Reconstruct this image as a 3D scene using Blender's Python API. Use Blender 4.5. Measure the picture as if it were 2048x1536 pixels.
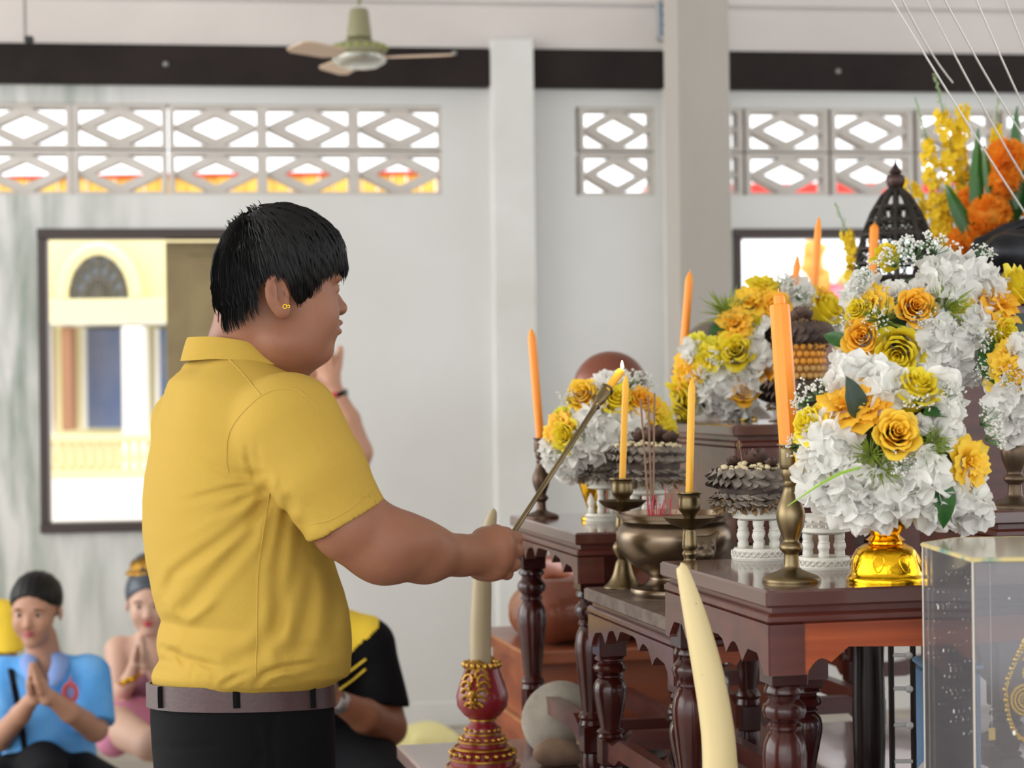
import bpy, math, random
import numpy as np
from mathutils import Vector, Matrix
from mathutils.bvhtree import BVHTree
PI = math.pi
for o in list(bpy.data.objects): bpy.data.objects.remove(o)
SC = bpy.context.scene
COL = SC.collection
random.seed(7); RNG = np.random.default_rng(7)

# ------------------------------------------------------------------ camera
F = 4000.0; CAMZ = 1.40; ROLL = -0.012
cam_d = bpy.data.cameras.new('camera'); cam = bpy.data.objects.new('camera', cam_d); COL.objects.link(cam)
cam.matrix_world = Matrix.Translation((0, 0, CAMZ)) @ Matrix.Rotation(PI/2, 4, 'X') @ Matrix.Rotation(ROLL, 4, 'Z')
cam_d.sensor_width = 36.0; cam_d.lens = 36.0 * F / 2048.0; cam_d.clip_start = 0.05; cam_d.clip_end = 300
cam_d.dof.use_dof = True; cam_d.dof.focus_distance = 2.85; cam_d.dof.aperture_fstop = 5.6
SC.camera = cam

# ------------------------------------------------------------------ world, lights, exposure
world = bpy.data.worlds.new('overcast_sky'); SC.world = world; world.use_nodes = True
wn = world.node_tree.nodes; wl = world.node_tree.links
bg = wn['Background']
tc = wn.new('ShaderNodeTexCoord'); sx = wn.new('ShaderNodeSeparateXYZ'); rp = wn.new('ShaderNodeValToRGB')
wl.new(tc.outputs['Generated'], sx.inputs[0]); wl.new(sx.outputs['Z'], rp.inputs[0]); wl.new(rp.outputs[0], bg.inputs[0])
rp.color_ramp.elements[0].position = 0.0; rp.color_ramp.elements[0].color = (.86, .90, .93, 1)
rp.color_ramp.elements[1].position = 0.6; rp.color_ramp.elements[1].color = (1, 1, 1, 1)
bg.inputs[1].default_value = 2.75

def area(name, loc, rot, sx_, sy_, power, col=(1, 1, 1)):
    l = bpy.data.lights.new(name, 'AREA'); l.shape = 'RECTANGLE'; l.size = sx_; l.size_y = sy_; l.energy = power; l.color = col
    o = bpy.data.objects.new(name, l); COL.objects.link(o); o.location = loc; o.rotation_euler = rot
    return o
# daylight falling through the open left side of the hall, and from the open side behind the photographer
area('daylight_left', (-5.0, 3.6, 2.3), (0, math.radians(-80), 0), 2.6, 8.0, 190, (1, .985, .96))
area('daylight_rear', (-1.6, -3.6, 2.5), (math.radians(76), 0, math.radians(-14)), 5.0, 2.2, 40, (1, .985, .96))
VS = SC.view_settings
VS.view_transform = 'Standard'; VS.look = 'None'; VS.gamma = 1.0; VS.use_curve_mapping = False; VS.exposure = -0.12

# ------------------------------------------------------------------ pixel -> world helpers (photo is 2048x1536)
def ray(px, py):
    u = (px-1024)/F; v = (768-py)/F
    c, s = math.cos(ROLL), math.sin(ROLL)
    return np.array([u*c - v*s, 1.0, u*s + v*c])
def at(px, py, Y): return np.array([0, 0, CAMZ]) + ray(px, py)*Y
def on(px, py, z):
    d = ray(px, py); return np.array([0, 0, CAMZ]) + d*((z-CAMZ)/d[2])
def V3(p): return Vector((float(p[0]), float(p[1]), float(p[2])))

# ------------------------------------------------------------------ materials
def lin(c):
    return tuple(((x/255)/12.92 if x/255 <= .04045 else (((x/255)+.055)/1.055)**2.4) for x in c) + (1,)
MATS = {}
def mat(name, col, rough=.5, metal=0, spec=.5, noise=None, bump=None, coat=0, sss=0, trans=0, emit=None, sheen=0,
        stretch=(1, 1, 1), alpha=None, ior=None, transl=0, trough=None):
    """col: srgb 0-255; noise=(scale, col2, contrast lo, hi); bump=(scale,strength)"""
    m = bpy.data.materials.new(name); m.use_nodes = True; n = m.node_tree.nodes; l = m.node_tree.links
    b = n['Principled BSDF']; b.inputs['Base Color'].default_value = lin(col)
    b.inputs['Roughness'].default_value = rough; b.inputs['Metallic'].default_value = metal
    b.inputs['Specular IOR Level'].default_value = spec
    if coat: b.inputs['Coat Weight'].default_value = coat; b.inputs['Coat Roughness'].default_value = .08
    if sss:
        b.inputs['Subsurface Weight'].default_value = sss; b.inputs['Subsurface Scale'].default_value = .01
        b.inputs['Subsurface Radius'].default_value = (1, .45, .25)
    if trans: b.inputs['Transmission Weight'].default_value = trans
    if ior: b.inputs['IOR'].default_value = ior
    if sheen: b.inputs['Sheen Weight'].default_value = sheen
    if emit: b.inputs['Emission Color'].default_value = lin(emit[0]); b.inputs['Emission Strength'].default_value = emit[1]
    if alpha is not None: b.inputs['Alpha'].default_value = alpha
    if noise or bump:
        t = n.new('ShaderNodeTexCoord'); mp = n.new('ShaderNodeMapping'); mp.inputs['Scale'].default_value = stretch
        l.new(t.outputs['Object'], mp.inputs[0])
    if noise:
        nz = n.new('ShaderNodeTexNoise'); nz.inputs['Scale'].default_value = noise[0]; nz.inputs['Detail'].default_value = 6
        l.new(mp.outputs[0], nz.inputs['Vector'])
        r = n.new('ShaderNodeValToRGB'); lo, hi = (noise[2], noise[3]) if len(noise) > 3 else (.35, .65)
        r.color_ramp.elements[0].position = lo; r.color_ramp.elements[1].position = hi
        r.color_ramp.elements[0].color = lin(col); r.color_ramp.elements[1].color = lin(noise[1])
        l.new(nz.outputs['Fac'], r.inputs[0]); l.new(r.outputs[0], b.inputs['Base Color'])
    if bump:
        nb = n.new('ShaderNodeTexNoise'); nb.inputs['Scale'].default_value = bump[0]; nb.inputs['Detail'].default_value = 4
        l.new(mp.outputs[0], nb.inputs['Vector'])
        bp = n.new('ShaderNodeBump'); bp.inputs['Strength'].default_value = bump[1]; bp.inputs['Distance'].default_value = .004
        l.new(nb.outputs['Fac'], bp.inputs['Height']); l.new(bp.outputs[0], b.inputs['Normal'])
    if transl:
        tr = n.new('ShaderNodeBsdfTranslucent'); mx = n.new('ShaderNodeMixShader'); mx.inputs[0].default_value = transl
        out = n['Material Output']
        if noise: l.new(r.outputs[0], tr.inputs[0])
        else: tr.inputs[0].default_value = lin(col)
        l.new(b.outputs[0], mx.inputs[1]); l.new(tr.outputs[0], mx.inputs[2]); l.new(mx.outputs[0], out.inputs[0])
    MATS[name] = m
    return m

# ------------------------------------------------------------------ geometry builders: every builder returns (verts Nx3, faces)
def join(*gs):
    V = []; Fc = []; n = 0
    for v, f in gs:
        v = np.asarray(v, float); V.append(v); Fc += [tuple(i+n for i in q) for q in f]; n += len(v)
    return np.vstack(V), Fc
def xf(g, loc=(0, 0, 0), rz=0, R=None, s=1.0):
    v = np.asarray(g[0], float)*s
    if R is None:
        c, sn = math.cos(rz), math.sin(rz); R = np.array([[c, -sn, 0], [sn, c, 0], [0, 0, 1]])
    return v @ np.asarray(R, float).T + np.asarray(loc, float), g[1]
def box(x0, x1, y0, y1, z0, z1, b=0.0):
    if b <= 0:
        v = [(x, y, z) for z in (z0, z1) for y in (y0, y1) for x in (x0, x1)]
        return np.array(v, float), [(0, 2, 3, 1), (4, 5, 7, 6), (0, 1, 5, 4), (2, 6, 7, 3), (0, 4, 6, 2), (1, 3, 7, 5)]
    b = min(b, (x1-x0)*.45, (y1-y0)*.45, (z1-z0)*.45)
    rings = []
    def rect(z, i): return [(x0+i+b*(0 if k else 0), y, z) for k, y in ()]
    def oct_(z, i):
        a0, a1, c0, c1 = x0+i, x1-i, y0+i, y1-i; e = b*.6
        return [(a0+e, c0, z), (a1-e, c0, z), (a1, c0+e, z), (a1, c1-e, z), (a1-e, c1, z), (a0+e, c1, z), (a0, c1-e, z), (a0, c0+e, z)]
    V = oct_(z0, b)+oct_(z0+b, 0)+oct_(z1-b, 0)+oct_(z1, b); Fc = [tuple(range(7, -1, -1)), tuple(range(24, 32))]
    for r in range(3):
        for k in range(8):
            a = r*8+k; c = r*8+(k+1) % 8; Fc.append((a, c, c+8, a+8))
    return np.array(V, float), Fc
def lathe(prof, n=24, cap=True, wob=None):
    """prof: list of (r, z) bottom to top"""
    V = []; Fc = []
    for j, (r, z) in enumerate(prof):
        for k in range(n):
            a = 2*PI*k/n; rr = r*(1+(wob(a, j) if wob else 0)); V.append((rr*math.cos(a), rr*math.sin(a), z))
    for j in range(len(prof)-1):
        for k in range(n):
            a = j*n+k; b = j*n+(k+1) % n; Fc.append((a, b, b+n, a+n))
    if cap:
        if prof[0][0] > 1e-5: Fc.append(tuple(range(n-1, -1, -1)))
        if prof[-1][0] > 1e-5: Fc.append(tuple(range((len(prof)-1)*n, len(prof)*n)))
    return np.array(V, float), Fc
def smoothprof(pts, sub=4):
    """Catmull-Rom through (r,z) points"""
    P = [np.array(p, float) for p in pts]; P = [2*P[0]-P[1]]+P+[2*P[-1]-P[-2]]; out = []
    for i in range(1, len(P)-2):
        for k in range(sub):
            t = k/sub; a, b, c, d = P[i-1:i+3]
            out.append(.5*((2*b)+(c-a)*t+(2*a-5*b+4*c-d)*t*t+(3*b-a-3*c+d)*t**3))
    out.append(P[-2]); return [tuple([max(q[0], 0)] + list(q[1:])) if len(q) == 2 else tuple(q) for q in out]
def spline(pts, sub=6):
    P = [np.array(p, float) for p in pts]; P = [2*P[0]-P[1]]+P+[2*P[-1]-P[-2]]; out = []
    for i in range(1, len(P)-2):
        for k in range(sub):
            t = k/sub; a, b, c, d = P[i-1:i+3]
            out.append(.5*((2*b)+(c-a)*t+(2*a-5*b+4*c-d)*t*t+(3*b-a-3*c+d)*t**3))
    out.append(P[-2]); return out
def tube(path, rad, n=8, flat=1.0, cap=True):
    P = [np.array(p, float) for p in path]; m = len(P)
    R = [rad]*m if np.isscalar(rad) else list(rad)
    if len(R) != m: R = list(np.interp(np.linspace(0, 1, m), np.linspace(0, 1, len(R)), R))
    V = []; Fc = []; up = None
    for i in range(m):
        t = P[min(i+1, m-1)]-P[max(i-1, 0)]; t /= (np.linalg.norm(t)+1e-12)
        if up is None:
            up = np.array([0, 0, 1.]) if abs(t[2]) < .9 else np.array([1., 0, 0])
        u = up-t*np.dot(up, t); u /= (np.linalg.norm(u)+1e-12); up = u; w = np.cross(t, u)
        for k in range(n):
            a = 2*PI*k/n; V.append(P[i]+R[i]*(math.cos(a)*u*flat+math.sin(a)*w))
    for i in range(m-1):
        for k in range(n):
            a = i*n+k; b = i*n+(k+1) % n; Fc.append((a, b, b+n, a+n))
    if cap: Fc += [tuple(range(n-1, -1, -1)), tuple(range((m-1)*n, m*n))]
    return np.array(V), Fc
def prism(poly, t0, t1, axis='y'):
    """poly of (u,w): axis 'y': x=u,z=w extruded along y; 'x': y=u,z=w extruded along x; 'z': x,y extruded in z"""
    n = len(poly); V = []
    for t in (t0, t1):
        for u, w in poly:
            V.append((u, t, w) if axis == 'y' else (t, u, w) if axis == 'x' else (u, w, t))
    Fc = [tuple(range(n)), tuple(range(2*n-1, n-1, -1))]
    for k in range(n): Fc.append((k, k+n, (k+1) % n+n, (k+1) % n))
    return np.array(V, float), Fc
def ball(c, r, n=12, m=8, sc=(1, 1, 1)):
    V = [(0, 0, -1)]; Fc = []
    for j in range(1, m):
        a = -PI/2+PI*j/m
        for k in range(n):
            b = 2*PI*k/n; V.append((math.cos(a)*math.cos(b), math.cos(a)*math.sin(b), math.sin(a)))
    V.append((0, 0, 1)); V = np.array(V)*r*np.array(sc)+np.array(c)
    for k in range(n): Fc.append((0, 1+(k+1) % n, 1+k))
    for j in range(m-2):
        for k in range(n):
            a = 1+j*n+k; b = 1+j*n+(k+1) % n; Fc.append((a, b, b+n, a+n))
    L = 1+(m-1)*n; o = 1+(m-2)*n
    for k in range(n): Fc.append((o+k, o+(k+1) % n, L))
    return V, Fc
def grid(fn, nu, nv):
    V = [fn(i/(nu-1), j/(nv-1)) for j in range(nv) for i in range(nu)]
    Fc = [(j*nu+i, j*nu+i+1, (j+1)*nu+i+1, (j+1)*nu+i) for j in range(nv-1) for i in range(nu-1)]
    return np.array(V, float), Fc
def basis(d, up=(0, 0, 1)):
    """rotation matrix whose local z maps to d"""
    z = np.array(d, float); z /= np.linalg.norm(z); u = np.array(up, float)
    if abs(np.dot(u, z)) > .95: u = np.array([1., 0, 0])
    x = np.cross(u, z); x /= np.linalg.norm(x); y = np.cross(z, x)
    return np.stack([x, y, z], 1)

# ------------------------------------------------------------------ objects
def mkmesh(name, g, m, smooth=True, angle=None):
    me = bpy.data.meshes.new(name); v, f = g
    me.from_pydata(np.asarray(v, float).tolist(), [], f); me.materials.append(m)
    if smooth:
        me.polygons.foreach_set('use_smooth', [True]*len(me.polygons))
        if angle: me.set_sharp_from_angle(angle=math.radians(angle))
    me.update(); return me
def tag(o, label=None, cat=None, group=None, kind=None):
    if label: o['label'] = label
    if cat: o['category'] = cat
    if group: o['group'] = group
    if kind: o['kind'] = kind
    return o
def obj(name, g, m, parent=None, smooth=True, angle=40, world=False, label=None, cat=None, group=None, kind=None, loc=None):
    """world=True: g is in world space and is rebased into the parent's (or loc's) frame"""
    if world:
        if parent is not None:
            M = np.eye(4); q_ = parent
            while q_ is not None: M = np.array(q_.matrix_basis) @ M; q_ = q_.parent
            Mi = np.linalg.inv(M); v = np.asarray(g[0], float); g = (v @ Mi[:3, :3].T+Mi[:3, 3], g[1])
        elif loc is not None: g = (np.asarray(g[0], float)-np.array(loc), g[1])
    me = g if isinstance(g, bpy.types.Mesh) else mkmesh(name, g, m, smooth, angle)
    o = bpy.data.objects.new(name, me); COL.objects.link(o)
    if parent is not None: o.parent = parent
    elif loc is not None: o.location = V3(loc)
    return tag(o, label, cat, group, kind)
WM = {}
def thing(name, label, cat, loc=(0, 0, 0), rz=0, group=None):
    o = bpy.data.objects.new(name, None); COL.objects.link(o); o.empty_display_size = .05
    o.location = V3(loc); o.rotation_euler = (0, 0, rz)
    o.matrix_world = Matrix.Translation(V3(loc)) @ Matrix.Rotation(rz, 4, 'Z')
    return tag(o, label, cat, group)
def part(name, g, m, parent, **k): return obj(name, g, m, parent, **k)
def struct(name, g, m, **k): return tag(obj(name, g, m, **k), kind='structure')
KIDS = {}
def dup(root, loc, rz, label, group=None):
    def cp(o, par):
        c = o.copy(); COL.objects.link(c)
        if par: c.parent = par
        for ch in [x for x in COL.objects if x.parent == o and x != c]: cp(ch, c)
        return c
    r = cp(root, None); r.location = V3(loc); r.rotation_euler = (0, 0, rz); r['label'] = label
    if group: r['group'] = group; root['group'] = group
    return r

# ------------------------------------------------------------------ signed distance modelling (organic shapes)
def v_(*a): return np.array(a, float)
def s_ell(P, c, r, R=None):
    q = P-np.asarray(c, float)
    if R is not None: q = q @ R
    r = np.asarray(r, float); k0 = np.linalg.norm(q/r, axis=1); k1 = np.linalg.norm(q/(r*r), axis=1)+1e-9
    return k0*(k0-1)/k1
def s_cap(P, a, b, r1, r2=None):
    r2 = r1 if r2 is None else r2; a = np.asarray(a, float); b = np.asarray(b, float); ab = b-a
    t = np.clip(((P-a) @ ab)/(ab @ ab+1e-12), 0, 1)
    return np.linalg.norm(P-a-t[:, None]*ab, axis=1)-(r1+(r2-r1)*t)
def s_chain(P, pts, rs, k=.008):
    d = None
    for i in range(len(pts)-1):
        e = s_cap(P, pts[i], pts[i+1], rs[i], rs[i+1]); d = e if d is None else smin(d, e, k)
    return d
def smin(a, b, k):
    h = np.clip(.5+.5*(b-a)/k, 0, 1); return b+(a-b)*h-k*h*(1-h)
def smax(a, b, k): return -smin(-a, -b, k)
def s_plane(P, p, n): n = np.asarray(n, float); return (P-np.asarray(p, float)) @ (n/np.linalg.norm(n))
def s_stack(P, zs, prm, rot, pw=2.0):
    """horizontal superellipses: prm rows (cx,cy,rf,rs) per z ascending; rot = yaw of the rf axis"""
    prm = np.asarray(prm, float); z = np.clip(P[:, 2], zs[0], zs[-1])
    cx, cy, rf, rs = [np.interp(z, zs, prm[:, k]) for k in range(4)]
    dx, dy = P[:, 0]-cx, P[:, 1]-cy; c, s = math.cos(rot), math.sin(rot)
    u, w = (dx*c+dy*s)/rf, (-dx*s+dy*c)/rs
    k = (np.abs(u)**pw+np.abs(w)**pw)**(1/pw)
    d = (k-1)*np.minimum(rf, rs)
    return np.maximum(d, np.maximum(P[:, 2]-zs[-1], zs[0]-P[:, 2]))
def sdf(fn, lo, hi, res):
    lo = np.asarray(lo, float); hi = np.asarray(hi, float); B = 6
    nb = np.ceil((hi-lo)/(res*B)).astype(int); n = nb*B+1
    cx = [lo[i]+(np.arange(nb[i])+.5)*B*res for i in range(3)]
    C = np.stack(np.meshgrid(*cx, indexing='ij'), -1).reshape(-1, 3); dc = fn(C)
    act = np.abs(dc) < B*res*1.25
    D = np.repeat(np.repeat(np.repeat(np.where(dc > 0, 1., -1.).reshape(nb), B, 0), B, 1), B, 2).astype(np.float32)
    D = np.pad(D, ((0, 1), (0, 1), (0, 1)), mode='edge')
    idx = np.argwhere(act.reshape(nb)); mask = np.zeros(n, bool)
    for i, j, k in idx: mask[i*B:i*B+B+1, j*B:j*B+B+1, k*B:k*B+B+1] = True
    I = np.argwhere(mask)
    for s0 in range(0, len(I), 400000):
        q = I[s0:s0+400000]; D[q[:, 0], q[:, 1], q[:, 2]] = fn(lo+q*res)
    ins = D < 0; m3 = [x-1 for x in D.shape]
    cnt = np.zeros(m3, np.int8)
    for a in (0, 1):
        for b in (0, 1):
            for c in (0, 1): cnt += ins[a:a+m3[0], b:b+m3[1], c:c+m3[2]]
    cells = np.argwhere((cnt > 0) & (cnt < 8)); vid = -np.ones(m3, np.int32)
    vid[cells[:, 0], cells[:, 1], cells[:, 2]] = np.arange(len(cells))
    acc = np.zeros((len(cells), 3)); num = np.zeros(len(cells))
    corner = [(a, b, c) for a in (0, 1) for b in (0, 1) for c in (0, 1)]
    for p in corner:
        for ax in range(3):
            if p[ax]: continue
            q = list(p); q[ax] = 1
            d0 = D[cells[:, 0]+p[0], cells[:, 1]+p[1], cells[:, 2]+p[2]].astype(float)
            d1 = D[cells[:, 0]+q[0], cells[:, 1]+q[1], cells[:, 2]+q[2]].astype(float)
            x = (d0 < 0) != (d1 < 0); t = np.where(x, d0/(d0-d1+1e-20), 0); pos = np.tile(np.array(p, float), (len(cells), 1)); pos[:, ax] += t
            acc[x] += pos[x]; num[x] += 1
    Vt = lo+(cells+acc/num[:, None])*res; Fc = []
    for ax in range(3):
        a = [slice(None)]*3; b = [slice(None)]*3; a[ax] = slice(0, -1); b[ax] = slice(1, None)
        i0 = ins[tuple(a)]; i1 = ins[tuple(b)]; e = np.argwhere(i0 != i1); o1, o2 = [(1, 2), (2, 0), (0, 1)][ax]
        ok = (e[:, o1] > 0) & (e[:, o2] > 0) & (e[:, o1] < m3[o1]) & (e[:, o2] < m3[o2]); e = e[ok]; inside = i0[e[:, 0], e[:, 1], e[:, 2]]
        def cell(da, db):
            q = e.copy(); q[:, o1] -= da; q[:, o2] -= db; return vid[q[:, 0], q[:, 1], q[:, 2]]
        Q = np.stack([cell(1, 1), cell(0, 1), cell(0, 0), cell(1, 0)], 1)
        Q[~inside] = Q[~inside][:, ::-1]; Fc.append(Q[(Q >= 0).all(1)])
    return Vt, [tuple(q) for q in np.vstack(Fc).tolist()]
def hnoise(P, sc, seed=0):
    """cheap smooth pseudo noise"""
    r = np.random.default_rng(seed); d = 0
    for k in range(5):
        w = r.normal(size=3)*sc; d = d+np.sin(P @ w+r.uniform(0, 6))
    return d/5
# ------------------------------------------------------------------ colours and surfaces of the hall
m_wall = mat('painted_plaster', (218, 218, 216), .8, spec=.2, noise=(.9, (198, 196, 190), .35, .9), bump=(6, .12))
m_beam = mat('dark_brown_beam', (30, 24, 23), .7, spec=.2, noise=(3, (42, 34, 32)))
m_pil = mat('pilaster_paint', (220, 220, 217), .8, spec=.2, noise=(2, (200, 198, 191), .4, .8))
m_pillar = mat('grey_pillar_paint', (172, 166, 158), .75, noise=(2.5, (158, 151, 142), .3, .8), stretch=(1, 1, .3))
m_block = mat('breeze_block_cement', (208, 202, 196), .85, spec=.2, noise=(7, (186, 178, 170), .35, .8))
m_ceil = mat('ceiling_board', (222, 218, 214), .85)
m_floor = mat('floor_terrazzo', (170, 160, 146), .35, noise=(8, (150, 138, 124)))
m_frame = mat('dark_window_frame', (62, 50, 46), .5)

WA = math.radians(8.0); WE = np.array([math.cos(WA), math.sin(WA), 0]); WN = np.array([math.sin(WA), -math.cos(WA), 0])
W0 = np.array([0, 8.25, 0])
def wall_at(px, py):
    d = ray(px, py); t = (W0 @ WN)/(d @ WN); p = np.array([0, 0, CAMZ])+d*t
    return (p-W0) @ WE, p[2]
def wpt(s, n, z): return W0+WE*s+WN*n+np.array([0, 0, z])      # n: towards the room
def wxf(g): return xf(g, W0, WA)                               # wall-local: x=s, y=away from room (room is -y)
def ws(px, py=768): return wall_at(px, py)[0]
def wz(px, py): return wall_at(px, py)[1]

zb0, zb1 = wz(1024, 213)+0, wz(1024, 390)
ZB_T = wz(900, 212); ZB_B = wz(900, 390)
bands = [(ws(-170), ws(890)), (ws(1157), ws(1316)), (ws(1468), ws(2330))]
win1 = (ws(80), ws(560), wz(80, 1062), wz(80, 462)); win2 = (ws(1470), ws(2300), wz(1500, 700), wz(1500, 462))
opens = [(a, b, ZB_B, ZB_T) for a, b in bands]+[win1, win2]
sb = sorted({-5.0, 5.2}|{o[0] for o in opens}|{o[1] for o in opens}); zb = sorted({0.0, 3.7}|{o[2] for o in opens}|{o[3] for o in opens})
gs = []
for i in range(len(sb)-1):
    j = 0
    while j < len(zb)-1:
        sm = (sb[i]+sb[i+1])/2
        if any(o[0] < sm < o[1] and o[2] < (zb[j]+zb[j+1])/2 < o[3] for o in opens): j += 1; continue
        k = j
        while k+1 < len(zb)-1 and not any(o[0] < sm < o[1] and o[2] < (zb[k+1]+zb[k+2])/2 < o[3] for o in opens): k += 1
        gs.append(box(sb[i], sb[i+1], 0, .14, zb[j], zb[k+1])); j = k+1
# plaster with grey-green damp stains at the left end of the wall
def stain(m):
    n = m.node_tree.nodes; l = m.node_tree.links; b = n['Principled BSDF']
    t = n.new('ShaderNodeTexCoord'); s = n.new('ShaderNodeSeparateXYZ'); l.new(t.outputs['Object'], s.inputs[0])
    mr = n.new('ShaderNodeMapRange'); mr.inputs[1].default_value = -1.35; mr.inputs[2].default_value = -2.0; l.new(s.outputs[0], mr.inputs[0])
    mp = n.new('ShaderNodeMapping'); mp.inputs['Scale'].default_value = (5, 1, .9); l.new(t.outputs['Object'], mp.inputs[0])
    nz = n.new('ShaderNodeTexNoise'); nz.inputs['Scale'].default_value = 2.2; nz.inputs['Detail'].default_value = 8; l.new(mp.outputs[0], nz.inputs[0])
    r = n.new('ShaderNodeValToRGB'); r.color_ramp.elements[0].position = .38; r.color_ramp.elements[1].position = .68; l.new(nz.outputs['Fac'], r.inputs[0])
    mu = n.new('ShaderNodeMath'); mu.operation = 'MULTIPLY'; l.new(mr.outputs[0], mu.inputs[0]); l.new(r.outputs[0], mu.inputs[1])
    mx = n.new('ShaderNodeMixRGB'); src = b.inputs['Base Color'].links[0].from_socket
    l.new(mu.outputs[0], mx.inputs[0]); l.new(src, mx.inputs[1]); mx.inputs[2].default_value = lin((128, 140, 128)); l.new(mx.outputs[0], b.inputs['Base Color'])
stain(m_wall)
wall = struct('wall_back', join(*gs), m_wall, smooth=False); wall.location = V3(W0); wall.rotation_euler = (0, 0, WA)
def wobj(name, g, m, **k):
    o = obj(name, g, m, **k); o.location = V3(W0); o.rotation_euler = (0, 0, WA); return o
# breeze blocks, each its own piece of the wall
def breeze(w, h):
    e = .022; t0, t1 = .02, .12
    ow, oh = w/2-e, h/2-e*.75
    fr = join(box(-w/2, w/2, t0, t1, oh, h/2), box(-w/2, w/2, t0, t1, -h/2, -oh), box(-w/2, -ow, t0, t1, -oh, oh), box(ow, w/2, t0, t1, -oh, oh))
    # rhombus of four bars whose corners thicken where they meet the frame
    gs = [fr]; b = .015
    A = [(-ow, 0), (0, oh), (ow, 0), (0, -oh)]; sx_, sz_ = ow*.62, oh*.63
    I = [(-sx_, 0), (0, sz_), (sx_, 0), (0, -sz_)]
    c = .018
    for k in range(4):
        a, d, p, q = A[k], A[(k+1) % 4], I[k], I[(k+1) % 4]
        # outer edge starts a little along the frame from the middle point
        def off(P, Q, f):
            return (P[0]+(Q[0]-P[0])*f, P[1]+(Q[1]-P[1])*f)
        if k % 2 == 0: a0 = (a[0], (c*.35)*(1 if k == 0 else -1)); d0 = (c*1.6*(-1 if k == 0 else 1), d[1])
        else: a0 = (c*1.6*(1 if k == 1 else -1), a[1]); d0 = (d[0], c*.35*(1 if k == 1 else -1))
        gs.append(prism([a, a0, d0, d, q, p], t0+.01, t1-.01, 'y'))
    return join(*gs)
zr = [(ZB_T+ZB_B)/2+.094, (ZB_T+ZB_B)/2-.094]
centers = {0: [ws(x, 300) for x in (-145, 46.5, 239, 431.5, 617, 800)], 1: [ws(1237, 300)], 2: [ws(x, 300) for x in (1405, 1577, 1748, 1919, 2090, 2258)]}
bh = (ZB_T-ZB_B)/2-.001; bm = {}
for gi, cs in centers.items():
    w = {0: .378, 1: bands[1][1]-bands[1][0]-.01, 2: .362}[gi]
    bm[gi] = mkmesh('breeze_block', breeze(w-.003, bh), m_block, False)
    for c in cs:
        for z in zr:
            o = bpy.data.objects.new('breeze_block', bm[gi]); COL.objects.link(o); o.parent = wall; o.location = (c, 0, z)
# dark beams between the pilasters, pilasters
zt0 = wz(500, 172); zt1 = wz(500, 98)
for n_, (a, b) in enumerate([(-5, ws(982)), (ws(1069), ws(1329)), (ws(1412), 5.2)]):
    o = wobj('trim_%d' % (n_+1), box(a, b, -.07, 0.0, wz(1024, 178), wz(1024, 104), .004), m_beam, smooth=False, kind='structure')
    for q in range(4):
        s0 = a+(b-a)*(.12+.25*q)
    if n_ == 0:
        for x_, y_ in ((333, 134),):
            s, z = wall_at(x_, y_); part('bolt_head', xf(ball((0, 0, 0), .012), (s, -.072, z)), mat('bolt_zinc', (150, 150, 148), .4, .6), o)
        s, z = wall_at(905, 112); part('bolt_head', xf(ball((0, 0, 0), .011), (s, -.072, z)), MATS['bolt_zinc'], o)
    if n_ == 2:
        s, z = wall_at(1666, 148); part('bolt_head', xf(ball((0, 0, 0), .012), (s, -.072, z)), MATS['bolt_zinc'], o)
wobj('trim_4', box(ws(984), ws(1066), -.12, 0, 0, wz(1024, 86), .006), m_pil, smooth=False, kind='structure')
wobj('trim_5', box(ws(1329), ws(1411), -.12, 0, 0, 3.7, .006), m_pil, smooth=False, kind='structure')
# groove board above the beam
m_up = mat('upper_board', (198, 190, 186), .8, noise=(1.2, (210, 203, 198)))
wobj('trim_6', join(box(-5, 5.2, -.05, 0, wz(1024, 101), wz(1024, 18)), box(-5, 5.2, -.05, 0, wz(1024, 10), 3.7), box(-5, 5.2, -.03, 0, wz(1024, 18), wz(1024, 10))), m_up, smooth=False, kind='structure')
wobj('baseboard_back', box(-5, 5.2, -.012, 0, 0, .1, .003), m_pil, smooth=False, kind='structure')
wobj('trim_7', box(ws(1344), ws(1352), -.16, -.12, wz(1348, 380), wz(1348, 214), .004), mat('brown_strip', (128, 106, 88), .6), smooth=False, kind='structure')

# free-standing pillar nearer than the wall
pY = 6.6
a = at(1361, 768, pY); b = at(1468, 768, pY+.02)
struct('trim_8', xf(box(0, b[0]-a[0], 0, .2, 0, 3.7, .008), (a[0], a[1], 0), WA), m_pillar, smooth=False)
# floor, ceiling, right side wall
struct('floor', box(-6, 6, -4.5, 10.5, -.1, 0), m_floor, smooth=False)
struct('ceiling', box(-6, 6, -4.5, 8.9, 3.7, 3.8), m_ceil, smooth=False)
struct('wall_right', box(4.6, 4.75, -4.5, 8.75, 0, .75), mat('side_wall_paint', (206, 202, 194), .8), smooth=False)
for k_, y_ in enumerate((-4.3, -.2, 4.0)): struct('trim_%d' % (9+k_), box(4.55, 4.85, y_, y_+.3, .75, 3.7, .01), m_pil, smooth=False)

# windows
def window(name, w, extra=None, mull=()):
    s0, s1, z0, z1 = w; f = .03
    t = struct(name, box(s0-.004, s1+.004, -.02, .1, z1-f, z1+.008, .003), m_frame, smooth=False); t.location = V3(W0); t.rotation_euler = (0, 0, WA)
    part('window_sill', box(s0-.004, s1+.004, -.03, .1, z0-.008, z0+f, .003), m_frame, t, smooth=False)
    for a_ in (s0, s1-f): part('window_jamb', box(a_-.002, a_+f+.002, -.02, .1, z0+f, z1-f, .003), m_frame, t, smooth=False)
    for a_ in mull: part('mullion', box(a_-.012, a_+.012, 0, .06, z0+f, z1-f, .003), m_frame, t, smooth=False)
    return t
w1 = window('window_1', win1); w2 = window('window_2', win2, mull=(ws(1900),))
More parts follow.
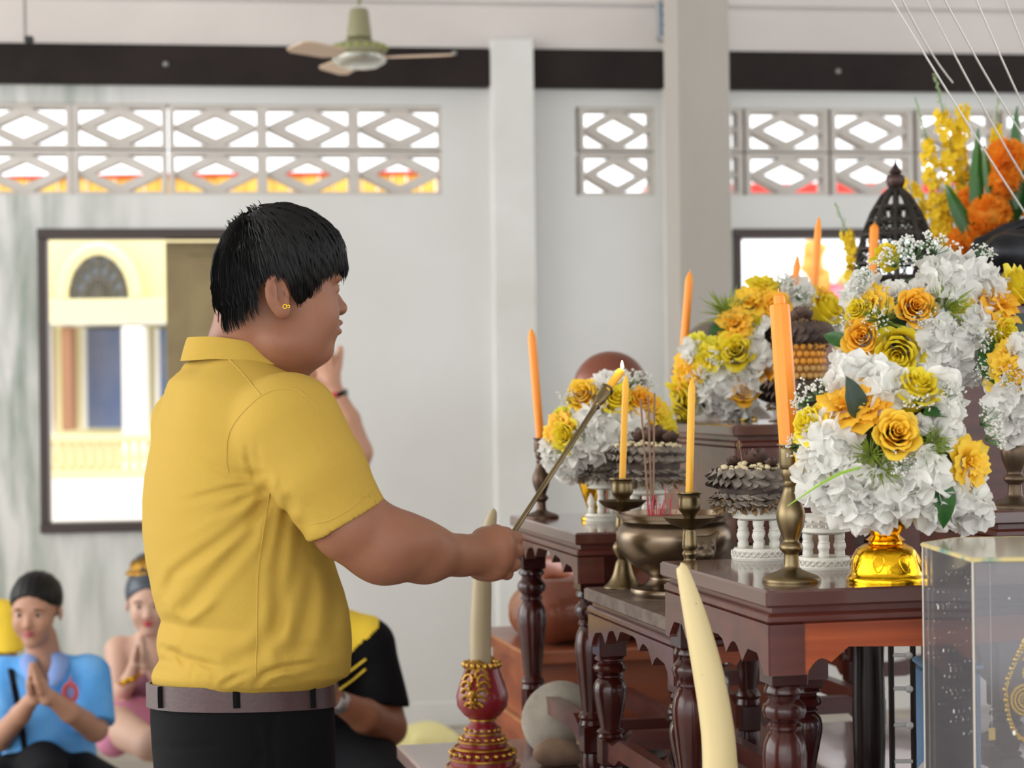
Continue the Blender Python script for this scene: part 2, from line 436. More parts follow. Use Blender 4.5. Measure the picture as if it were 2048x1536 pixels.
# open shutter leaf seen in the left window
m_shut = mat('olive_shutter', (150, 132, 92), .6, noise=(5, (128, 112, 78)))
sA, zA = ws(332), win1[2]+.035
hgt = win1[3]-win1[2]-.07; wd = ws(560)-sA-.04
sh = part('shutter', box(0, wd, 0, .03, 0, hgt, .004), m_shut, w1, smooth=False); sh.location = (sA, .13, zA)
for a_, b_ in ((.08, .45), (.55, .95)):
    part('shutter_panel', box(.09, wd-.06, -.008, 0, hgt*a_, hgt*b_, .006), m_shut, sh, smooth=False)

# ------------------------------------------------------------------ outside: temple building across the yard
m_cream = mat('cream_render', (238, 226, 178), .8); m_white = mat('white_render', (245, 243, 236), .8)
m_bglass = mat('bluish_glass', (96, 116, 158), .25, noise=(2, (130, 140, 165)))
m_orange = mat('orange_roof_tile', (244, 172, 52), .6, noise=(4, (252, 220, 110))); m_redr = mat('red_roof_edge', (226, 60, 50), .6)
m_yard = mat('pale_concrete_yard', (226, 224, 218), .85)
struct('ground', box(-9, 9, 10.5, 26, -.3, -.02), m_yard, smooth=False)
BY = 14.0
bld = thing('temple_building', 'cream temple building with arched lattice window across the yard', 'building', (at(170, 768, BY)[0], BY, 0))
def bx(px0, px1, py0, py1, y0, y1, m, name, parent=bld, b=.01, **k):
    p = at(px0, py1, BY); q = at(px1, py0, BY)
    return part(name, box(p[0], q[0], BY+y0, BY+y1, p[2], q[2], b), m, parent, smooth=False, world=True, **k)
bx(-220, 560, 440, 1000, .6, 1.0, m_cream, 'facade_wall')
bx(-220, 560, 592, 648, .1, .6, m_cream, 'floor_band'); bx(-220, 560, 640, 652, .02, .62, m_white, 'cornice')
for x0, x1 in ((246, 286), (20, 96), (420, 460)): bx(x0, x1, 652, 950, 0, .22, m_white, 'column')
for x0, x1 in ((135, 246), (286, 420)):
    bx(x0, x1, 652, 860, .5, .6, m_bglass, 'glass_door'); bx(x0+2, x0+8, 652, 862, .45, .52, m_white, 'door_jamb')
bx(118, 134, 652, 862, .1, .3, mat('terracotta_post', (176, 130, 100), .7), 'post')
# arched window with lattice
ac = at(170, 590, BY); R_ = at(245, 590, BY)[0]-ac[0]
arc = [(ac[0]+R_*math.cos(t), ac[2]+R_*1.35*math.sin(t)) for t in np.linspace(0, PI, 20)]
aw = part('arched_window', prism(arc, BY+.5, BY+.6, 'y'), mat('arch_glass', (120, 130, 140), .4), bld, world=True, smooth=False)
for k in range(7):
    t = PI*(k+.5)/7; e = (ac[0]+R_*math.cos(t), BY+.48, ac[2]+R_*1.35*math.sin(t))
    part('lattice_bar', tube([(ac[0], BY+.48, ac[2]), e], .012, 5), mat('lattice_%d' % k, (96, 92, 84), .6) if k == 0 else MATS['lattice_0'], aw, world=True)
for f_ in (.4, .72, 1.0):
    part('lattice_ring', tube([(ac[0]+R_*f_*math.cos(t), BY+.48, ac[2]+R_*1.35*f_*math.sin(t)) for t in np.linspace(0, PI, 18)], .014 if f_ < 1 else .05, 5), MATS['lattice_0'] if f_ < 1 else m_cream, aw, world=True)
# balustrade
bal = thing('balustrade', 'low cream balustrade in front of the temple building across the yard', 'railing', (at(170, 768, 13)[0], 13, 0))
p = at(-60, 872, 13); q = at(520, 945, 13)
part('handrail', box(p[0], q[0], 12.95, 13.05, p[2]-.05, p[2], .01), m_cream, bal, smooth=False, world=True)
part('bottom_rail', box(p[0], q[0], 12.95, 13.05, q[2]-.02, q[2]+.03, .01), m_cream, bal, smooth=False, world=True)
bmh = mkmesh('baluster', lathe([(.018, 0), (.018, .03), (.03, .07), (.014, .15), (.018, p[2]-q[2]-.08)], 8), m_cream)
for k in range(30):
    o = bpy.data.objects.new('baluster', bmh); COL.objects.link(o); o.parent = bal
    o.location = V3(np.array([p[0]+(q[0]-p[0])*(k+.5)/30, 13, q[2]+.03])-np.array(bal.location))
part('plinth', box(p[0], q[0], 12.8, 13.2, 0, q[2]-.02), m_white, bal, smooth=False, world=True)
# tiled canopy edge seen through the lower row of breeze blocks
cn = thing('yard_canopy', 'yellow and orange tiled canopy edge seen through the breeze blocks', 'roof', (0, 12, 0))
x0 = at(-150, 300, 12)[0]; x1 = at(900, 300, 12)[0]; zt = at(400, 352, 12)[2]; zl = at(400, 420, 12)[2]
nt = 36
tm = mkmesh('roof_tile', xf(box(0, (x1-x0)/nt-.006, 0, .04, 0, zt-zl, .008), (0, 0, 0)), m_orange, False)
for k in range(nt):
    o = bpy.data.objects.new('roof_tile', tm); COL.objects.link(o); o.parent = cn; o.location = (x0+(x1-x0)*k/nt, .02*(k % 2), zl)
part('ridge_cap', box(x0, x1, 11.98, 12.1, zt, zt+.015), m_redr, cn, world=True, smooth=False)
part('canopy_beam', box(x0, x1, 12.1, 12.2, zl-.04, zl+.02), m_redr, cn, world=True, smooth=False)
for px_ in (-120, 880):
    a_ = at(px_, 400, 12); part('canopy_post', box(a_[0]-.05, a_[0]+.05, 12.1, 12.2, 0, zl), m_redr, cn, world=True, smooth=False)
cn2 = thing('red_canopy', 'red canopy edge seen through the breeze blocks behind the grey pillar', 'roof', (at(1700, 768, 13)[0], 13, 0))
x0 = at(1290, 300, 13)[0]; x1 = at(2200, 300, 13)[0]; zt = at(1600, 366, 13)[2]; zl = at(1600, 392, 13)[2]
part('fascia', box(x0, x1, 13, 13.06, zl, zt), m_redr, cn2, world=True, smooth=False)
for px_ in (1300, 2180):
    a_ = at(px_, 400, 13); part('canopy_post', box(a_[0]-.05, a_[0]+.05, 13.06, 13.14, 0, zt), m_white, cn2, world=True, smooth=False)
# bright flowering shrubs outside the right window
shb = thing('flowering_shrub', 'hazy orange and pink flowering shrub outside the right window', 'shrub', (at(1620, 768, 12)[0], 12, 0))
part('stem', join(*[tube([(at(1620, 768, 12)[0], 12, 0), (at(x_, y_, 12)[0], 12, at(x_, y_, 12)[2])], .012, 5) for x_, y_ in ((1620, 520), (1675, 590), (1550, 640))]), mat('shrub_stem', (150, 150, 110), .8), shb, world=True)
for nm, col, pts_ in (('orange', (250, 180, 90), ((1630, 500), (1625, 530), (1645, 560))), ('pink', (245, 150, 170), ((1675, 590), (1690, 610))), ('lime', (226, 232, 160), ((1560, 640), (1530, 600), (1700, 560)))):
    mm = mat('shrub_%s' % nm, col, .8)
    for x_, y_ in pts_: part('blossom', (lambda g: (g[0]+RNG.normal(0, .012, g[0].shape), g[1]))(ball(at(x_, y_, 12), .07, 10, 7)), mm, shb, world=True)
# ------------------------------------------------------------------ altar furniture
TA = math.radians(13.0); EX = np.array([math.cos(TA), math.sin(TA), 0]); EY = np.array([-math.sin(TA), math.cos(TA), 0])
m_wood = mat('lacquered_redwood', (96, 44, 35), .3, spec=.6, coat=.35, noise=(7, (66, 28, 22), .3, .75), stretch=(.25, 3, 6))
m_woodf = mat('orange_redwood_face', (178, 84, 38), .36, coat=.2, noise=(9, (132, 56, 26), .3, .7), stretch=(.25, 3, 7))
m_woodd = mat('dark_turned_redwood', (64, 22, 16), .22, spec=.35, coat=.25, noise=(6, (36, 12, 10)))
m_top = mat('worn_table_top', (92, 52, 44), .2, spec=.7, coat=.7, noise=(4, (70, 38, 32)), stretch=(1, .4, 1))
m_dusty = mat('dusty_table_top', (120, 104, 94), .42, noise=(30, (88, 70, 62)), stretch=(.3, 1, 1))
m_brass = mat('aged_brass', (136, 120, 90), .36, metal=1, noise=(14, (104, 90, 66), .3, .7))
m_bronze = mat('dull_bronze', (142, 126, 106), .3, metal=1, noise=(9, (108, 92, 76), .3, .7))
m_gold = mat('polished_gold', (232, 178, 30), .16, metal=1, bump=(60, .25))
m_wax = mat('yellow_wax', (243, 182, 48), .42, sss=.35)
m_waxo = mat('orange_wax', (246, 150, 40), .38, sss=.35)
m_porc = mat('white_plaster_ware', (226, 224, 214), .45, noise=(20, (200, 196, 184), .4, .8))
ZP = .69; ZT = 1.1375
def arches(x0, x1, ztop, ends, mid, cusps, n=7, legw=.05, flat=False):
    """apron outline with arches hanging between cusps"""
    pts = [(x0, ztop), (x0, ends), (x0+legw, ends)]
    L = x1-x0-2*legw; xs = [0]+list(cusps)+[1]
    zz = [ends+.004]+[ends+(mid-ends)*min(c, 1-c)*2.0 for c in cusps]+[ends+.004]
    if flat: zz = [ends+.004]+[mid-(.006 if q % 2 else 0) for q in range(len(cusps))]+[ends+.004]
    for i in range(len(xs)-1):
        a, b = xs[i], xs[i+1]
        for k in range(n+1):
            t = k/n; h = math.sin(PI*t)*(b-a)*L*.33; h = min(h, .02)
            pts.append((x0+legw+(a+(b-a)*t)*L, zz[i]+(zz[i+1]-zz[i])*t+h))
    pts += [(x1-legw, ends), (x1, ends), (x1, ztop)]
    out = [pts[0]]
    for p in pts[1:]:
        if abs(p[0]-out[-1][0])+abs(p[1]-out[-1][1]) > 1e-5: out.append(p)
    return out
def legprof(H, r=.024):
    P = [(.6, 0), (.72, .04), (.5, .06), (.62, .1), (.75, .18), (.95, .27), (.95, .275)]
    low = [(a*r, z) for a, z in ((.55, 0), (.6, .02), (.8, .09), (.95, .16))]
    return low
def turned(z0, z1, r):
    """turned column between two square blocks, described from the top down"""
    H = z1-z0
    top = [(0, .95), (.008, 1.08), (.013, 1.08), (.018, .86), (.024, .82), (.03, .95), (.034, 1.1), (.045, 1.2), (.056, 1.1), (.06, .9), (.066, .78), (.071, .92), (.076, .92), (.08, .76), (.086, .9), (.1, 1.1), (.12, 1.2), (.145, 1.18)]
    low = [(.2, .98), (.25, .78), (.27, .72), (.276, .9), (.283, 1.0), (.29, .85), (.3, .95)]
    s = min(1, H/.3)
    P = [(d*s, k) for d, k in top+low]
    P.append((H, .95))
    P = sorted({(round(d, 5), k) for d, k in P if d <= H}); return [(k*r, z1-d) for d, k in P][::-1]
def altar_table(label, corner, L, D, ztop, zfloor, ends=.1, mid=.062, cusps_f=(.33, .5, .67), cusps_s=(.2, .36, .64, .8), top=m_top, r=.024, stretch=True, inset=.02, group='carved altar tables', front=None):
    t = thing('altar_table', label, 'table', (corner[0], corner[1], zfloor), TA, group)
    H = ztop-zfloor; th = .022
    part('table_top', box(0, L, 0, D, H-th, H, .003), top, t, smooth=False)
    part('moulding', join(box(.012, L-.012, .012, D-.012, H-th-.008, H-th), box(.004, L-.004, .004, D-.004, H-th-.022, H-th-.008, .004)), m_wood, t, smooth=False)
    zt = H-th-.022; e = H-ends; md = H-mid; i = .008
    part('apron', prism(arches(i, L-i, zt, e, md, cusps_f, flat=len(cusps_f) > 3), i, i+.018), front or m_woodf, t, smooth=False)
    for a_ in (i-.001, L-i-.045): part('corner_block', box(a_, a_+.046, i-.0025, i+.01, e, zt), m_wood, t, smooth=False)
    part('apron', prism(arches(i, L-i, zt, e, md, cusps_f), D-i-.018, D-i), m_wood, t, smooth=False)
    part('apron', prism([(y, z) for y, z in arches(i, D-i, zt, e, md, cusps_s, legw=.02)], i-.003, i+.018, 'x'), m_wood, t, smooth=False)
    part('apron', prism([(y, z) for y, z in arches(i, D-i, zt, e, md, cusps_s, legw=.02)], L-i-.018, L-i+.003, 'x'), m_wood, t, smooth=False)
    hb = r*1.0; zs = .075
    turned_h = H-ends-.015-(zs+.03)
    g = join(box(-hb, hb, -hb, hb, H-ends-.015, zt, .002), lathe(turned(zs+.03, H-ends-.015, r), 20), box(-hb*.8, hb*.8, -hb*.8, hb*.8, zs-.02, zs+.03, .003), lathe([(.5*r, 0), (.62*r, .012), (.9*r, .035), (.8*r, zs-.02)], 16))
    me = mkmesh('leg', g, m_woodd, True, 35)
    k = i+hb+.003
    for x, y in ((k, k), (L-k, k), (k, D-k), (L-k, D-k)):
        o = part('leg', me, None, t); o.location = (x, y, 0)
    def rail(a, n, ax):
        # stretcher with a raised middle
        pr = [(0, zs-.01), (0, zs+.022), (.12*n, zs+.022), (.2*n, zs+.036), (.8*n, zs+.036), (.88*n, zs+.022), (n, zs+.022), (n, zs-.01), (.86*n, zs-.01), (.8*n, zs+.004), (.2*n, zs+.004), (.14*n, zs-.01)]
        return prism(pr, a-.011, a+.011, ax)
    if stretch:
        for y in (k, D-k): part('stretcher', xf(rail(0, L-2*k, 'y'), (k, y, 0)), m_wood, t, smooth=False)
        for x in (k, L-k): part('stretcher', xf(rail(0, D-2*k, 'x'), (x, k, 0)), m_wood, t, smooth=False)
    return t
# wooden platform under the altar
c0 = on(848, 1487, ZP)
plat_L = 3.0; pl = thing('altar_platform', 'low brown wooden platform carrying the altar tables and the red and gold tusk base', 'platform', (c0[0], c0[1]-2.4, 0), 0)
A_ = on(1532, 1182, ZT)
po = A_-EX*.21-EY*.55; pd = float((c0-po) @ EY)
pl.location = (po[0], po[1], 0); pl.rotation_euler = (0, 0, TA); pl.matrix_world = Matrix.Translation((po[0], po[1], 0)) @ Matrix.Rotation(TA, 4, 'Z')
part('platform_top', box(0, plat_L, 0, pd, ZP-.03, ZP, .004), mat('platform_top_wood', (150, 128, 122), .25, coat=.5, noise=(5, (108, 78, 72), .35, .65), stretch=(1, .3, 1)), pl, smooth=False)
part('platform_body', box(.02, plat_L-.02, .02, pd-.02, 0, ZP-.03, .004), m_wood, pl, smooth=False)
for k in range(5): part('side_panel', box(.012, .022, .08+k*.36, .38+k*.36 if .38+k*.36 < pd-.05 else pd-.05, .1, ZP-.1, .004), m_woodd, pl, smooth=False)

T1o = on(1532, 1182, ZT)
T1 = altar_table('foreground altar table with orange-brown front apron, candlestick and gold flower vase on it', T1o, 1.15, .447, ZT, ZP, ends=.108, mid=.094, cusps_f=(.03, .19, .36, .5, .64, .81, .97))
T3o = on(1151, 1066, ZT)
T3 = altar_table('farthest altar table, dark front, under the small white stands and far flower bouquet', T3o, .235, .515, ZT, ZP, ends=.09, mid=.06, cusps_s=(.18, .36, .64, .82), front=m_woodd)
ZT2 = 1.0476; T2f = on(1154, 1175, ZT2)
T2o = T2f-EY*.50+EX*.012
T2 = altar_table('lower middle altar table with dusty top carrying the bronze incense burner', T2o, .255, .50, ZT2, ZP, ends=.1, mid=.06, top=m_dusty, stretch=True)
ZB = 1.319; TBo = on(1467, 850, ZB)
TB = altar_table('raised altar tier behind the incense burner under the mid flower bouquet', TBo, .32, .46, ZB, ZP, ends=.22, mid=.2, cusps_s=(.5,), cusps_f=(.5,), front=m_wood)
# the near upper tier: small table carrying the dark candlestick at the right edge
ZU = 1.19; TUo = on(1989, 1022, ZU)
TU = altar_table('small upper tier at the right edge behind the clear case, carrying a dark candlestick', TUo, .7, .3, ZU, ZP, ends=.30, mid=.28, cusps_s=(.5,), cusps_f=(.5,), front=m_woodf)
# top tier at the back right
ZC = 1.56
TCo = TBo+EX*.42+EY*.50
TC = altar_table('highest altar tier behind the flowers carrying the metal canopy and statue', TCo, .9, .44, ZC, ZP, ends=.66, mid=.64, cusps_s=(.5,), cusps_f=(.5,), front=m_wood)

# ------------------------------------------------------------------ candlesticks and candles
def stick_profile(kind):
    if kind == 'tall':      # near, bulbous
        return smoothprof([(.038, 0), (.038, .004), (.033, .009), (.02, .014), (.0115, .019), (.01, .026), (.0095, .037), (.0105, .04), (.0145, .044), (.0155, .048), (.0135, .053), (.0105, .056), (.0115, .062), (.0165, .076), (.019, .09), (.0175, .103), (.012, .118), (.009, .13), (.0105, .134), (.0085, .138), (.0095, .142), (.012, .15), (.0115, .156), (.0135, .158), (.0145, .17), (.0145, .184), (.013, .187), (.017, .189), (.017, .191)], 2)
    return smoothprof([(.034, 0), (.034, .003), (.026, .01), (.018, .026), (.013, .045), (.0095, .05), (.013, .056), (.0175, .066), (.0175, .074), (.011, .082), (.0095, .088), (.0125, .095), (.0095, .1), (.0125, .104), (.012, .116), (.011, .128), (.011, .134), (.03, .14), (.041, .15), (.0395, .1505), (.012, .146), (.01, .152), (.013, .158), (.0175, .163), (.0185, .172), (.0175, .185), (.022, .188), (.022, .19)], 2)
def candle(label, p0, p1, w, m, group, sq=False):
    """leaning candle between two world points, its own thing"""
    t = thing('candle', label, 'candle', p0, 0, group); p0 = np.array(p0); d = np.array(p1)-p0; L = np.linalg.norm(d); R = basis(d, (0, 1, 0.01)); r = w/2
    n = 8 if sq else 14
    body = lathe([(r, 0), (r, L*.9), (r*.94, L*.912), (r*.58, L*.918), (r*.54, L*.965), (r*.25, L*.985)] if sq else [(r, 0), (r, L*.9), (r*.85, L*.93), (r*.5, L*.965), (r*.25, L*.985)], n)
    part('wax_body', xf(body, p0, R=R), m, t, world=True, angle=30)
    part('wick', xf(lathe([(.0007, L*.985), (.0007, L*.985+.006)], 5), p0, R=R), m_wick, t, world=True)
    return t
m_wick = mat('pale_wick', (236, 190, 120), .8)
def stick(label, base, kind, H, m, group, s=1.0):
    t = thing('candlestick', label, 'candlestick', base, 0, group)
    pr = stick_profile(kind); k = H/pr[-1][1]
    part('turned_stem', lathe([(r*s, z*k) for r, z in pr]+[(.008*s, H-.0005), (.008*s, H-.012), (0, H-.012)], 32), m, t, angle=50)
    return t, H-.012
G_C = 'candles on the altar'; G_S = 'brass candlesticks on the altar'
# near candlestick on table 1
b = on(1583, 1163, ZT); top_px = at(1576, 888, b[1])
s1, h1 = stick('large brass bulbous candlestick on the foreground table in front of the white stands', b, 'tall', top_px[2]-ZT, m_brass, G_S)
candle('thickest orange candle, faceted, in the large brass bulbous candlestick', b+v_(0, 0, h1), at(1557, 581, b[1]+.01), .0268, m_waxo, G_C, True)
# two on table 2 around the burner
bA = on(1247, 1176, ZT2); tA = at(1249, 956, bA[1])
sA_, hA = stick('brass candlestick with saucer behind the incense burner, being lit', bA, 'saucer', tA[2]-ZT2, m_brass, G_S)
cA = candle('slim yellow candle being lit by the taper holder', bA+v_(0, 0, hA), at(1252, 748, bA[1]), .0115, m_wax, G_C)
bB = T2o+EX*.075+EY*.045; bB[2] = ZT2; tB = at(1378, 984, bB[1]); bB[0] = tB[0]
sB_, hB = stick('brass candlestick with saucer in front of the incense burner, foot hidden by the foreground table', bB, 'saucer', tB[2]-ZT2, m_brass, G_S, .93)
candle('slim yellow candle with a wax drip in front of the incense burner', bB+v_(0, 0, hB), at(1384, 755, bB[1]), .0115, m_wax, G_C)
# far left one on table 3
bF = on(1084, 1031, ZT); bF = T3o+EY*.47+EX*.045; bF[2] = ZT; 
bF = on(1083, 1036, ZT); tF = at(1075, 876, bF[1])
sF, hF = stick('dark brass candlestick on the far table beside the man\'s lighting rod', bF, 'tall', tF[2]-ZT, mat('dark_brass', (92, 74, 62), .4, metal=.8), G_S, .9)
candle('leftmost orange candle leaning in the dark candlestick against the white wall', bF+v_(0, 0, hF), at(1062, 655, bF[1]), .0165, m_waxo, G_C)
# right edge dark candlestick on the small upper tier
bR = TUo+EX*.05+EY*.06; bR[2] = ZU; tR = at(2032, 781, bR[1]); bR[0] = at(2030, 1000, bR[1])[0]
stick('dark bronze candlestick at the right edge of the altar', bR, 'tall', tR[2]-ZU, mat('dark_bronze_stick', (104, 88, 72), .4, metal=.8), G_S, 1.15)
# background candles standing on holders hidden behind the flowers
def back_candle(label, px0, py0, px1, py1, Y, zbase, w, m=m_waxo):
    top = at(px0, py0, Y); low = at(px1, py1, Y); dz = top[2]-low[2]; k = (top[2]-zbase-.06)/dz
    low = top+(low-top)*k
    st, h = stick('short brass holder under the '+label, (low[0], low[1], zbase), 'tall', low[2]-zbase, m_brass, G_S, .8)
    candle(label, low, top, w, m, G_C)
back_candle('orange candle standing before the grey pillar', 1380, 540, 1368, 690, 4.02, ZB, .0168)
back_candle('tallest orange candle before the bright right window', 1638, 430, 1630, 560, 4.08, ZB, .0148)
back_candle('leaning orange candle above the tall leaf offering', 1596, 508, 1584, 620, 3.98, ZB, .0138)
back_candle('orange candle in front of the openwork metal canopy', 1749, 446, 1745, 560, TCo[1]+.03, ZC, .02)

# ------------------------------------------------------------------ incense burner
bc = on(1350, 1190, ZT2); bY = bc[1]
kk = bY/F
ib = thing('incense_burner', 'round bronze incense burner with red joss sticks on the lower middle table', 'incense burner', (bc[0], bc[1], ZT2))
zpx = lambda py: at(1350, py, bY)[2]-ZT2
prof = [(88, 1199), (88, 1184), (64, 1178), (52, 1168), (50, 1160), (62, 1152), (88, 1135), (108, 1112), (116, 1090), (115, 1072), (106, 1058), (96, 1050), (96, 1046), (114, 1043), (115, 1036), (113, 1034), (106, 1034), (104, 1050), (0, 1052)]
z0 = zpx(1199)
part('burner_bowl', lathe(smoothprof([(r*kk, max(0, zpx(y)-z0)) for r, y in prof[:12]], 3)+[(r*kk, zpx(y)-z0) for r, y in prof[12:]], 48), m_bronze, ib, angle=40)
part('sand', lathe([(0, zpx(1044)-z0-.004), (.06, zpx(1044)-z0-.003), (103*kk, zpx(1046)-z0-.004)], 32, cap=False), mat('pale_ash', (190, 184, 172), .9, bump=(90, .6)), ib)
# lion-mask handles
for sgn in (1, -1):
    hd = sdf(lambda P: smin(smin(s_ell(P, (0, 0, 0), (.022, .012, .022)), s_ell(P, (.0, -.01, -.008), (.012, .01, .009)), .006), smin(smin(s_cap(P, (.014, 0, .014), (.028, .002, .026), .008, .003), s_cap(P, (-.014, 0, .014), (-.028, .002, .026), .008, .003), .004), smin(s_ell(P, (.009, -.01, .006), (.006, .005, .005)), s_ell(P, (-.009, -.01, .006), (.006, .005, .005)), .003), .004), .005), (-.036, -.03, -.03), (.036, .02, .034), .0025)
    a = math.radians(-68 if sgn > 0 else 112)
    part('lion_handle', xf(hd, (math.cos(a)*.104, math.sin(a)*.104, zpx(1098)-z0), a+PI/2), mat('mask_bronze', (110, 96, 80), .45, metal=1) if sgn > 0 else MATS['mask_bronze'], ib)
m_red = mat('red_incense_stem', (190, 40, 66), .6); m_inc = mat('brown_incense', (142, 112, 92), .8)
zs_ = ZT2+zpx(1046)-z0
JI = 0
for (xa, ya, xb, yb) in ((1281, 798, 1299, 1043), (1296, 790, 1304, 1044), (1309, 786, 1306, 1043)):
    p1 = at(xa, ya, bY-.02); p0 = at(xb, yb, bY-.02); p0[2] = min(p0[2], zs_); p0[2] = zs_-.002; pm = p0+(p1-p0)*.16
    t = tag(obj('incense_stick', join(tube([p0, pm], .0009, 6)), m_red, world=True, loc=p0), ('left', 'middle', 'right')[JI]+'most of the three long burnt joss sticks in the bronze burner' if JI != 1 else 'middle one of the three long burnt joss sticks in the bronze burner', 'incense stick', 'long joss sticks in the burner'); JI += 1
    part('incense_paste', (lambda g: (g[0]-p0, g[1]))(tube([pm, p1], .0017, 6)), m_inc, t)
for k in range(16):
    x_ = [1300, 1304, 1308, 1311, 1315, 1318, 1322, 1325, 1296, 1338, 1341, 1349, 1306, 1313, 1320, 1328][k]; h_ = RNG.uniform(28, 75) if k > 8 else RNG.uniform(18, 60)
    p0 = at(x_, 1044, bY-.02-.03*RNG.random()); p0[2] = zs_-.002; p1 = p0+v_(RNG.normal(0, .003)+(.008 if k in (11,) else 0), RNG.normal(0, .004), h_*kk)
    tag(obj('incense_stub', tube([p0, p1], .0008, 5), m_red, world=True, loc=p0), 'thin red joss stick stub standing in the ash of the bronze burner', 'incense stick', 'red joss stick stubs')

# ------------------------------------------------------------------ white plaster offering stands with garlands
m_dry = mat('dried_grey_leaf', (138, 128, 116), .6, noise=(40, (92, 82, 74))); m_dryb = mat('dried_brown_leaf', (88, 70, 60), .65, noise=(40, (56, 42, 38)))
m_husk = mat('dried_tan_husk', (142, 116, 80), .85, noise=(30, (98, 76, 52))); m_pop = mat('cream_dried_jasmine', (214, 198, 160), .8)
m_lotus = mat('dried_lotus', (96, 70, 56), .6, noise=(30, (58, 40, 34)))
def offering_stand(label, base, s, H, ped=True):
    t = thing('offering_stand', label, 'stand', base, 0, 'white plaster offering stands')
    R = .042*s; zb = .018*s; zc = H-.028*s
    part('stand_base', join(lathe([(R, 0), (R*1.02, .003), (R*.96, .006), (R*.96, zb-.004), (R*.9, zb), (0, zb)], 32)), m_porc, t, angle=40)
    lat = []
    for k in range(26):
        a0 = 2*PI*k/26; a1 = 2*PI*(k+1.0)/26
        for f in (0, 1):
            pa = [(R*1.0*math.cos(a0+(a1-a0)*q), R*1.0*math.sin(a0+(a1-a0)*q), (.0055+(zb-.0095)*(.5-.5*math.cos(PI*(q+f))))) for q in np.linspace(0, 1, 5)]
            lat.append(tube(pa, .0011*s, 4))
    part('lattice_relief', join(*lat), m_porc, t)
    n = 6; col = lathe(smoothprof([(.008, 0), (.008, .2), (.0065, .24), (.009, .4), (.0095, .5), (.0075, .62), (.0085, .66), (.0065, .72), (.008, .85), (.008, 1)], 2), 10)
    cm = mkmesh('column', ((col[0]*np.array([s, s, zc-zb]))+np.array([0, 0, zb]), col[1]), m_porc)
    for k in range(n):
        a = 2*PI*(k+.35)/n; o = part('column', cm, None, t); o.location = (R*.66*math.cos(a), R*.66*math.sin(a), 0)
    part('bowl', lathe(smoothprof([(R*.6, zc), (R*.92, zc+.003), (R*.95, zc+.005), (R*.9, zc+.009), (R*1.12, zc+.018*s), (R*1.2, H)], 3)+[(R*1.1, H), (R*.9, H-.008), (0, H-.01)], 36, wob=lambda a, j: .012*math.sin(14*a)), m_porc, t, angle=60)
    bd = [ball((R*1.08*math.cos(a)*(1+.1*f), R*1.08*math.sin(a)*(1+.1*f), zc+.013*s+.008*s*f), .0021*s, 6, 4) for f in (0, 1) for a in np.linspace(0, 2*PI, 28)[:-1]]
    part('bowl_relief', join(*bd), m_porc, t)
    return t
def leafring(R, z, h, n, layers, tilt, size, seed=0):
    """ring of overlapping folded leaves; returns list of geometry"""
    r = np.random.default_rng(seed); out = []
    for L in range(layers):
        jit = r.normal(0, size*.06, n)
        for k in range(n):
            a = 2*PI*(k+.5*(L % 2)+r.uniform(-.2, .2))/n; zz = z+h*(L+.5)/layers+r.normal(0, size*.05)
            def fn(u, v, a=a, zz=zz):
                w = math.sin(PI*min(v*.9+.06, 1))**.6*size*.36*(u-.5)*2; o_ = size*v*math.cos(tilt); lift = size*v*math.sin(tilt)
                q = R+o_*.35+.30*size*math.sin(PI*v)+(u-.5)*size*.55*math.sin(PI*v)+jit[k]; aa = a+w/R+.55*v*size/R
                return (q*math.cos(aa), q*math.sin(aa), zz-size*.35+lift-(u-.5)*size*.25)
            out.append(grid(fn, 4, 6))
    return out
def fringe(R, z, n, size, seed=0, spread=.7):
    r = np.random.default_rng(seed); out = []
    for k in range(n):
        a = r.uniform(0, 2*PI); e = r.normal(-.1, spread); d = np.array([math.cos(a)*math.cos(e), math.sin(a)*math.cos(e), math.sin(e)])+r.normal(0, .25, 3); Rm = basis(d, r.normal(size=3)); L = size*r.uniform(.5, 1.1)
        out.append(xf(grid(lambda u, v: ((u-.5)*L*.55*math.sin(PI*(.12+.85*v)), .3*L*(u-.5)**2+.15*L*v*v, L*v), 3, 4), (R*math.cos(a), R*math.sin(a), z+r.normal(0, size*.18)), R=Rm))
    return out
def ring_obj(name, geos, m, parent, **k): return part(name, join(*geos), m, parent, **k)
def lotusbud(s, seed=0):
    r = np.random.default_rng(seed); out = [ball((0, 0, s*.3), s*.28, 10, 7)]
    for L, (n, tl, rad) in enumerate([(6, 1.15, .28), (7, .75, .40), (6, .2, .46)]):
        for k in range(n):
            a = 2*PI*(k+.5*L)/n+r.uniform(-.2, .2)
            def fn(u, v, a=a, tl=tl, rad=rad):
                w = math.sin(PI*(v*.92+.05))*s*.3*(u-.5)*2; rr = s*(rad*.4+.55*v*math.cos(tl)+.12*math.sin(PI*v)); zz = s*(.05+.85*v*math.sin(tl))
                aa = a+w/max(rr, .25*s); return (rr*math.cos(aa), rr*math.sin(aa), zz)
            out.append(grid(fn, 4, 5))
    return join(*out)
def jasmine(R, z, n, s, seed):
    r = np.random.default_rng(seed); out = []
    for k in range(n):
        rad = R*math.sqrt(r.uniform(.0, 1)); a = r.uniform(0, 2*PI)
        c = (rad*math.cos(a), rad*math.sin(a), z+r.uniform(0, s*.6)+.25*s*(1-rad/R)*3)
        out.append(ball(c, s*r.uniform(.35, .6), 7, 5, (1, 1, .8)))
    return join(*out)
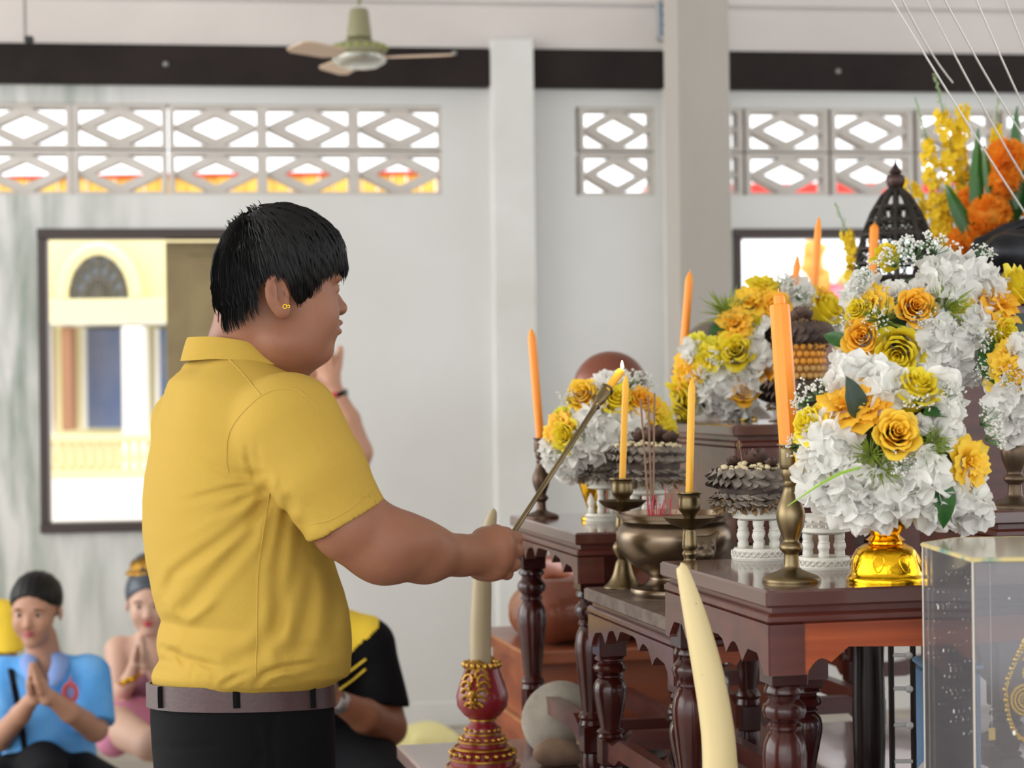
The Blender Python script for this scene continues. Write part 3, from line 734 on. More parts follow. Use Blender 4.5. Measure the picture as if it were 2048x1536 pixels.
def garland(label, base, R, h, seed, two=True, buds=(), husk=True, size=.016):
    t = thing('dried_garland', label, 'garland', base, 0, 'dried garland offerings')
    part('garland_core', lathe([(R*.55, 0), (R*.82, .004), (R*.88, h*.5), (R*.88, h*.94), (R*.6, h)], 28), m_dryb, t)
    ring_obj('leaf_ring', leafring(R*.9, h*.52, h*.5, 30, 2, .5, size*1.15, seed), m_dry, t)
    if two: ring_obj('leaf_ring', leafring(R*.84, h*.04, h*.4, 30, 2, .15, size*1.05, seed+1), m_dry, t)
    if husk: ring_obj('husk_fringe', fringe(R*.84, -size*.12, 170, size*.8, seed+2), m_husk, t)
    part('dried_jasmine', jasmine(R*.88, h*.95, 70, .009, seed), m_pop, t, kind='stuff')
    for i, (a, rr, s) in enumerate(buds):
        b_ = part('lotus_bud', lotusbud(s, seed+i), m_lotus, t); b_.location = (R*rr*math.cos(a), R*rr*math.sin(a), h+.002)
    return t
# on the foreground table
pO2 = on(1518, 1118, ZT); H2 = at(1518, 1003, pO2[1])[2]-ZT
offering_stand('white plaster column stand behind the large brass candlestick, a wide grey garland on it', pO2, .92*pO2[1]/2.9*1.02, H2)
garland('wide dried grey leaf garland with brown husks between incense burner and thick candle', pO2+v_(-.006, 0, H2-.001), .06, .05, 11, buds=((.6, .1, .034), (2.6, .55, .02), (-.9, .6, .018)), size=.022)
sp = at(1478, 882, pO2[1]-.02); 
tag(obj('dried_flower_tip', join(tube([sp+v_(.004, 0, -.03), sp], .0009, 5), *[xf(grid(lambda u, v: ((u-.5)*.008*math.sin(PI*v), .002*math.sin(PI*v), v*.016), 3, 5), sp+v_(0, 0, -.014), a) for a in (0, 1.2, 2.4, 3.6, 4.8)]), m_husk, world=True, loc=sp+v_(.004, 0, -.03)), 'pale dried pointed bud sticking out of the grey garland on the foreground table', 'dried flower')
pO3 = on(1648, 1136, ZT); H3 = at(1648, 1030, pO3[1])[2]-ZT
offering_stand('white plaster column stand to the right of the large brass candlestick, under the big bouquet', pO3, .92, H3)
# ornate white ladle-like cup beside it
pc = at(1545, 1050, pO3[1]-.03)
# far table
pF1 = on(1204, 1041, ZT); HF = at(1204, 962, pF1[1])[2]-ZT
offering_stand('far left white plaster stand at the edge of the far table', pF1, .78, HF+.006)
garland('dried grey leaf garland on the far left white stand', pF1+v_(.004, 0, HF+.007), .05, .036, 21, buds=((.3, .3, .032), (2.4, .5, .02)), size=.018)
pF2 = on(1312, 1052, ZT); pF2 = on(1296, 1056, ZT); HF2 = at(1296, 960, pF2[1])[2]-ZT
offering_stand('white plaster stand on the far table directly behind the joss sticks', pF2, .95, HF2)
garland('widest dried garland with dark lotus buds behind the joss sticks', pF2+v_(.002, 0, HF2+.001), .066, .062, 31, buds=((1.9, .45, .036), (.4, .2, .042), (-.3, .62, .03)), size=.02)
# tall tiered offering on the raised tier
pT = TBo+EX*.145+EY*.075; pT[0] = at(1600, 800, pT[1])[0]; pT[2] = ZB; Yt = pT[1]
q = lambda py: at(1600, py, Yt)[2]-ZB
tt = thing('tiered_leaf_offering', 'tall tiered offering of dried leaf rings and rolled orange candles topped by a lotus bud', 'offering', pT)
part('plaster_dish', lathe(smoothprof([(.035, 0), (.036, .004), (.028, .008), (.04, q(838)+.004), (.062, q(812))], 3)+[(.055, q(812)), (0, q(820))], 32), m_porc, tt, angle=60)
ring_obj('husk_ring', fringe(.056, q(815), 150, .011, 3, .5), m_husk, tt)
part('garland_core', lathe([(.04, q(812)), (.06, q(808)), (.06, q(765)), (.04, q(758))], 28), m_dryb, tt)
ring_obj('leaf_ring', leafring(.06, q(802), q(765)-q(802), 30, 2, .9, .026, 5), m_dryb, tt)
part('drum_core', lathe([(.042, q(760)), (.042, q(690))], 24), mat('roll_core', (160, 110, 50), .8), tt)
rl = mkmesh('candle_roll', xf(lathe([(.0052, -.012), (.0056, -.010), (.0056, .006), (.005, .0065)], 9), R=basis((1, 0, 0))), mat('tan_roll_end', (196, 150, 80), .6))
ro = mkmesh('candle_roll', rl and xf(lathe([(.0052, -.012), (.0056, -.010), (.0056, .006), (.005, .0065)], 9), R=basis((1, 0, 0))), mat('orange_roll', (222, 150, 40), .55))
for L in range(5):
    zz = q(752)+L*(q(694)-q(752))/4
    for k in range(24):
        a = 2*PI*(k+.5*(L % 2))/24
        o = part('candle_roll', rl if L < 2 else ro, None, tt); o.location = (.044*math.cos(a), .044*math.sin(a), zz); o.rotation_euler = (0, 0, a)
ring_obj('husk_ring', fringe(.044, q(690), 170, .013, 8, .7), m_husk, tt)
part('garland_core', lathe([(.03, q(690)), (.046, q(684)), (.046, q(655)), (.02, q(645))], 28), m_dryb, tt)
ring_obj('leaf_ring', leafring(.046, q(682), q(656)-q(682), 24, 2, 1.0, .03, 9), m_dryb, tt)
part('husk_ring', jasmine(.03, q(648), 40, .009, 4), m_husk, tt)
lb = part('lotus_bud', lotusbud(.044, 6), m_lotus, tt); lb.location = (.004, 0, q(650))
# ------------------------------------------------------------------ flowers
def petal(a, w, r0, r1, z0, z1, curl, ruf=0, ph=0, nu=6, nv=6, tipdrop=0, point=0):
    """cupped petal around the z axis: from radius r0 at z0 to r1 at z1, tip curling outward"""
    def fn(u, v):
        sh = math.sin(PI*(.12+.76*v))**.7 if not point else math.sin(PI*(.12+.8*v))**.7*(1-point*max(0, v-.7))
        x = (u-.5)*2; rr = r0+(r1-r0)*v**1.1+curl*max(0, v-.7)**1.6*3-.10*(x*x)*r1*v+ruf*math.sin(7*u*PI/2+ph)*v*v
        th = a+x*w*.5*sh/(.45+.55*v); zz = z0+(z1-z0)*math.sin(v*PI/2)-tipdrop*max(0, v-.75)**1.5*4-.10*x*x*v*(z1-z0)+ruf*.6*math.cos(9*u+ph)*v*v
        return (rr*math.cos(th), rr*math.sin(th), zz)
    return grid(fn, nu, nv)
def g_rose(seed, open_=1.0):
    r = np.random.default_rng(seed); out = []
    rings = [(3, .02, .07, 2.6, .16, .72, .0), (3, .06, .13, 2.2, .12, .72, .015), (4, .12, .20, 2.0, .06, .70, .03), (4, .19, .29, 1.9, .0, .66, .06), (5, .24, .37, 1.75, -.06, .58, .09), (5, .26, .45*open_, 1.5, -.08, .42, .10)]
    a0 = 0
    for k, (n, r0, r1, w, z0, z1, c) in enumerate(rings):
        for i in range(n):
            out.append(petal(a0+2*PI*i/n+r.uniform(-.15, .15), w, r0, r1*r.uniform(.92, 1.08), z0, z1+r.uniform(-.03, .03), c, .012, r.uniform(0, 6), tipdrop=c*.5))
        a0 += .7
    return join(*out)
def g_peony(seed):
    r = np.random.default_rng(seed); out = []; a0 = 0
    for k, (n, r0, r1, w, z0, z1, c) in enumerate([(4, .02, .12, 1.8, .1, .42, .03), (5, .06, .26, 1.5, .06, .40, .08), (6, .1, .42, 1.35, .02, .32, .12), (6, .12, .52, 1.3, 0, .18, .1)]):
        for i in range(n): out.append(petal(a0+2*PI*i/n+r.uniform(-.2, .2), w, r0, r1*r.uniform(.85, 1.12), z0, z1+r.uniform(-.05, .05), c, .035, r.uniform(0, 6), tipdrop=c*.3))
        a0 += .5
    return join(*out)
def g_floret(seed, yellow=False):
    r = np.random.default_rng(seed); out = []
    for i in range(4):
        a = PI/2*i+r.uniform(-.12, .12); R = basis((math.cos(a), math.sin(a), r.uniform(.2, .55)))
        def fn(u, v):
            x = (u-.5)*2; w = .29*math.sin(PI*min(1, .05+.93*v))**.5; return (x*w, -.10*x*x-.12*math.sin(PI*v)+.02*math.sin(6*u+i), .03+.48*v)
        out.append(xf(grid(fn, 5, 6), R=R))
    out.append(ball((0, 0, .02), .05, 6, 4)); return join(*out)
def g_mum(seed, n=70, wide=.05):
    r = np.random.default_rng(seed); out = []
    for i in range(n):
        el = math.acos(1-(i+.5)/n*1.05); a = i*2.39996; d = np.array([math.sin(el)*math.cos(a), math.sin(el)*math.sin(a), math.cos(el)])
        R = basis(d); L = r.uniform(.4, .5)
        def fn(u, v):
            x = (u-.5)*2; w = wide*(.5+v)*(1 if v < .9 else .7); return (x*w, .06*v*v+.03*x*x, L*v*.98)
        out.append(xf(grid(fn, 3, 4), R=R))
    g = join(*out); return (g[0]*np.array([1, 1, .75]), g[1])
def g_leaf(seed, w=.24, bend=.35):
    def fn(u, v):
        x = (u-.5)*2; ww = w*math.sin(PI*v**.8)**.8; return (x*ww, v, -.28*abs(x)*ww*-1-bend*v*v+.015*math.sin(v*18)*abs(x))
    return grid(fn, 5, 9)
def g_breath(seed):
    r = np.random.default_rng(seed); st = []; fl = []
    for k in range(22):
        d = r.normal(size=3); d[2] = abs(d[2])+.7; d /= np.linalg.norm(d); e = d*r.uniform(.55, 1.0); st.append(tube([(0, 0, 0), e*.5+r.normal(0, .03, 3), e], .012, 4))
        for q in range(3): fl.append(ball(e+r.normal(0, .06, 3), r.uniform(.04, .062), 6, 4))
    return join(*st), join(*fl)
def g_fern(seed):
    r = np.random.default_rng(seed); out = []
    for k in range(60):
        d = r.normal(size=3); d[2] = abs(d[2])+.4; d /= np.linalg.norm(d); R = basis(d); L = r.uniform(.5, 1)
        out.append(xf(grid(lambda u, v: ((u-.5)*.05*math.sin(PI*(v*.9+.1)), .05*v*v, v*L), 3, 4), d*.1, R=R))
    return join(*out)
m_ry = mat('deep_yellow_petal', (255, 222, 74), .55, noise=(.8, (255, 206, 50), .3, .7), transl=.35)
m_ro = mat('orange_yellow_petal', (255, 208, 64), .55, noise=(.8, (255, 188, 46), .3, .7), transl=.35)
m_rl = mat('lemon_petal', (250, 232, 60), .55, noise=(1, (240, 218, 44), .3, .7), transl=.4)
m_wh = mat('white_petal', (242, 241, 236), .6, transl=.35)
m_lm = mat('lime_petal', (232, 224, 74), .6, transl=.25)
m_leaf = mat('green_leaf', (52, 104, 38), .4, spec=.5, noise=(3, (30, 72, 30), .3, .7), transl=.12)
m_dleaf = mat('dark_green_leaf', (38, 62, 40), .4, noise=(3, (26, 46, 32), .3, .7))
m_gst = mat('sprig_green', (84, 134, 78), .6); m_fern = mat('filler_green', (128, 148, 52), .6, transl=.2)
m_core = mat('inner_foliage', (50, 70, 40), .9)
FM = {}
for i in range(3):
    FM['rose%d' % i] = mkmesh('rose', g_rose(i, 1.0+.1*i), m_ry); FM['roseo%d' % i] = mkmesh('rose', g_rose(i+5, 1.05), m_ro); FM['rosel%d' % i] = mkmesh('rose', g_rose(i+9, 1.15), m_rl)
    FM['peo%d' % i] = mkmesh('peony', g_peony(i), m_ro); FM['pey%d' % i] = mkmesh('peony', g_peony(i+4), m_ry); FM['pel%d' % i] = mkmesh('peony', g_peony(i+8), m_rl)
    FM['flo%d' % i] = mkmesh('floret', g_floret(i), m_wh); FM['flw%d' % i] = FM['flo%d' % i]
    FM['mum%d' % i] = mkmesh('chrysanthemum', g_mum(i), m_wh); FM['lime%d' % i] = mkmesh('lime_blossom', g_mum(i+3, 44, .085), m_lm)
    FM['leaf%d' % i] = mkmesh('leaf', g_leaf(i), m_leaf); FM['dleaf%d' % i] = mkmesh('leaf', g_leaf(i, .3, .2), m_dleaf)
    a_, b_ = g_breath(i); FM['brs%d' % i] = mkmesh('sprig', a_, m_gst); FM['brf%d' % i] = mkmesh('blossoms', b_, m_wh)
    FM['fern%d' % i] = mkmesh('filler_sprig', g_fern(i), m_fern)
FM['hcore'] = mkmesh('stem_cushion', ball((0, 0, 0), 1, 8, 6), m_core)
CNT = [0]
def setm(o, loc, d, s, spin=0, up=(0, 0, 1)):
    M = Matrix(basis(d, up).tolist()).to_4x4(); o.matrix_local = Matrix.Translation(V3(loc)) @ M @ Matrix.Rotation(spin, 4, 'Z') @ Matrix.Scale(s, 4)
NMS = {'rose': 'rose', 'roseo': 'rose', 'rosel': 'rose', 'peo': 'peony', 'pey': 'peony', 'pel': 'peony', 'mum': 'chrysanthemum', 'lime': 'lime_blossom', 'leaf': 'leaf', 'dleaf': 'leaf', 'fern': 'filler_sprig'}
def put(kind, par, loc, d, s, spin=None):
    CNT[0] += 1; i = CNT[0] % 3; spin = random.uniform(0, 6) if spin is None else spin
    if kind == 'hyd':
        o = part('hydrangea', FM['hcore'], None, par); d = np.array(d)/np.linalg.norm(d)
        rr = s*.36; setm(o, loc+d*s*.05, d, rr, 0); n = max(6, int(8.5*(s/.05)**1.0)); n = min(n, 15)
        for k in range(n):
            el = math.acos(1-(k+.4)/n*1.15); a = k*2.39996+spin; e = np.array([math.sin(el)*math.cos(a), math.sin(el)*math.sin(a), math.cos(el)])
            f = part('floret', FM['flo%d' % ((k+i) % 3)], None, o); setm(f, e*1.12, e+RNG.normal(0, .18, 3), .046/rr*RNG.uniform(.88, 1.08)*min(1.15, max(.75, s/.05)), random.uniform(0, 6))
        return o
    if kind == 'br':
        o = part('babys_breath', FM['brs%d' % i], None, par); setm(o, loc, d, s*.6, spin); f = part('blossoms', FM['brf%d' % i], None, o, kind='stuff'); return o
    o = part(NMS[kind], FM['%s%d' % (kind, i)], None, par)
    if kind in ('leaf', 'dleaf'):
        setm(o, loc, d, s, 0, up=(math.cos(spin), 0.15, math.sin(spin)))
    else: setm(o, loc-np.array(d)/np.linalg.norm(d)*s*.3, d, s, spin)
    return o
def bouquet(label, cx, cy, rx, ry, Y, items, base, vase, fill=10, depth=.85, fillk=('hyd', 'hyd', 'roseo', 'rosel', 'br', 'fern', 'mum', 'leaf'), core=.62):
    t = thing('flower_arrangement', label, 'flowers', base, 0, 'yellow and white flower arrangements')
    k = Y/F; C = at(cx, cy, Y); Rx, Rz = rx*k, ry*k; Rd = Rx*depth; B = np.array(base)
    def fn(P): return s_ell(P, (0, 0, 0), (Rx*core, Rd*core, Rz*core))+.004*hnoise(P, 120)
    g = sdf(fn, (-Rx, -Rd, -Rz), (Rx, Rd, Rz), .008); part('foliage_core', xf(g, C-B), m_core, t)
    for it in items:
        kind, px, py, sz = it[:4]; nx = (px-cx)/rx; nz = -(py-cy)/ry; q = nx*nx+nz*nz
        ny = -math.sqrt(max(.06, 1-min(q, .94))); f = .86/max(1, math.sqrt(q+ny*ny))
        s = sz*k; p0 = at(px, py, Y+ny*Rd*.8); d = np.array([nx*.9, ny*.9-.15, nz*.9+.12])
        if len(it) > 5: d = np.array(it[5], float)
        if kind == 'hyd': p0 = p0-d/np.linalg.norm(d)*s*.28
        put(kind, t, p0-B, d, s*(1.08 if kind not in ('hyd',) else 1), it[4] if len(it) > 4 else None)
    for j in range(fill):      # the far side of the dome
        a = 2*PI*j/fill+.3; e = RNG.uniform(-.3, .8); d = np.array([math.cos(a)*math.cos(e)*.8, abs(math.sin(a))*math.cos(e)+.15, math.sin(e)])
        kd = fillk[j % len(fillk)]; sz = {'hyd': .06, 'br': .05, 'fern': .04, 'leaf': .06}.get(kd, .05)
        put(kd, t, C-B+d*np.array([Rx, Rd, Rz])*.62, d, sz)
    vase(t, C-B, k); return t
def vase_gold_pedestal(t, C, k):
    z1 = C[2]-.075
    R = .051
    pr = smoothprof([(R, 0), (R*1.0, .006), (R*.9, .012), (R*.86, .024), (R*.74, .042), (R*.5, .05)], 3)+[(R*.42, .0505), (R*.42, .053), (R*.5, .055), (R*.42, .058), (R*.36, .061)]+smoothprof([(R*.4, .064), (R*.72, .078), (R*.98, .1), (R*1.0, .12)], 3)+[(R*.9, .12), (0, .1)]
    part('gold_pedestal_bowl', lathe(pr, 48, wob=lambda a, j: .02*abs(math.sin(4*a)) if j > 3 and j < 18 else 0), m_gold, t, angle=50)
    # embossed leaf ornaments
    for s_ in range(8):
        a0 = 2*PI*(s_+.5)/8; pa = []
        for q in np.linspace(0, 1, 15):
            an = 2*PI*q; aa = a0+.16*math.sin(an)*(1-.4*math.cos(an)); zz = .027-.011*math.cos(an); rr = R*np.interp(zz, [.012, .024, .042], [.9, .86, .74])+.0012
            pa.append((rr*math.cos(aa), rr*math.sin(aa), zz))
        part('embossed_ornament', join(tube(pa, .0007, 5), tube([(R*.87*math.cos(a0), R*.87*math.sin(a0), .02), (R*.78*math.cos(a0), R*.78*math.sin(a0), .038)], .0008, 5)), m_gold, t)
def mk_vase(h, R, m):
    def f(t, C, k):
        top = C[2]-.03
        pr = smoothprof([(R*.7, 0), (R*.72, .006), (R*.4, .014), (R*.35, .022), (R*.8, top*.45), (R, top*.75), (R*.9, top)], 3)
        part('vase', lathe(pr, 32), m, t, angle=50)
    return f
YA = 2.66; bA_ = on(1772, 1164, ZT); YA = bA_[1]
bouquet('big front bouquet of roses and hydrangeas in an embossed gold pedestal bowl', 1790, 895, 195, 165, YA, [
 ('rose', 1793, 868, 92, 1.0, (.0, -1, .25)), ('peo', 1690, 808, 118), ('peo', 1735, 805, 80), ('rosel', 1832, 780, 92), ('rosel', 1625, 850, 80), ('pey', 1612, 940, 84),
 ('pey', 1945, 925, 92, 0, (.55, -1, 0)), ('pey', 1950, 960, 74), ('mum', 1893, 862, 84), ('mum', 1850, 845, 50), ('hyd', 1650, 880, 118), ('hyd', 1630, 960, 120), ('hyd', 1700, 960, 110), ('hyd', 1700, 1005, 130),
 ('hyd', 1790, 990, 130), ('hyd', 1740, 1020, 100), ('hyd', 1850, 950, 120), ('hyd', 1880, 1015, 110), ('hyd', 1930, 1000, 120), ('hyd', 1955, 1030, 80), ('hyd', 1770, 770, 90), ('hyd', 1700, 750, 110), ('hyd', 1880, 775, 90), ('hyd', 1900, 820, 70), ('hyd', 1745, 745, 80),
 ('lime', 1682, 935, 74, 0, (-.1, -1, .1)), ('fern', 1740, 910, 50), ('fern', 1860, 900, 60), ('fern', 1870, 880, 40), ('dleaf', 1715, 838, 80, 2.0, (.5, -.8, -.2)), ('leaf', 1882, 955, 90, -1.5, (.2, -1, .2)), ('leaf', 1845, 830, 70, .3, (0, -.6, .8)), ('leaf', 1900, 900, 60, 2.4, (0, -.7, .6)),
 ('br', 1640, 800, 80), ('br', 1615, 815, 60), ('br', 1960, 850, 80), ('br', 1970, 880, 70), ('br', 1890, 800, 70), ('br', 1800, 930, 60), ('br', 1830, 810, 60), ('br', 1600, 890, 50), ('fern', 1760, 940, 60),
 ], (bA_[0], bA_[1], ZT), vase_gold_pedestal, fill=16)
# thin grass blade reaching left
g0 = at(1720, 935, YA-.09); g1 = at(1640, 968, YA-.13); g2 = at(1575, 1012, YA-.10)
# upper bouquet on the near part of the tiers
YB = 3.33
def vb(t, C, k): mk_vase(0, .05, m_gold)(t, C, k)
bB_ = (at(1850, 760, YB)[0], YB, ZU)
bB_ = np.array([at(1855, 760, YB)[0], YB, 0]); bB_[2] = ZU
bouquet('upper right bouquet of white hydrangeas and yellow roses beside the metal canopy', 1862, 645, 205, 150, YB, [
 ('hyd', 1920, 545, 150), ('hyd', 1880, 560, 90), ('hyd', 1975, 560, 90), ('peo', 2002, 600, 116), ('rosel', 2030, 575, 90), ('peo', 1985, 580, 60), ('lime', 1935, 600, 76), ('lime', 1925, 615, 50), ('roseo', 1830, 615, 76, 0, (0, -1, .2)), ('roseo', 1726, 675, 80, 0, (-.3, -1, .1)),
 ('rosel', 1797, 705, 96), ('rosel', 1997, 665, 72), ('pey', 1738, 605, 76), ('rosel', 1718, 620, 50), ('mum', 1785, 585, 84), ('mum', 1840, 575, 60), ('hyd', 1880, 665, 110), ('hyd', 1910, 690, 130), ('hyd', 1870, 715, 120), ('hyd', 1930, 735, 100), ('hyd', 1960, 650, 70), ('hyd', 1700, 740, 110), ('hyd', 1750, 740, 90),
 ('pey', 1685, 705, 50), ('leaf', 1700, 690, 60, 2.6, (-.3, -.9, .3)), ('dleaf', 2010, 640, 90, -.4, (.3, -.8, .2)), ('br', 1830, 520, 90), ('br', 1870, 510, 80), ('br', 1790, 535, 80), ('br', 1740, 560, 70), ('br', 1850, 640, 60), ('br', 1760, 640, 60), ('br', 1700, 650, 50), ('br', 1960, 520, 60), ('fern', 1765, 640, 60), ('fern', 1830, 760, 60), ('br', 1810, 740, 60),
 ('rosel', 1775, 515, 60), ('fern', 1890, 610, 70), ('fern', 1990, 720, 60), ('br', 1990, 720, 60), ('hyd', 1725, 570, 60), ('hyd', 1710, 590, 60),
 ], bB_, vb, fill=14)
YE = 3.2
bE = np.array([at(2075, 800, YE)[0], YE+.02, ZU]); bE = np.array([TUo[0]+.19, YE+.03, ZU])
bouquet('bouquet cut by the right edge behind the dark candlestick, ivy leaf hanging from it', 2075, 765, 120, 125, bE[1], [
 ('pey', 2010, 735, 84), ('pey', 2018, 700, 60), ('peo', 2040, 760, 70), ('hyd', 2015, 800, 90), ('hyd', 2020, 850, 90), ('hyd', 2045, 830, 100), ('leaf', 1990, 770, 110, 1.6, (-.1, -.9, .3)), ('leaf', 1998, 790, 90, .8, (-.3, -.9, .1)), ('br', 1985, 690, 60), ('br', 1975, 745, 50), ('mum', 2045, 690, 60), ('hyd', 2060, 700, 90), ('hyd', 2080, 780, 100), ('br', 2020, 760, 50)],
 bE, mk_vase(0, .045, m_gold), fill=8)
# mid bouquet on the raised tier
bC = TBo+EX*.13+EY*.31; bC[2] = ZB; YC = bC[1]
bouquet('mid bouquet on the raised tier before the grey pillar, mostly yellow with white below', 1520, 690, 178, 138, YC, [
 ('pel', 1525, 565, 70), ('pey', 1500, 600, 76), ('peo', 1470, 645, 70), ('pey', 1540, 590, 50), ('lime', 1505, 640, 60), ('rosel', 1473, 700, 72, 0, (-.2, -1, .2)), ('roseo', 1553, 612, 56, 0, (-.2, -1, .2)), ('hyd', 1550, 670, 90), ('hyd', 1530, 700, 90), ('hyd', 1440, 770, 110), ('hyd', 1410, 800, 100), ('hyd', 1465, 810, 90), ('hyd', 1500, 760, 80),
 ('roseo', 1485, 780, 64, 0, (0, -1, .2)), ('lime', 1385, 695, 76), ('pel', 1410, 720, 70), ('pey', 1370, 745, 76), ('peo', 1390, 740, 60), ('pel', 1357, 790, 70), ('lime', 1420, 700, 60), ('pel', 1360, 830, 50), ('dleaf', 1475, 738, 70, 0.2, (0, -.8, .5)), ('leaf', 1425, 665, 60, .6, (-.3, -.6, .7)), ('br', 1445, 720, 60), ('br', 1410, 750, 60), ('br', 1500, 830, 40),
 ('peo', 1655, 595, 80), ('rosel', 1650, 620, 70), ('mum', 1620, 570, 56), ('hyd', 1590, 580, 70), ('br', 1595, 600, 60), ('br', 1570, 580, 60), ('hyd', 1690, 650, 70), ('peo', 1680, 610, 50), ('br', 1690, 620, 50), ('hyd', 1380, 700, 40), ('fern', 1450, 620, 60), ('roseo', 1535, 745, 50)],
 bC, mk_vase(0, .04, m_gold), fill=12)
# far left bouquet on the far table
bD = T3o+EX*.115+EY*.30; bD[2] = ZT; YD = bD[1]
bouquet('far left bouquet in a small gold vase behind the dried garlands on the far table', 1235, 860, 150, 105, YD, [
 ('rose', 1166, 790, 62, 0, (-.3, -1, .3)), ('rosel', 1235, 800, 66), ('roseo', 1280, 805, 62), ('pey', 1312, 815, 60), ('pel', 1325, 835, 60), ('peo', 1115, 850, 60), ('rosel', 1135, 870, 62), ('lime', 1115, 830, 56), ('hyd', 1185, 840, 70), ('hyd', 1115, 925, 76), ('hyd', 1100, 900, 50), ('hyd', 1210, 770, 70), ('hyd', 1235, 765, 60), ('hyd', 1150, 905, 70), ('br', 1145, 805, 50), ('br', 1260, 775, 60), ('br', 1280, 775, 60), ('leaf', 1108, 890, 44, .5, (-.5, -.6, .4)), ('pey', 1098, 870, 50), ('hyd', 1135, 945, 50), ('peo', 1300, 860, 60), ('pel', 1340, 860, 50), ('lime', 1340, 880, 44), ('fern', 1130, 890, 40), ('br', 1165, 870, 40), ('hyd', 1265, 850, 80), ('hyd', 1225, 870, 70), ('pel', 1290, 880, 60), ('hyd', 1180, 890, 60)],
 bD, mk_vase(0, .032, m_gold), fill=10, core=.5)

# marigold and orchid arrangement at the top right
YM = TCo[1]+.34
pm = at(1960, 540, YM)
M_ = np.array([pm[0], YM, ZC])
mg = thing('marigold_arrangement', 'marigold and yellow orchid arrangement with long green leaves behind the dark statue', 'flowers', M_)
m_mari = mat('marigold_orange', (252, 176, 52), .7, noise=(2, (246, 152, 36), .3, .7), transl=.3); m_orch = mat('orchid_yellow', (244, 210, 36), .6, transl=.25); m_blade = mat('long_leaf_green', (56, 110, 36), .35, noise=(2, (30, 76, 28), .3, .7), stretch=(4, 4, 1), transl=.1)
part('vase', lathe(smoothprof([(.03, 0), (.032, .006), (.02, .012), (.036, .035), (.045, .07), (.04, .1)], 3), 24), m_gold, mg)
def g_mari(seed):
    r = np.random.default_rng(seed); out = [ball((0, 0, -.05), .36, 10, 7)]
    for i in range(150):
        d = r.normal(size=3); d[2] = abs(d[2]) if r.random() < .75 else d[2]*.6; d /= np.linalg.norm(d); R = basis(d, r.normal(size=3))
        out.append(xf(grid(lambda u, v: ((u-.5)*.17*(.5+v), .03*math.sin(9*u)*v, .16*v+.02*math.cos(8*u)), 4, 3), d*.32, R=R))
    return join(*out)
mm_ = [mkmesh('marigold', g_mari(i), m_mari) for i in range(3)]
for i, (x, y, s, dy) in enumerate([(2012, 322, 76, -.03), (2008, 368, 66, -.04), (1980, 432, 74, -.05), (1962, 478, 70, -.04), (1930, 486, 60, -.02), (1940, 400, 46, .01), (2000, 480, 70, -.02), (1945, 440, 50, 0), (2040, 400, 60, .02)]):
    o = part('marigold', mm_[i % 3], None, mg); setm(o, at(x, y, YM+dy)-M_, (RNG.normal(0, .3), -1, .5), s*YM/F*1.25, random.uniform(0, 6))
def blade(pts, w, dy=0):
    P = spline([at(x, y, YM+dy+j*.004)-M_ for j, (x, y) in enumerate(pts)], 5); n = len(P)
    def fn(u, v):
        i = min(int(v*(n-1)+.5), n-1); t = P[min(i+1, n-1)]-P[max(i-1, 0)]; sd = np.cross(t, (0, 1, 0)); sd /= np.linalg.norm(sd)+1e-9
        x = (u-.5)*2; return P[i]+sd*x*w*YM/F*math.sin(PI*(.06+.92*v**.8))**.8+np.array([0, .006*abs(x), 0])
    return grid(fn, 5, n)
for pts, w, dy in [(((1965, 470), (1955, 400), (1955, 330), (1958, 256)), 15, -.05), (((1980, 400), (1975, 340), (1968, 290)), 9, -.06), (((1975, 500), (1940, 460), (1912, 410), (1893, 368)), 17, -.06), (((1995, 480), (2020, 430), (2045, 370), (2065, 320)), 22, -.06), (((2030, 400), (2035, 320), (2033, 260), (2036, 212)), 11, .0), (((2035, 420), (2050, 350), (2056, 330)), 20, -.07), (((2010, 440), (1995, 410), (1985, 395)), 10, -.07)]:
    part('long_leaf', blade(pts, w, dy), m_blade, mg)
m_tip = mat('orchid_bud_tip', (186, 198, 150), .7)
orch = {}
def g_orch(seed):
    r = np.random.default_rng(seed); out = []
    for k in range(5):
        a = 2*PI*k/5+r.uniform(-.2, .2); R = basis((math.cos(a), math.sin(a), .35)); w = .34 if k == 0 else .17
        out.append(xf(grid(lambda u, v: ((u-.5)*2*w*math.sin(PI*(.1+.8*v))**.6, .05*math.sin(5*u), v*.5), 4, 4), R=R))
    return join(*out)
om = [mkmesh('orchid_blossom', g_orch(i), m_orch) for i in range(3)]; tb = mkmesh('bud', ball((0, 0, 0), .5, 6, 5, (.7, .7, 1.1)), m_tip)
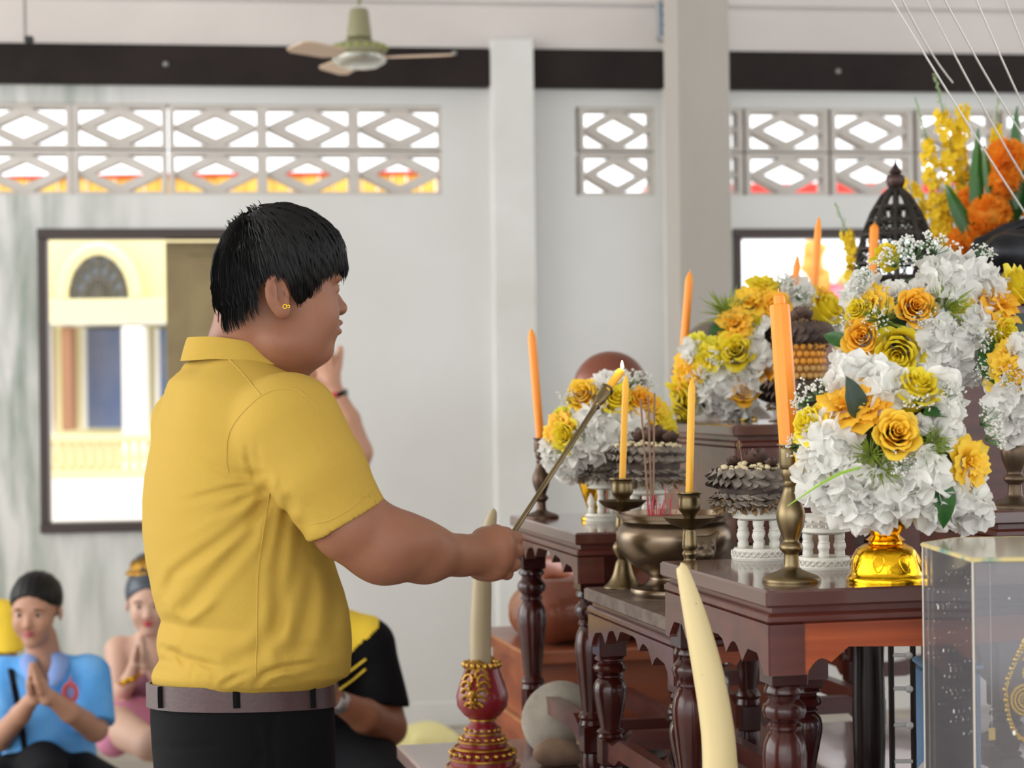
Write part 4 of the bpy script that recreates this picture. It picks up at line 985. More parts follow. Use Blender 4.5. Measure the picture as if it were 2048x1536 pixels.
def spray(root, pts, ntip, parent, YY, base, dens=1.0, wid=16):
    P = spline([at(x, y, YY)-base for x, y in pts], 8); n = len(P); part('spray_stem', tube([P[0]*0+np.array([0, 0, .06])]+P, .0012, 5), m_gst, parent)
    L = sum(np.linalg.norm(P[i+1]-P[i]) for i in range(n-1)); N = int(L/.0042*dens); mx = int(N*ntip)
    out = [[], [], []]
    for k in range(N):
        v = (k+.5)/N; i = v*(n-1); p = P[int(i)]+(P[min(int(i)+1, n-1)]-P[int(i)])*(i-int(i)); a = RNG.uniform(0, 2*PI)
        if v < 1-ntip:
            r_ = wid*YY/F*(.35+.65*min(1, (1-ntip-v)*3+.25))*RNG.uniform(.3, 1); s = .026*RNG.uniform(.8, 1.15)
            d = np.array([math.cos(a), math.sin(a)-.3, RNG.uniform(-.3, .5)]); o = part('orchid_blossom', om[k % 3], None, parent); setm(o, p+np.array([math.cos(a), math.sin(a), 0])*r_, d, s, a)
        else:
            r_ = 7*YY/F*(1.15-v)/max(ntip, .1)*RNG.uniform(.3, 1); q = p+np.array([math.cos(a), math.sin(a), .1])*r_; out[0].append(xf(ball((0, 0, 0), .0022, 5, 4), q)); out[1].append(tube([p, q], .0005, 3))
    if out[0]: part('bud_tip', join(*out[0]), m_tip, parent, kind='stuff'); part('bud_stalk', join(*out[1]), m_gst, parent)
for pts, nt, w in [(((1905, 500), (1880, 400), (1860, 300), (1830, 195)), .28, 22), (((1900, 480), (1905, 380), (1900, 280), (1885, 220), (1870, 148)), .26, 24), (((1925, 480), (1925, 380), (1920, 300), (1925, 212)), .0, 15), (((1990, 400), (1995, 320), (1992, 250), (1997, 195)), .35, 14), (((1880, 480), (1850, 420), (1815, 370), (1790, 330)), .3, 20), (((1900, 500), (1885, 440), (1870, 390)), 0, 30), (((1960, 420), (1945, 360), (1935, 330)), .4, 12)]:
    spray(None, pts, nt, mg, YM+.05, M_, 1.0, w)
# single yellow spray left of the metal canopy
YL = TCo[1]+.22; Lb = np.array([at(1722, 600, YL)[0], YL, ZC])
yl = thing('orchid_spray', 'yellow orchid spray in a small vase left of the openwork metal canopy', 'flowers', Lb)
part('vase', lathe(smoothprof([(.014, 0), (.016, .01), (.01, .05), (.013, .06)], 3), 16), m_gold, yl)
spray(None, ((1712, 590), (1708, 520), (1695, 470), (1670, 405)), .3, yl, YL, Lb, 1.0, 18)
# green blade of grass hanging out of the front bouquet, part of it
fa = [o for o in COL.objects if o.name == 'flower_arrangement'][0]
part('grass_blade', tube([g0, (g0+g1)/2+v_(0, 0, .003), g1, g2], [.0015, .0022, .0018, .0005], 5), mat('fresh_grass', (150, 190, 70), .5), fa, world=True)
# ------------------------------------------------------------------ openwork metal canopy
m_iron = mat('blackened_openwork_metal', (62, 56, 50), .6, metal=.5, noise=(30, (40, 35, 31)), bump=(90, .6))
DY = TCo[1]+.15; dC = at(1794, 600, DY); dC[2] = ZC; kD = DY/F
dz = lambda py: at(1794, py, DY)[2]-ZC
dm = thing('metal_canopy', 'dark openwork domed metal canopy with pointed finial behind the upper bouquet', 'canopy', dC)
prof = [(6, 376), (26, 392), (48, 425), (66, 465), (78, 510), (84, 560), (86, 604)]
def drad(z):
    zz = [dz(y) for r, y in prof][::-1]; rr = [r*kD for r, y in prof][::-1]; return float(np.interp(z, zz, rr))
zt_ = dz(378)
for k in range(10):
    a = 2*PI*k/10+.12; zs2 = np.linspace(0, zt_, 16)
    part('dome_rib', tube([(drad(z)*math.cos(a), drad(z)*math.sin(a), z) for z in zs2], .0052 if k % 2 else .0075, 6), m_iron, dm)
for y in (585, 556, 527, 498, 470, 442, 415):
    z = max(dz(y), .004); part('dome_hoop', tube([(drad(z)*math.cos(a), drad(z)*math.sin(a), z) for a in np.linspace(0, 2*PI, 33)], .0045, 6), m_iron, dm)
tr = []
for L, (ya, yb) in enumerate(((585, 556), (556, 527), (527, 498), (498, 470), (470, 442), (442, 415))):
    for k in range(20):
        a0 = 2*PI*k/20+.12; z0_, z1_ = dz(ya), dz(yb)
        P = []
        for q in np.linspace(0, 1, 9):
            aa = a0+2*PI/20*(.5+.42*math.cos(PI*q*2)*(.5 if L % 2 else 1)*(1 if k % 2 else -1)); z = z0_+(z1_-z0_)*q; P.append((drad(z)*math.cos(aa), drad(z)*math.sin(aa), z))
        tr.append(tube(P, .0026, 5))
part('scroll_tracery', join(*tr), m_iron, dm)
# solid relief panel on the near right side
pan = []
for (a0, a1, ya, yb) in ((-1.35, -.2, 556, 470), (-1.2, -.3, 470, 430)):
    pan.append(grid(lambda u, v: ((drad(dz(ya)+(dz(yb)-dz(ya))*v)-.002)*math.cos(a0+(a1-a0)*u), (drad(dz(ya)+(dz(yb)-dz(ya))*v)-.002)*math.sin(a0+(a1-a0)*u), dz(ya)+(dz(yb)-dz(ya))*v+0), 14, 8))
part('relief_panel', join(*pan), m_iron, dm)
part('finial', lathe(smoothprof([(7*kD, dz(380)), (15*kD, dz(374)), (19*kD, dz(362)), (17*kD, dz(352)), (9*kD, dz(348)), (13*kD, dz(345)), (8*kD, dz(337)), (4*kD, dz(330)), (1.2*kD, dz(321))], 4), 20), mat('finial_metal', (74, 56, 54), .4, metal=.7), dm)

# ------------------------------------------------------------------ dark metal seated statue, lap in view at the right edge
BYs = DY+.02; bw = lambda x, y, dy=0: at(x, y, BYs+dy)
m_blk = mat('black_patina_bronze', (58, 60, 64), .36, metal=.7, noise=(10, (40, 41, 44)))
bs = thing('seated_statue', 'dark patinated metal seated statue at the right edge, folded legs in view', 'statue', (bw(2110, 600)[0], BYs, ZC))
kb = BYs/F
def f_bud(P):
    tor = s_cap(P, bw(2135, 520), bw(2150, 370), 62*kb, 70*kb); hd_ = s_ell(P, bw(2150, 225), (42*kb, 40*kb, 54*kb)); nk = s_cap(P, bw(2150, 330), bw(2150, 260), 26*kb)
    l1 = s_chain(P, [bw(2140, 520, -.06), bw(2010, 505, -.1), bw(1975, 515, -.05)], [46*kb, 38*kb, 30*kb]); s1_ = s_chain(P, [bw(1975, 520, -.05), bw(2060, 500, -.10), bw(2110, 505, -.02)], [30*kb, 24*kb, 18*kb])
    l2 = s_chain(P, [bw(2140, 520, .06), bw(1990, 500, .1), bw(1965, 510, .05)], [46*kb, 36*kb, 30*kb])
    ft = s_chain(P, [bw(2090, 470, -.06), bw(2020, 478, -.07), bw(1985, 490, -.04)], [20*kb, 17*kb, 8*kb])
    ar = s_chain(P, [bw(2165, 370, -.08), bw(2160, 440, -.11), bw(2060, 478, -.06), bw(2030, 474, -.03)], [26*kb, 22*kb, 16*kb, 14*kb]); ar2 = s_chain(P, [bw(2165, 370, .08), bw(2160, 440, .11), bw(2060, 478, .03)], [26*kb, 22*kb, 16*kb])
    robe = s_chain(P, [bw(1935, 520, -.02), bw(1960, 488, -.02), bw(2010, 462, -.0), bw(2080, 440, 0)], [9*kb, 13*kb, 14*kb, 14*kb])
    d = smin(smin(tor, hd_, .01), nk, .01); d = smin(d, l1, .006); d = smin(d, s1_, .003); d = smin(d, l2, .006); d = smin(d, ft, .003); d = smin(d, smin(ar, ar2, .01), .006); d = smin(d, robe, .004)
    sk = s_ell(P, bw(2060, 555), (118*kb, .13, 26*kb)); d = smin(d, np.maximum(sk, bw(0, 575)[2]-P[:, 2]), .004); return d
lo_ = np.array([bw(1915, 0)[0], BYs-.2, ZC+.02]); hi_ = np.array([bw(2240, 0)[0], BYs+.2, bw(0, 150)[2]])
part('statue_figure', sdf(f_bud, lo_, hi_, .0045), m_blk, bs, world=True)
R_ = 122*kb
part('lotus_pedestal', lathe(smoothprof([(R_*.96, 0), (R_*.97, .01), (R_*.8, .016), (R_*.82, .022)], 3)+[(0, .022)], 40), m_blk, bs)
pt = [xf(grid(lambda u, v: ((u-.5)*.03*math.sin(PI*(.15+.8*v)), .004*math.sin(PI*v), v*.028), 4, 4), (R_*.86*math.cos(a), R_*.86*math.sin(a), 0.004), a-PI/2) for a in np.linspace(0, 2*PI, 30)[:-1]]
part('lotus_petals', join(*pt), m_blk, bs)
# thin white blessing threads from upper left down to the statue
m_thr = mat('white_cotton_thread', (236, 234, 228), .8)
TI = 0; TLB = ['second from the left', 'third from the left', 'leftmost and lowest', 'fourth from the left', 'rightmost', 'shortest']
for (xa, ya, Ya, xb, yb, Yb) in ((1822, -60, 3.1, 2075, 400, 4.0), (1868, -40, 3.1, 2085, 330, 4.0), (1700, -140, 3.0, 2140, 560, 4.05), (1935, -40, 3.1, 2140, 400, 4.0), (1995, -40, 3.2, 2150, 330, 4.0), (1790, -30, 3.2, 1905, 165, 3.9)):
    p0, p1 = at(xa, ya, Ya), at(xb, yb, Yb); P = [p0+(p1-p0)*t+v_(0, 0, -.012*4*t*(1-t)) for t in np.linspace(0, 1, 9)]
    tag(obj('blessing_thread', tube(P, .0017, 5), m_thr, world=True, loc=p0), TLB[TI]+' of the white cotton blessing threads slanting down at the top right', 'thread', 'white blessing threads'); TI += 1
# their common hanging ring on the ceiling line
rg = at(1800, -200, 3.1)

# ------------------------------------------------------------------ tusks and their carved stands
m_ivory = mat('aged_ivory', (216, 198, 148), .42, noise=(3.5, (194, 172, 120), .35, .7), sss=.1, stretch=(1, 1, .25)); m_ivd = mat('dark_ivory', (188, 172, 138), .5, noise=(3, (160, 142, 112)), stretch=(1, 1, .3))
m_crim = mat('crimson_lacquer', (128, 22, 32), .35, coat=.4); m_gilt = mat('gilt_relief', (202, 156, 66), .35, metal=.8, noise=(30, (150, 106, 40)))
def tusk(label, pts, Y, m, zmin, cracks=()):
    P = spline([at(x, y, Y+dy) for x, y, r, dy in pts], 6); Rr = [q[0] for q in spline([(r*Y/F,) for x, y, r, dy in pts], 6)]
    base = P[-1]
    t = thing('elephant_tusk', label, 'tusk', base, 0, 'pair of elephant tusks')
    part('ivory', tube(P, [max(r, .0006) for r in Rr], 22), m, t, world=True)
    for (x, y, L) in cracks:
        c = at(x, y, Y-.0165); part('crack', tube([c+v_(0, 0, 0), c+v_(L*.35, .0006, L)], [.0007, .0003], 4), mat('ivory_crack', (96, 70, 40), .8) if 'ivory_crack' not in MATS else MATS['ivory_crack'], t, world=True)
    return base
def tusk_stand(label, c):
    t = thing('tusk_stand', label, 'stand', c, 0, 'red and gold tusk stands')
    body = [(.066, 0), (.066, .012), (.06, .016), (.06, .026), (.056, .03), (.05, .04), (.052, .046), (.044, .05), (.044, .058), (.036, .066), (.03, .076), (.0295, .084), (.022, .092), (.022, .098), (.034, .106), (.046, .122), (.048, .14), (.042, .162), (.034, .182), (.03, .2)]
    part('lacquered_body', lathe(body+[(.024, .2), (.024, .14), (0, .14)], 40), m_crim, t, angle=35)
    for r, z in ((.0665, .013), (.0605, .028), (.0525, .047), (.0445, .059), (.0325, .073), (.0235, .098)): part('gilt_band', tube([(r*math.cos(a), r*math.sin(a), z) for a in np.linspace(0, 2*PI, 37)], .0024, 6), m_gilt, t)
    for r, z, n, s in ((.058, .038, 22, .0055), (.038, .064, 18, .005), (.031, .08, 16, .004), (.063, .006, 26, .004)):
        part('gilt_petals', join(*[ball((r*math.cos(a), r*math.sin(a), z), s, 6, 5, (1, 1, .8)) for a in np.linspace(0, 2*PI, n+1)[:-1]]), m_gilt, t)
    # carved lion face ornament: scrolls laid over the swollen upper body, facing the altar front and the camera side
    def rr(z): return float(np.interp(z, [b[1] for b in body], [b[0] for b in body]))
    for a0 in (-1.9, 1.2):
        g = []
        for s_ in (-1, 1):
            for k in range(7):
                P = []; 
                for q in np.linspace(0, 1, 10):
                    an = 5.5*q; rad = (.013+.0025*k)*(1-q*.75); zz = .128+.011*k+rad*math.sin(an)*.6; aa = a0+s_*(.16+.07*k-.05*k*(k > 3)*(k-3)*.6+rad*math.cos(an)/.04*.6)
                    P.append(((rr(zz)+.002)*math.cos(aa), (rr(zz)+.002)*math.sin(aa), zz))
                g.append(tube(P, [.0036, .0016], 5))
            zz = .165; g.append(ball(((rr(zz)+.003)*math.cos(a0+s_*.2), (rr(zz)+.003)*math.sin(a0+s_*.2), zz), .005, 8, 6))
        zz = .15; g.append(ball(((rr(zz)+.006)*math.cos(a0), (rr(zz)+.006)*math.sin(a0), zz), .008, 8, 6)); g.append(ball(((rr(.135)+.003)*math.cos(a0), (rr(.135)+.003)*math.sin(a0), .135), .009, 8, 6, (1, 1, .6)))
        part('carved_mask', join(*g), m_gilt, t)
    crown = [ball((.032*math.cos(a), .032*math.sin(a), .198), .0052, 6, 5, (1, 1, 1.3)) for a in np.linspace(0, 2*PI, 19)[:-1]]
    part('gilt_crown', join(*crown), m_gilt, t)
YT2 = 3.66; q0 = at(966, 1330, YT2)
tusk('far slender tusk standing in the red and gold stand behind the man\'s hand', [(987, 1016, 1, 0), (986, 1026, 8, 0), (978, 1060, 14, 0), (966, 1130, 18, 0), (963, 1200, 20, 0), (961, 1270, 21, 0), (962, 1330, 21, 0), (964, 1400, 21, 0)], YT2, m_ivd, 0)
sb2 = at(966, 1500, YT2); sb2[2] = ZP; tusk_stand('red and gold carved stand of the far tusk', sb2)
YT1 = 2.44
tusk('large near tusk curving up in front of the tables', [(1360, 1131, 3, .0), (1363, 1135, 11, 0), (1372, 1165, 16, 0), (1392, 1240, 24, 0), (1413, 1330, 30, 0), (1428, 1410, 32.5, 0), (1437, 1480, 34, 0), (1441, 1560, 36, 0), (1441, 1660, 37, 0)], YT1, m_ivory, 0, ((1392, 1208, .001), (1413, 1380, .008), (1419, 1423, .008), (1441, 1397, .003), (1451, 1512, .008), (1450, 1466, .001), (1404, 1350, .001)))
sb1 = at(1441, 1640, YT1); sb1[2] = ZP; tusk_stand('red and gold stand holding the large near tusk below the frame', sb1)

# ------------------------------------------------------------------ clear acrylic display case
ZK = at(1945, 1117, 2.2)[2]; zc0 = ZP
m_acr = bpy.data.materials.new('clear_acrylic'); m_acr.use_nodes = True; n_ = m_acr.node_tree.nodes; l_ = m_acr.node_tree.links
gl = n_.new('ShaderNodeBsdfGlossy'); gl.inputs['Roughness'].default_value = .06; trn = n_.new('ShaderNodeBsdfTransparent'); trn.inputs[0].default_value = (.93, .93, .94, 1)
lw = n_.new('ShaderNodeLayerWeight'); lw.inputs['Blend'].default_value = .32; df = n_.new('ShaderNodeBsdfDiffuse'); df.inputs[0].default_value = (.5, .48, .5, 1)
mx1 = n_.new('ShaderNodeMixShader'); mx2 = n_.new('ShaderNodeMixShader'); mx2.inputs[0].default_value = .07
l_.new(lw.outputs['Fresnel'], mx1.inputs[0]); l_.new(trn.outputs[0], mx1.inputs[1]); l_.new(gl.outputs[0], mx1.inputs[2]); l_.new(mx1.outputs[0], mx2.inputs[1]); l_.new(df.outputs[0], mx2.inputs[2]); l_.new(mx2.outputs[0], n_['Material Output'].inputs[0])
m_edge = mat('milky_panel_edge', (214, 204, 186), .4); m_tape = mat('gold_blue_tape', (206, 188, 130), .5, noise=(26, (74, 136, 140), .5, .62))
pFL = on(1945, 1117, ZK)[:2]; pA = on(1845, 1086, ZK)[:2]; pBL = on(1910, 1076, ZK)[:2]
xm = .69; mir = lambda p: np.array([2*xm-p[0], p[1]+.02])
poly = [pA, pFL, mir(pFL), mir(pA), mir(pBL), pBL]
ck = thing('display_case', 'clear acrylic polygonal display case with taped lid at lower right', 'case', (xm, 2.36, zc0))
for i in range(6):
    a, b = poly[i], poly[(i+1) % 6]; d = (b-a); L = np.linalg.norm(d); d = d/L; nrm = np.array([-d[1], d[0]])
    v = [(a[0]+nrm[0]*t+d[0]*e, a[1]+nrm[1]*t+d[1]*e, z) for z in (zc0, ZK-.004) for t, e in ((0, .001), (.003, .001), (.003, L-.001), (0, L-.001))]
    f = [(0, 1, 2, 3), (7, 6, 5, 4), (0, 4, 5, 1), (1, 5, 6, 2), (2, 6, 7, 3), (3, 7, 4, 0)]
    part('acrylic_panel', (np.array([(v[2*0][0], v[0][1], zc0)]*0+v), f), m_acr, ck, world=True, smooth=False)
    part('panel_edge', tube([(a[0], a[1], zc0), (a[0], a[1], ZK-.003)], .0009, 6), m_edge, ck, world=True)
pol3 = [(p[0], p[1]) for p in poly]
part('lid', prism(pol3[::-1], ZK-.003, ZK+.0005, 'z'), mat('smoky_cream_lid', (206, 196, 170), .15, coat=.6), ck, world=True, smooth=False)
part('lid_tape', join(*[tube([(pol3[i][0], pol3[i][1], ZK-.002), (pol3[(i+1) % 6][0], pol3[(i+1) % 6][1], ZK-.002)], .0028, 6) for i in range(6)]), m_tape, ck, world=True)
sp_ = []
for i, n in ((0, 55), (1, 60)):
    a, b = poly[i], poly[(i+1) % 6]
    for k in range(n):
        t = RNG.uniform(.06, .94); z = RNG.uniform(1.0, ZK-.01); q = a+(b-a)*t; d = (b-a)/np.linalg.norm(b-a); nr = np.array([d[1], -d[0]]); R = basis((nr[0], nr[1], 0)); s = RNG.choice([.0006, .0009, .0016], p=[.6, .3, .1])
        sp_.append(xf(ball((0, 0, 0), s, 7, 4, (1, 1+RNG.random(), .25)), (q[0], q[1], z), R=R))
part('white_specks', join(*sp_), mat('dried_white_specks', (240, 238, 230), .8), ck, world=True, kind='stuff')
# gilded lace ornament standing in the case
YO = 2.36; oc = at(2052, 1400, YO); ob = oc.copy(); ob[2] = ZP+.0
orn = thing('gold_filigree_ornament', 'gold filigree teardrop ornament inside the clear case at the right edge', 'ornament', ob)
m_fil = mat('filigree_gold', (206, 172, 84), .32, metal=.8)
og = []; kO = YO/F
outl = lambda t: np.array([math.sin(t)*(44*kO)*(1 if abs(t) > .9 else .35+.65*abs(t)/.9), 0, -math.cos(t)*70*kO+0]) if abs(t) < 0 else None
pts = []
for q in np.linspace(0, 2*PI, 60):
    h_ = -math.cos(q)*95*kO; w_ = 38*kO*math.sin(q)*(1.0 if h_ < 0 else (1-h_/(95*kO))**.6+.05); pts.append(oc+np.array([w_, 0, h_+18*kO]))
og.append(tube(pts, .0013, 6))
for k in range(len(pts)-1):
    og.append(ball(pts[k]+(pts[k]-oc)*.06, .0024 if k % 2 else .0034, 6, 5))
for rad_ in (8, 15, 23, 30):
    n = int(rad_*1.2)
    for k in range(n):
        a = 2*PI*k/n; og.append(ball(oc+np.array([rad_*kO*math.cos(a), -.001, rad_*kO*math.sin(a)]), .0022, 6, 4))
    og.append(tube([oc+np.array([rad_*kO*math.cos(a), 0, rad_*kO*math.sin(a)]) for a in np.linspace(0, 2*PI, 25)], .0008, 5))
for k in range(10): og.append(ball(oc+np.array([RNG.normal(0, .003), 0, (40+7*k)*kO]), .0024, 6, 4))
part('filigree', join(*og), m_fil, orn, world=True); part('stem', tube([ob, oc+v_(0, 0, -.03)], .002, 6), m_fil, orn, world=True)
part('green_gem', xf(ball((0, 0, 0), .005, 10, 6, (1, .5, 1)), oc+v_(0, -.002, 0)), mat('green_glass_gem', (60, 96, 60), .15), orn, world=True)
tg = at(1984, 1468, 2.34)
tag(obj('paper_tag', xf(box(-.004, .004, -.0003, .0003, -.007, .007), (0, 0, 0), .2), mat('yellow_paper', (226, 196, 110), .7), loc=tg, smooth=False), 'small yellow paper tag on a thread inside the clear case', 'tag')
part('hanging_thread', tube([(0, 0, .007), (0, 0, ZK-.003-tg[2])], .0002, 4), m_thr, [o for o in COL.objects if o.name == 'paper_tag'][0])
rb = at(1912, 1480, 2.42)
rib = obj('white_ribbon', (lambda P: join(tube(P, [.002, .0035, .0022, .0035, .002], 6, .35)))([v_(.006, 0, .022), v_(.003, 0, .012), v_(0, 0, .002), v_(-.003, 0, -.012), v_(-.006, 0, -.024)]), mat('white_cloth', (236, 236, 240), .8), loc=rb); tag(rib, 'twisted white ribbon inside the clear case at its left edge', 'ribbon')
part('ribbon_loop', tube([(.006, 0, .022), (.005, 0, ZK-.003-rb[2])], .0003, 4), m_thr, rib)

# ------------------------------------------------------------------ seated monk statues behind the altar on a long plinth
ZM = .823; Mo = on(1045, 1305, ZM)
mp = thing('statue_plinth', 'brown wooden plinth behind the far table under the seated monk statues', 'plinth', (Mo[0], Mo[1], 0), TA)
m_pl = mat('plinth_wood', (150, 84, 52), .4, coat=.3, noise=(4, (120, 62, 40)), stretch=(.3, 2, 4))
part('plinth_top', box(0, .6, 0, .47, ZM-.03, ZM, .004), m_pl, mp, smooth=False); part('plinth_body', box(.03, .57, .03, .44, 0, ZM-.03, .004), m_pl, mp, smooth=False)
part('plinth_step', box(.01, .59, .01, .46, ZM-.2, ZM-.16, .004), m_pl, mp, smooth=False)
m_monk = mat('terracotta_bronze', (136, 74, 50), .35, metal=.2, noise=(5, (108, 54, 36)), coat=.3)
m_monk2 = mat('grey_brown_bronze', (112, 98, 86), .45, metal=.2)
def monk(label, px, ptop, Y, m, zb=None, turn=0):
    """life-like seated monk facing the front of the altar (-x), cross-legged"""
    c = at(px, ptop, Y); base = np.array([c[0]+.03, Y, ZM]); H = c[2]-ZM
    t = thing('monk_statue', label, 'statue', base, turn, 'seated monk statues'); k = H/.62
    def f(P):
        P = P/k
        tor = s_cap(P, (.05, 0, .12), (.03, 0, .36), .105, .085); tor = smin(tor, s_cap(P, (.03, -.115, .37), (.03, .115, .37), .045), .05)
        hd = smin(s_ell(P, (-.02, 0, .545), (.082, .066, .078)), s_ell(P, (-.045, 0, .505), (.055, .05, .055)), .03); nk = s_cap(P, (.02, 0, .4), (-.01, 0, .5), .042)
        ear = smin(s_ell(P, (0, -.068, .52), (.014, .008, .03)), s_ell(P, (0, .068, .52), (.014, .008, .03)), .001); nose = s_cap(P, (-.095, 0, .535), (-.108, 0, .512), .008, .012)
        d = smin(smin(tor, nk, .03), hd, .015); d = smin(d, ear, .006); d = smin(d, nose, .008)
        for sgn in (-1, 1):
            d = smin(d, s_chain(P, [(.05, sgn*.09, .09), (-.16, sgn*.2, .07), (-.2, sgn*.05, .05), (-.16, -sgn*.1, .06 if sgn > 0 else .1)], [.085, .065, .05, .035]), .02)
            d = smin(d, s_chain(P, [(.03, sgn*.14, .37), (.02, sgn*.18, .22), (-.1, sgn*.08, .15), (-.15, 0, .145)], [.046, .038, .03, .028]), .015)
        # robe folds across chest and shoulder
        fold = .008*np.sin((P[:, 1]*.9+P[:, 2]+.5*P[:, 0])*70+2*hnoise(P, 9, 2))*np.clip((P[:, 2]-.1)*8, 0, 1)*np.clip((.43-P[:, 2])*12, 0, 1)
        return np.maximum(d+fold, -P[:, 2])*k
    if zb is not None: t.location.z = 0; t.location.z = ZM; part('plinth', box(-.24, .16, -.26, .26, -ZM, 0, .01), m_pl, t, smooth=False)
    part('cast_body', sdf(f, (-.3*k, -.3*k, -.01), (.2*k, .3*k, .66*k), .008), m, t)
    return t
monk('reddish brown seated monk statue behind the far bouquet, bald crown above the flowers', 1212, 705, 4.62, m_monk)
monk('grey brown seated monk statue hidden behind the mid bouquet', 1425, 645, 5.30, m_monk2, zb=.823)
# ------------------------------------------------------------------ things stored on the platform under the tables
def rocky(name, label, cat, px, py, Y, rx, ry, rz, m, seed, amp=.006):
    c = at(px, py, Y); c[2] = ZP; 
    g = sdf(lambda P: np.maximum(s_ell(P, (0, 0, rz*.75), (rx, ry, rz))+amp*hnoise(P, 38, seed), -P[:, 2]), (-rx*1.2, -ry*1.2, -.004), (rx*1.2, ry*1.2, rz*2.1), .006); return tag(obj(name, g, m, loc=c), label, cat)
m_stone = mat('grey_stone', (164, 156, 142), .8, noise=(14, (128, 120, 108))); m_stone2 = mat('tan_stone', (150, 122, 98), .8, noise=(14, (110, 88, 72)))
rocky('stone', 'large rounded grey stone under the far table', 'stone', 1122, 1400, 3.86, .075, .045, .078, m_stone, 1)
rocky('stone', 'tan stone on the platform beside the large grey stone', 'stone', 1205, 1440, 3.80, .05, .04, .04, m_stone2, 2)
rocky('stone', 'tan stone in front near the far table\'s foot', 'stone', 1118, 1480, 3.72, .05, .035, .028, m_stone2, 4)
bwl = at(1262, 1460, 3.55); bwl[2] = ZP
bo = thing('dark_bowl', 'wide dark bowl holding crumpled foil on the platform under the middle table', 'bowl', bwl)
part('bowl_wall', lathe(smoothprof([(.03, 0), (.034, .006), (.028, .012), (.05, .03), (.066, .052)], 3)+[(.062, .052), (.04, .028), (0, .02)], 32), mat('dark_bowl_glaze', (52, 46, 42), .4), bo, angle=50)
fo = sdf(lambda P: s_ell(P, (0, 0, 0), (.03, .026, .022))+.005*hnoise(P, 160, 3), (-.04, -.04, -.03), (.04, .04, .03), .004)
tag(obj('crumpled_foil', fo, mat('silver_foil', (196, 196, 200), .3, metal=.8), smooth=False, loc=bwl+v_(-.02, 0, .045)), 'crumpled silver foil lying in the dark bowl', 'foil')
cl = at(1888, 1390, 2.95); cl[2] = ZP
bt = thing('blue_box', 'light blue box behind the clear case under the foreground table', 'box', (cl[0], 2.97, ZP)); hb_ = at(1888, 1318, 2.97)[2]-ZP
part('box_body', box(-.03, .05, -.04, .04, 0, hb_-.012, .006), mat('light_blue_plastic', (122, 158, 196), .5), bt); part('box_lid', box(-.034, .054, -.044, .044, hb_-.012, hb_, .004), mat('blue_lid', (132, 168, 206), .5), bt)
rocky('cloth_bundle', 'grey white cloth bundle behind the clear case under the foreground table', 'cloth', 1885, 1470, 2.84, .05, .035, .1, mat('grey_white_cloth', (176, 172, 166), .9), 6, .01)
# dark posts of stored furniture behind the foreground table
m_post = mat('dark_post_lacquer', (34, 18, 14), .3, spec=.3)
for (x, w, lb_) in ((1738, 64, 'thick dark lacquered post with a brownish sheen under the foreground table'), (1878, 30, 'slim dark lacquered post behind the clear case')):
    p = at(x, 1450, 3.12 if w > 40 else 3.06); p[2] = ZP; tag(obj('stored_post', lathe(smoothprof([(w*.0004, 0), (w*.00042, .02), (w*.00036, .05), (w*.0004, .2), (w*.00034, .36), (w*.0004, .38)], 3), 24), m_post, loc=p), lb_, 'post')
# white louvred rack with round knobs
rk = at(1800, 1400, 3.3); rk[2] = ZP
rc = thing('white_rack', 'low white rack with rails and round knobs in the dark behind the foreground table', 'rack', rk)
m_wm = mat('white_enamel', (226, 226, 224), .35)
for x in (-.014, .022):
    part('rack_post', lathe([(.005, 0), (.005, .32)], 10), m_post, rc).location = (x, 0, 0)
for z in (.08, .14, .2, .255, .3): part('rail', xf(box(-.012, .02, -.004, .004, -.003, .003, .001), (0, 0, z)), m_wm, rc, smooth=False)
for z in (.14, .2, .255): part('knob', xf(ball((0, 0, 0), .0065, 10, 7), (.014, -.008, z)), m_wm, rc)

# ------------------------------------------------------------------ ceiling fan
FY = 7.0; fc = at(719, 118, FY); kf = FY/F
fn_ = thing('ceiling_fan', 'small olive green ceiling fan hanging in front of the dark beam', 'fan', (fc[0], FY, 3.7))
m_ol = mat('olive_enamel', (136, 132, 100), .4, coat=.3); m_olg = mat('green_grille', (150, 158, 84), .35, metal=.3); m_chr = mat('chrome_rim', (206, 208, 200), .25, metal=.8)
z_ = lambda py: at(719, py, FY)[2]-3.7
part('down_rod', lathe([(5*kf, z_(10)), (5*kf, 0)], 10), m_ol, fn_); part('canopy_cup', lathe([(26*kf, z_(76)), (25*kf, z_(70)), (19*kf, z_(22)), (16*kf, z_(18)), (0, z_(17))], 24), m_ol, fn_, angle=40)
part('motor_housing', lathe([(0, z_(124)), (38*kf, z_(122)), (52*kf, z_(108)), (54*kf, z_(98)), (50*kf, z_(90)), (30*kf, z_(84)), (22*kf, z_(76)), (0, z_(76))], 32), m_ol, fn_, angle=50)
part('motor_grille', join(*[ball((53*kf*math.cos(a), 53*kf*math.sin(a), z_(97)), 5.5*kf, 6, 5) for a in np.linspace(0, 2*PI, 21)[:-1]]), m_olg, fn_)
part('chrome_ring', lathe([(48*kf, z_(118)), (55*kf, z_(114)), (53*kf, z_(124)), (36*kf, z_(134)), (0, z_(135))], 32), m_chr, fn_, angle=50)
bl = mkmesh('fan_blade', join(prism([(52*kf, -.02), (52*kf, .02), (80*kf, .05), (170*kf, .06), (188*kf, .045), (190*kf, -.03), (170*kf, -.05), (80*kf, -.045)], -.002, .002, 'z')), mat('pale_wood_blade', (214, 186, 158), .4), False)
for k in range(3):
    o = part('fan_blade', bl, None, fn_); o.matrix_local = Matrix.Translation((0, 0, z_(116))) @ Matrix.Rotation(math.radians(-8+120*k), 4, 'Z') @ Matrix.Rotation(math.radians(12), 4, 'X')
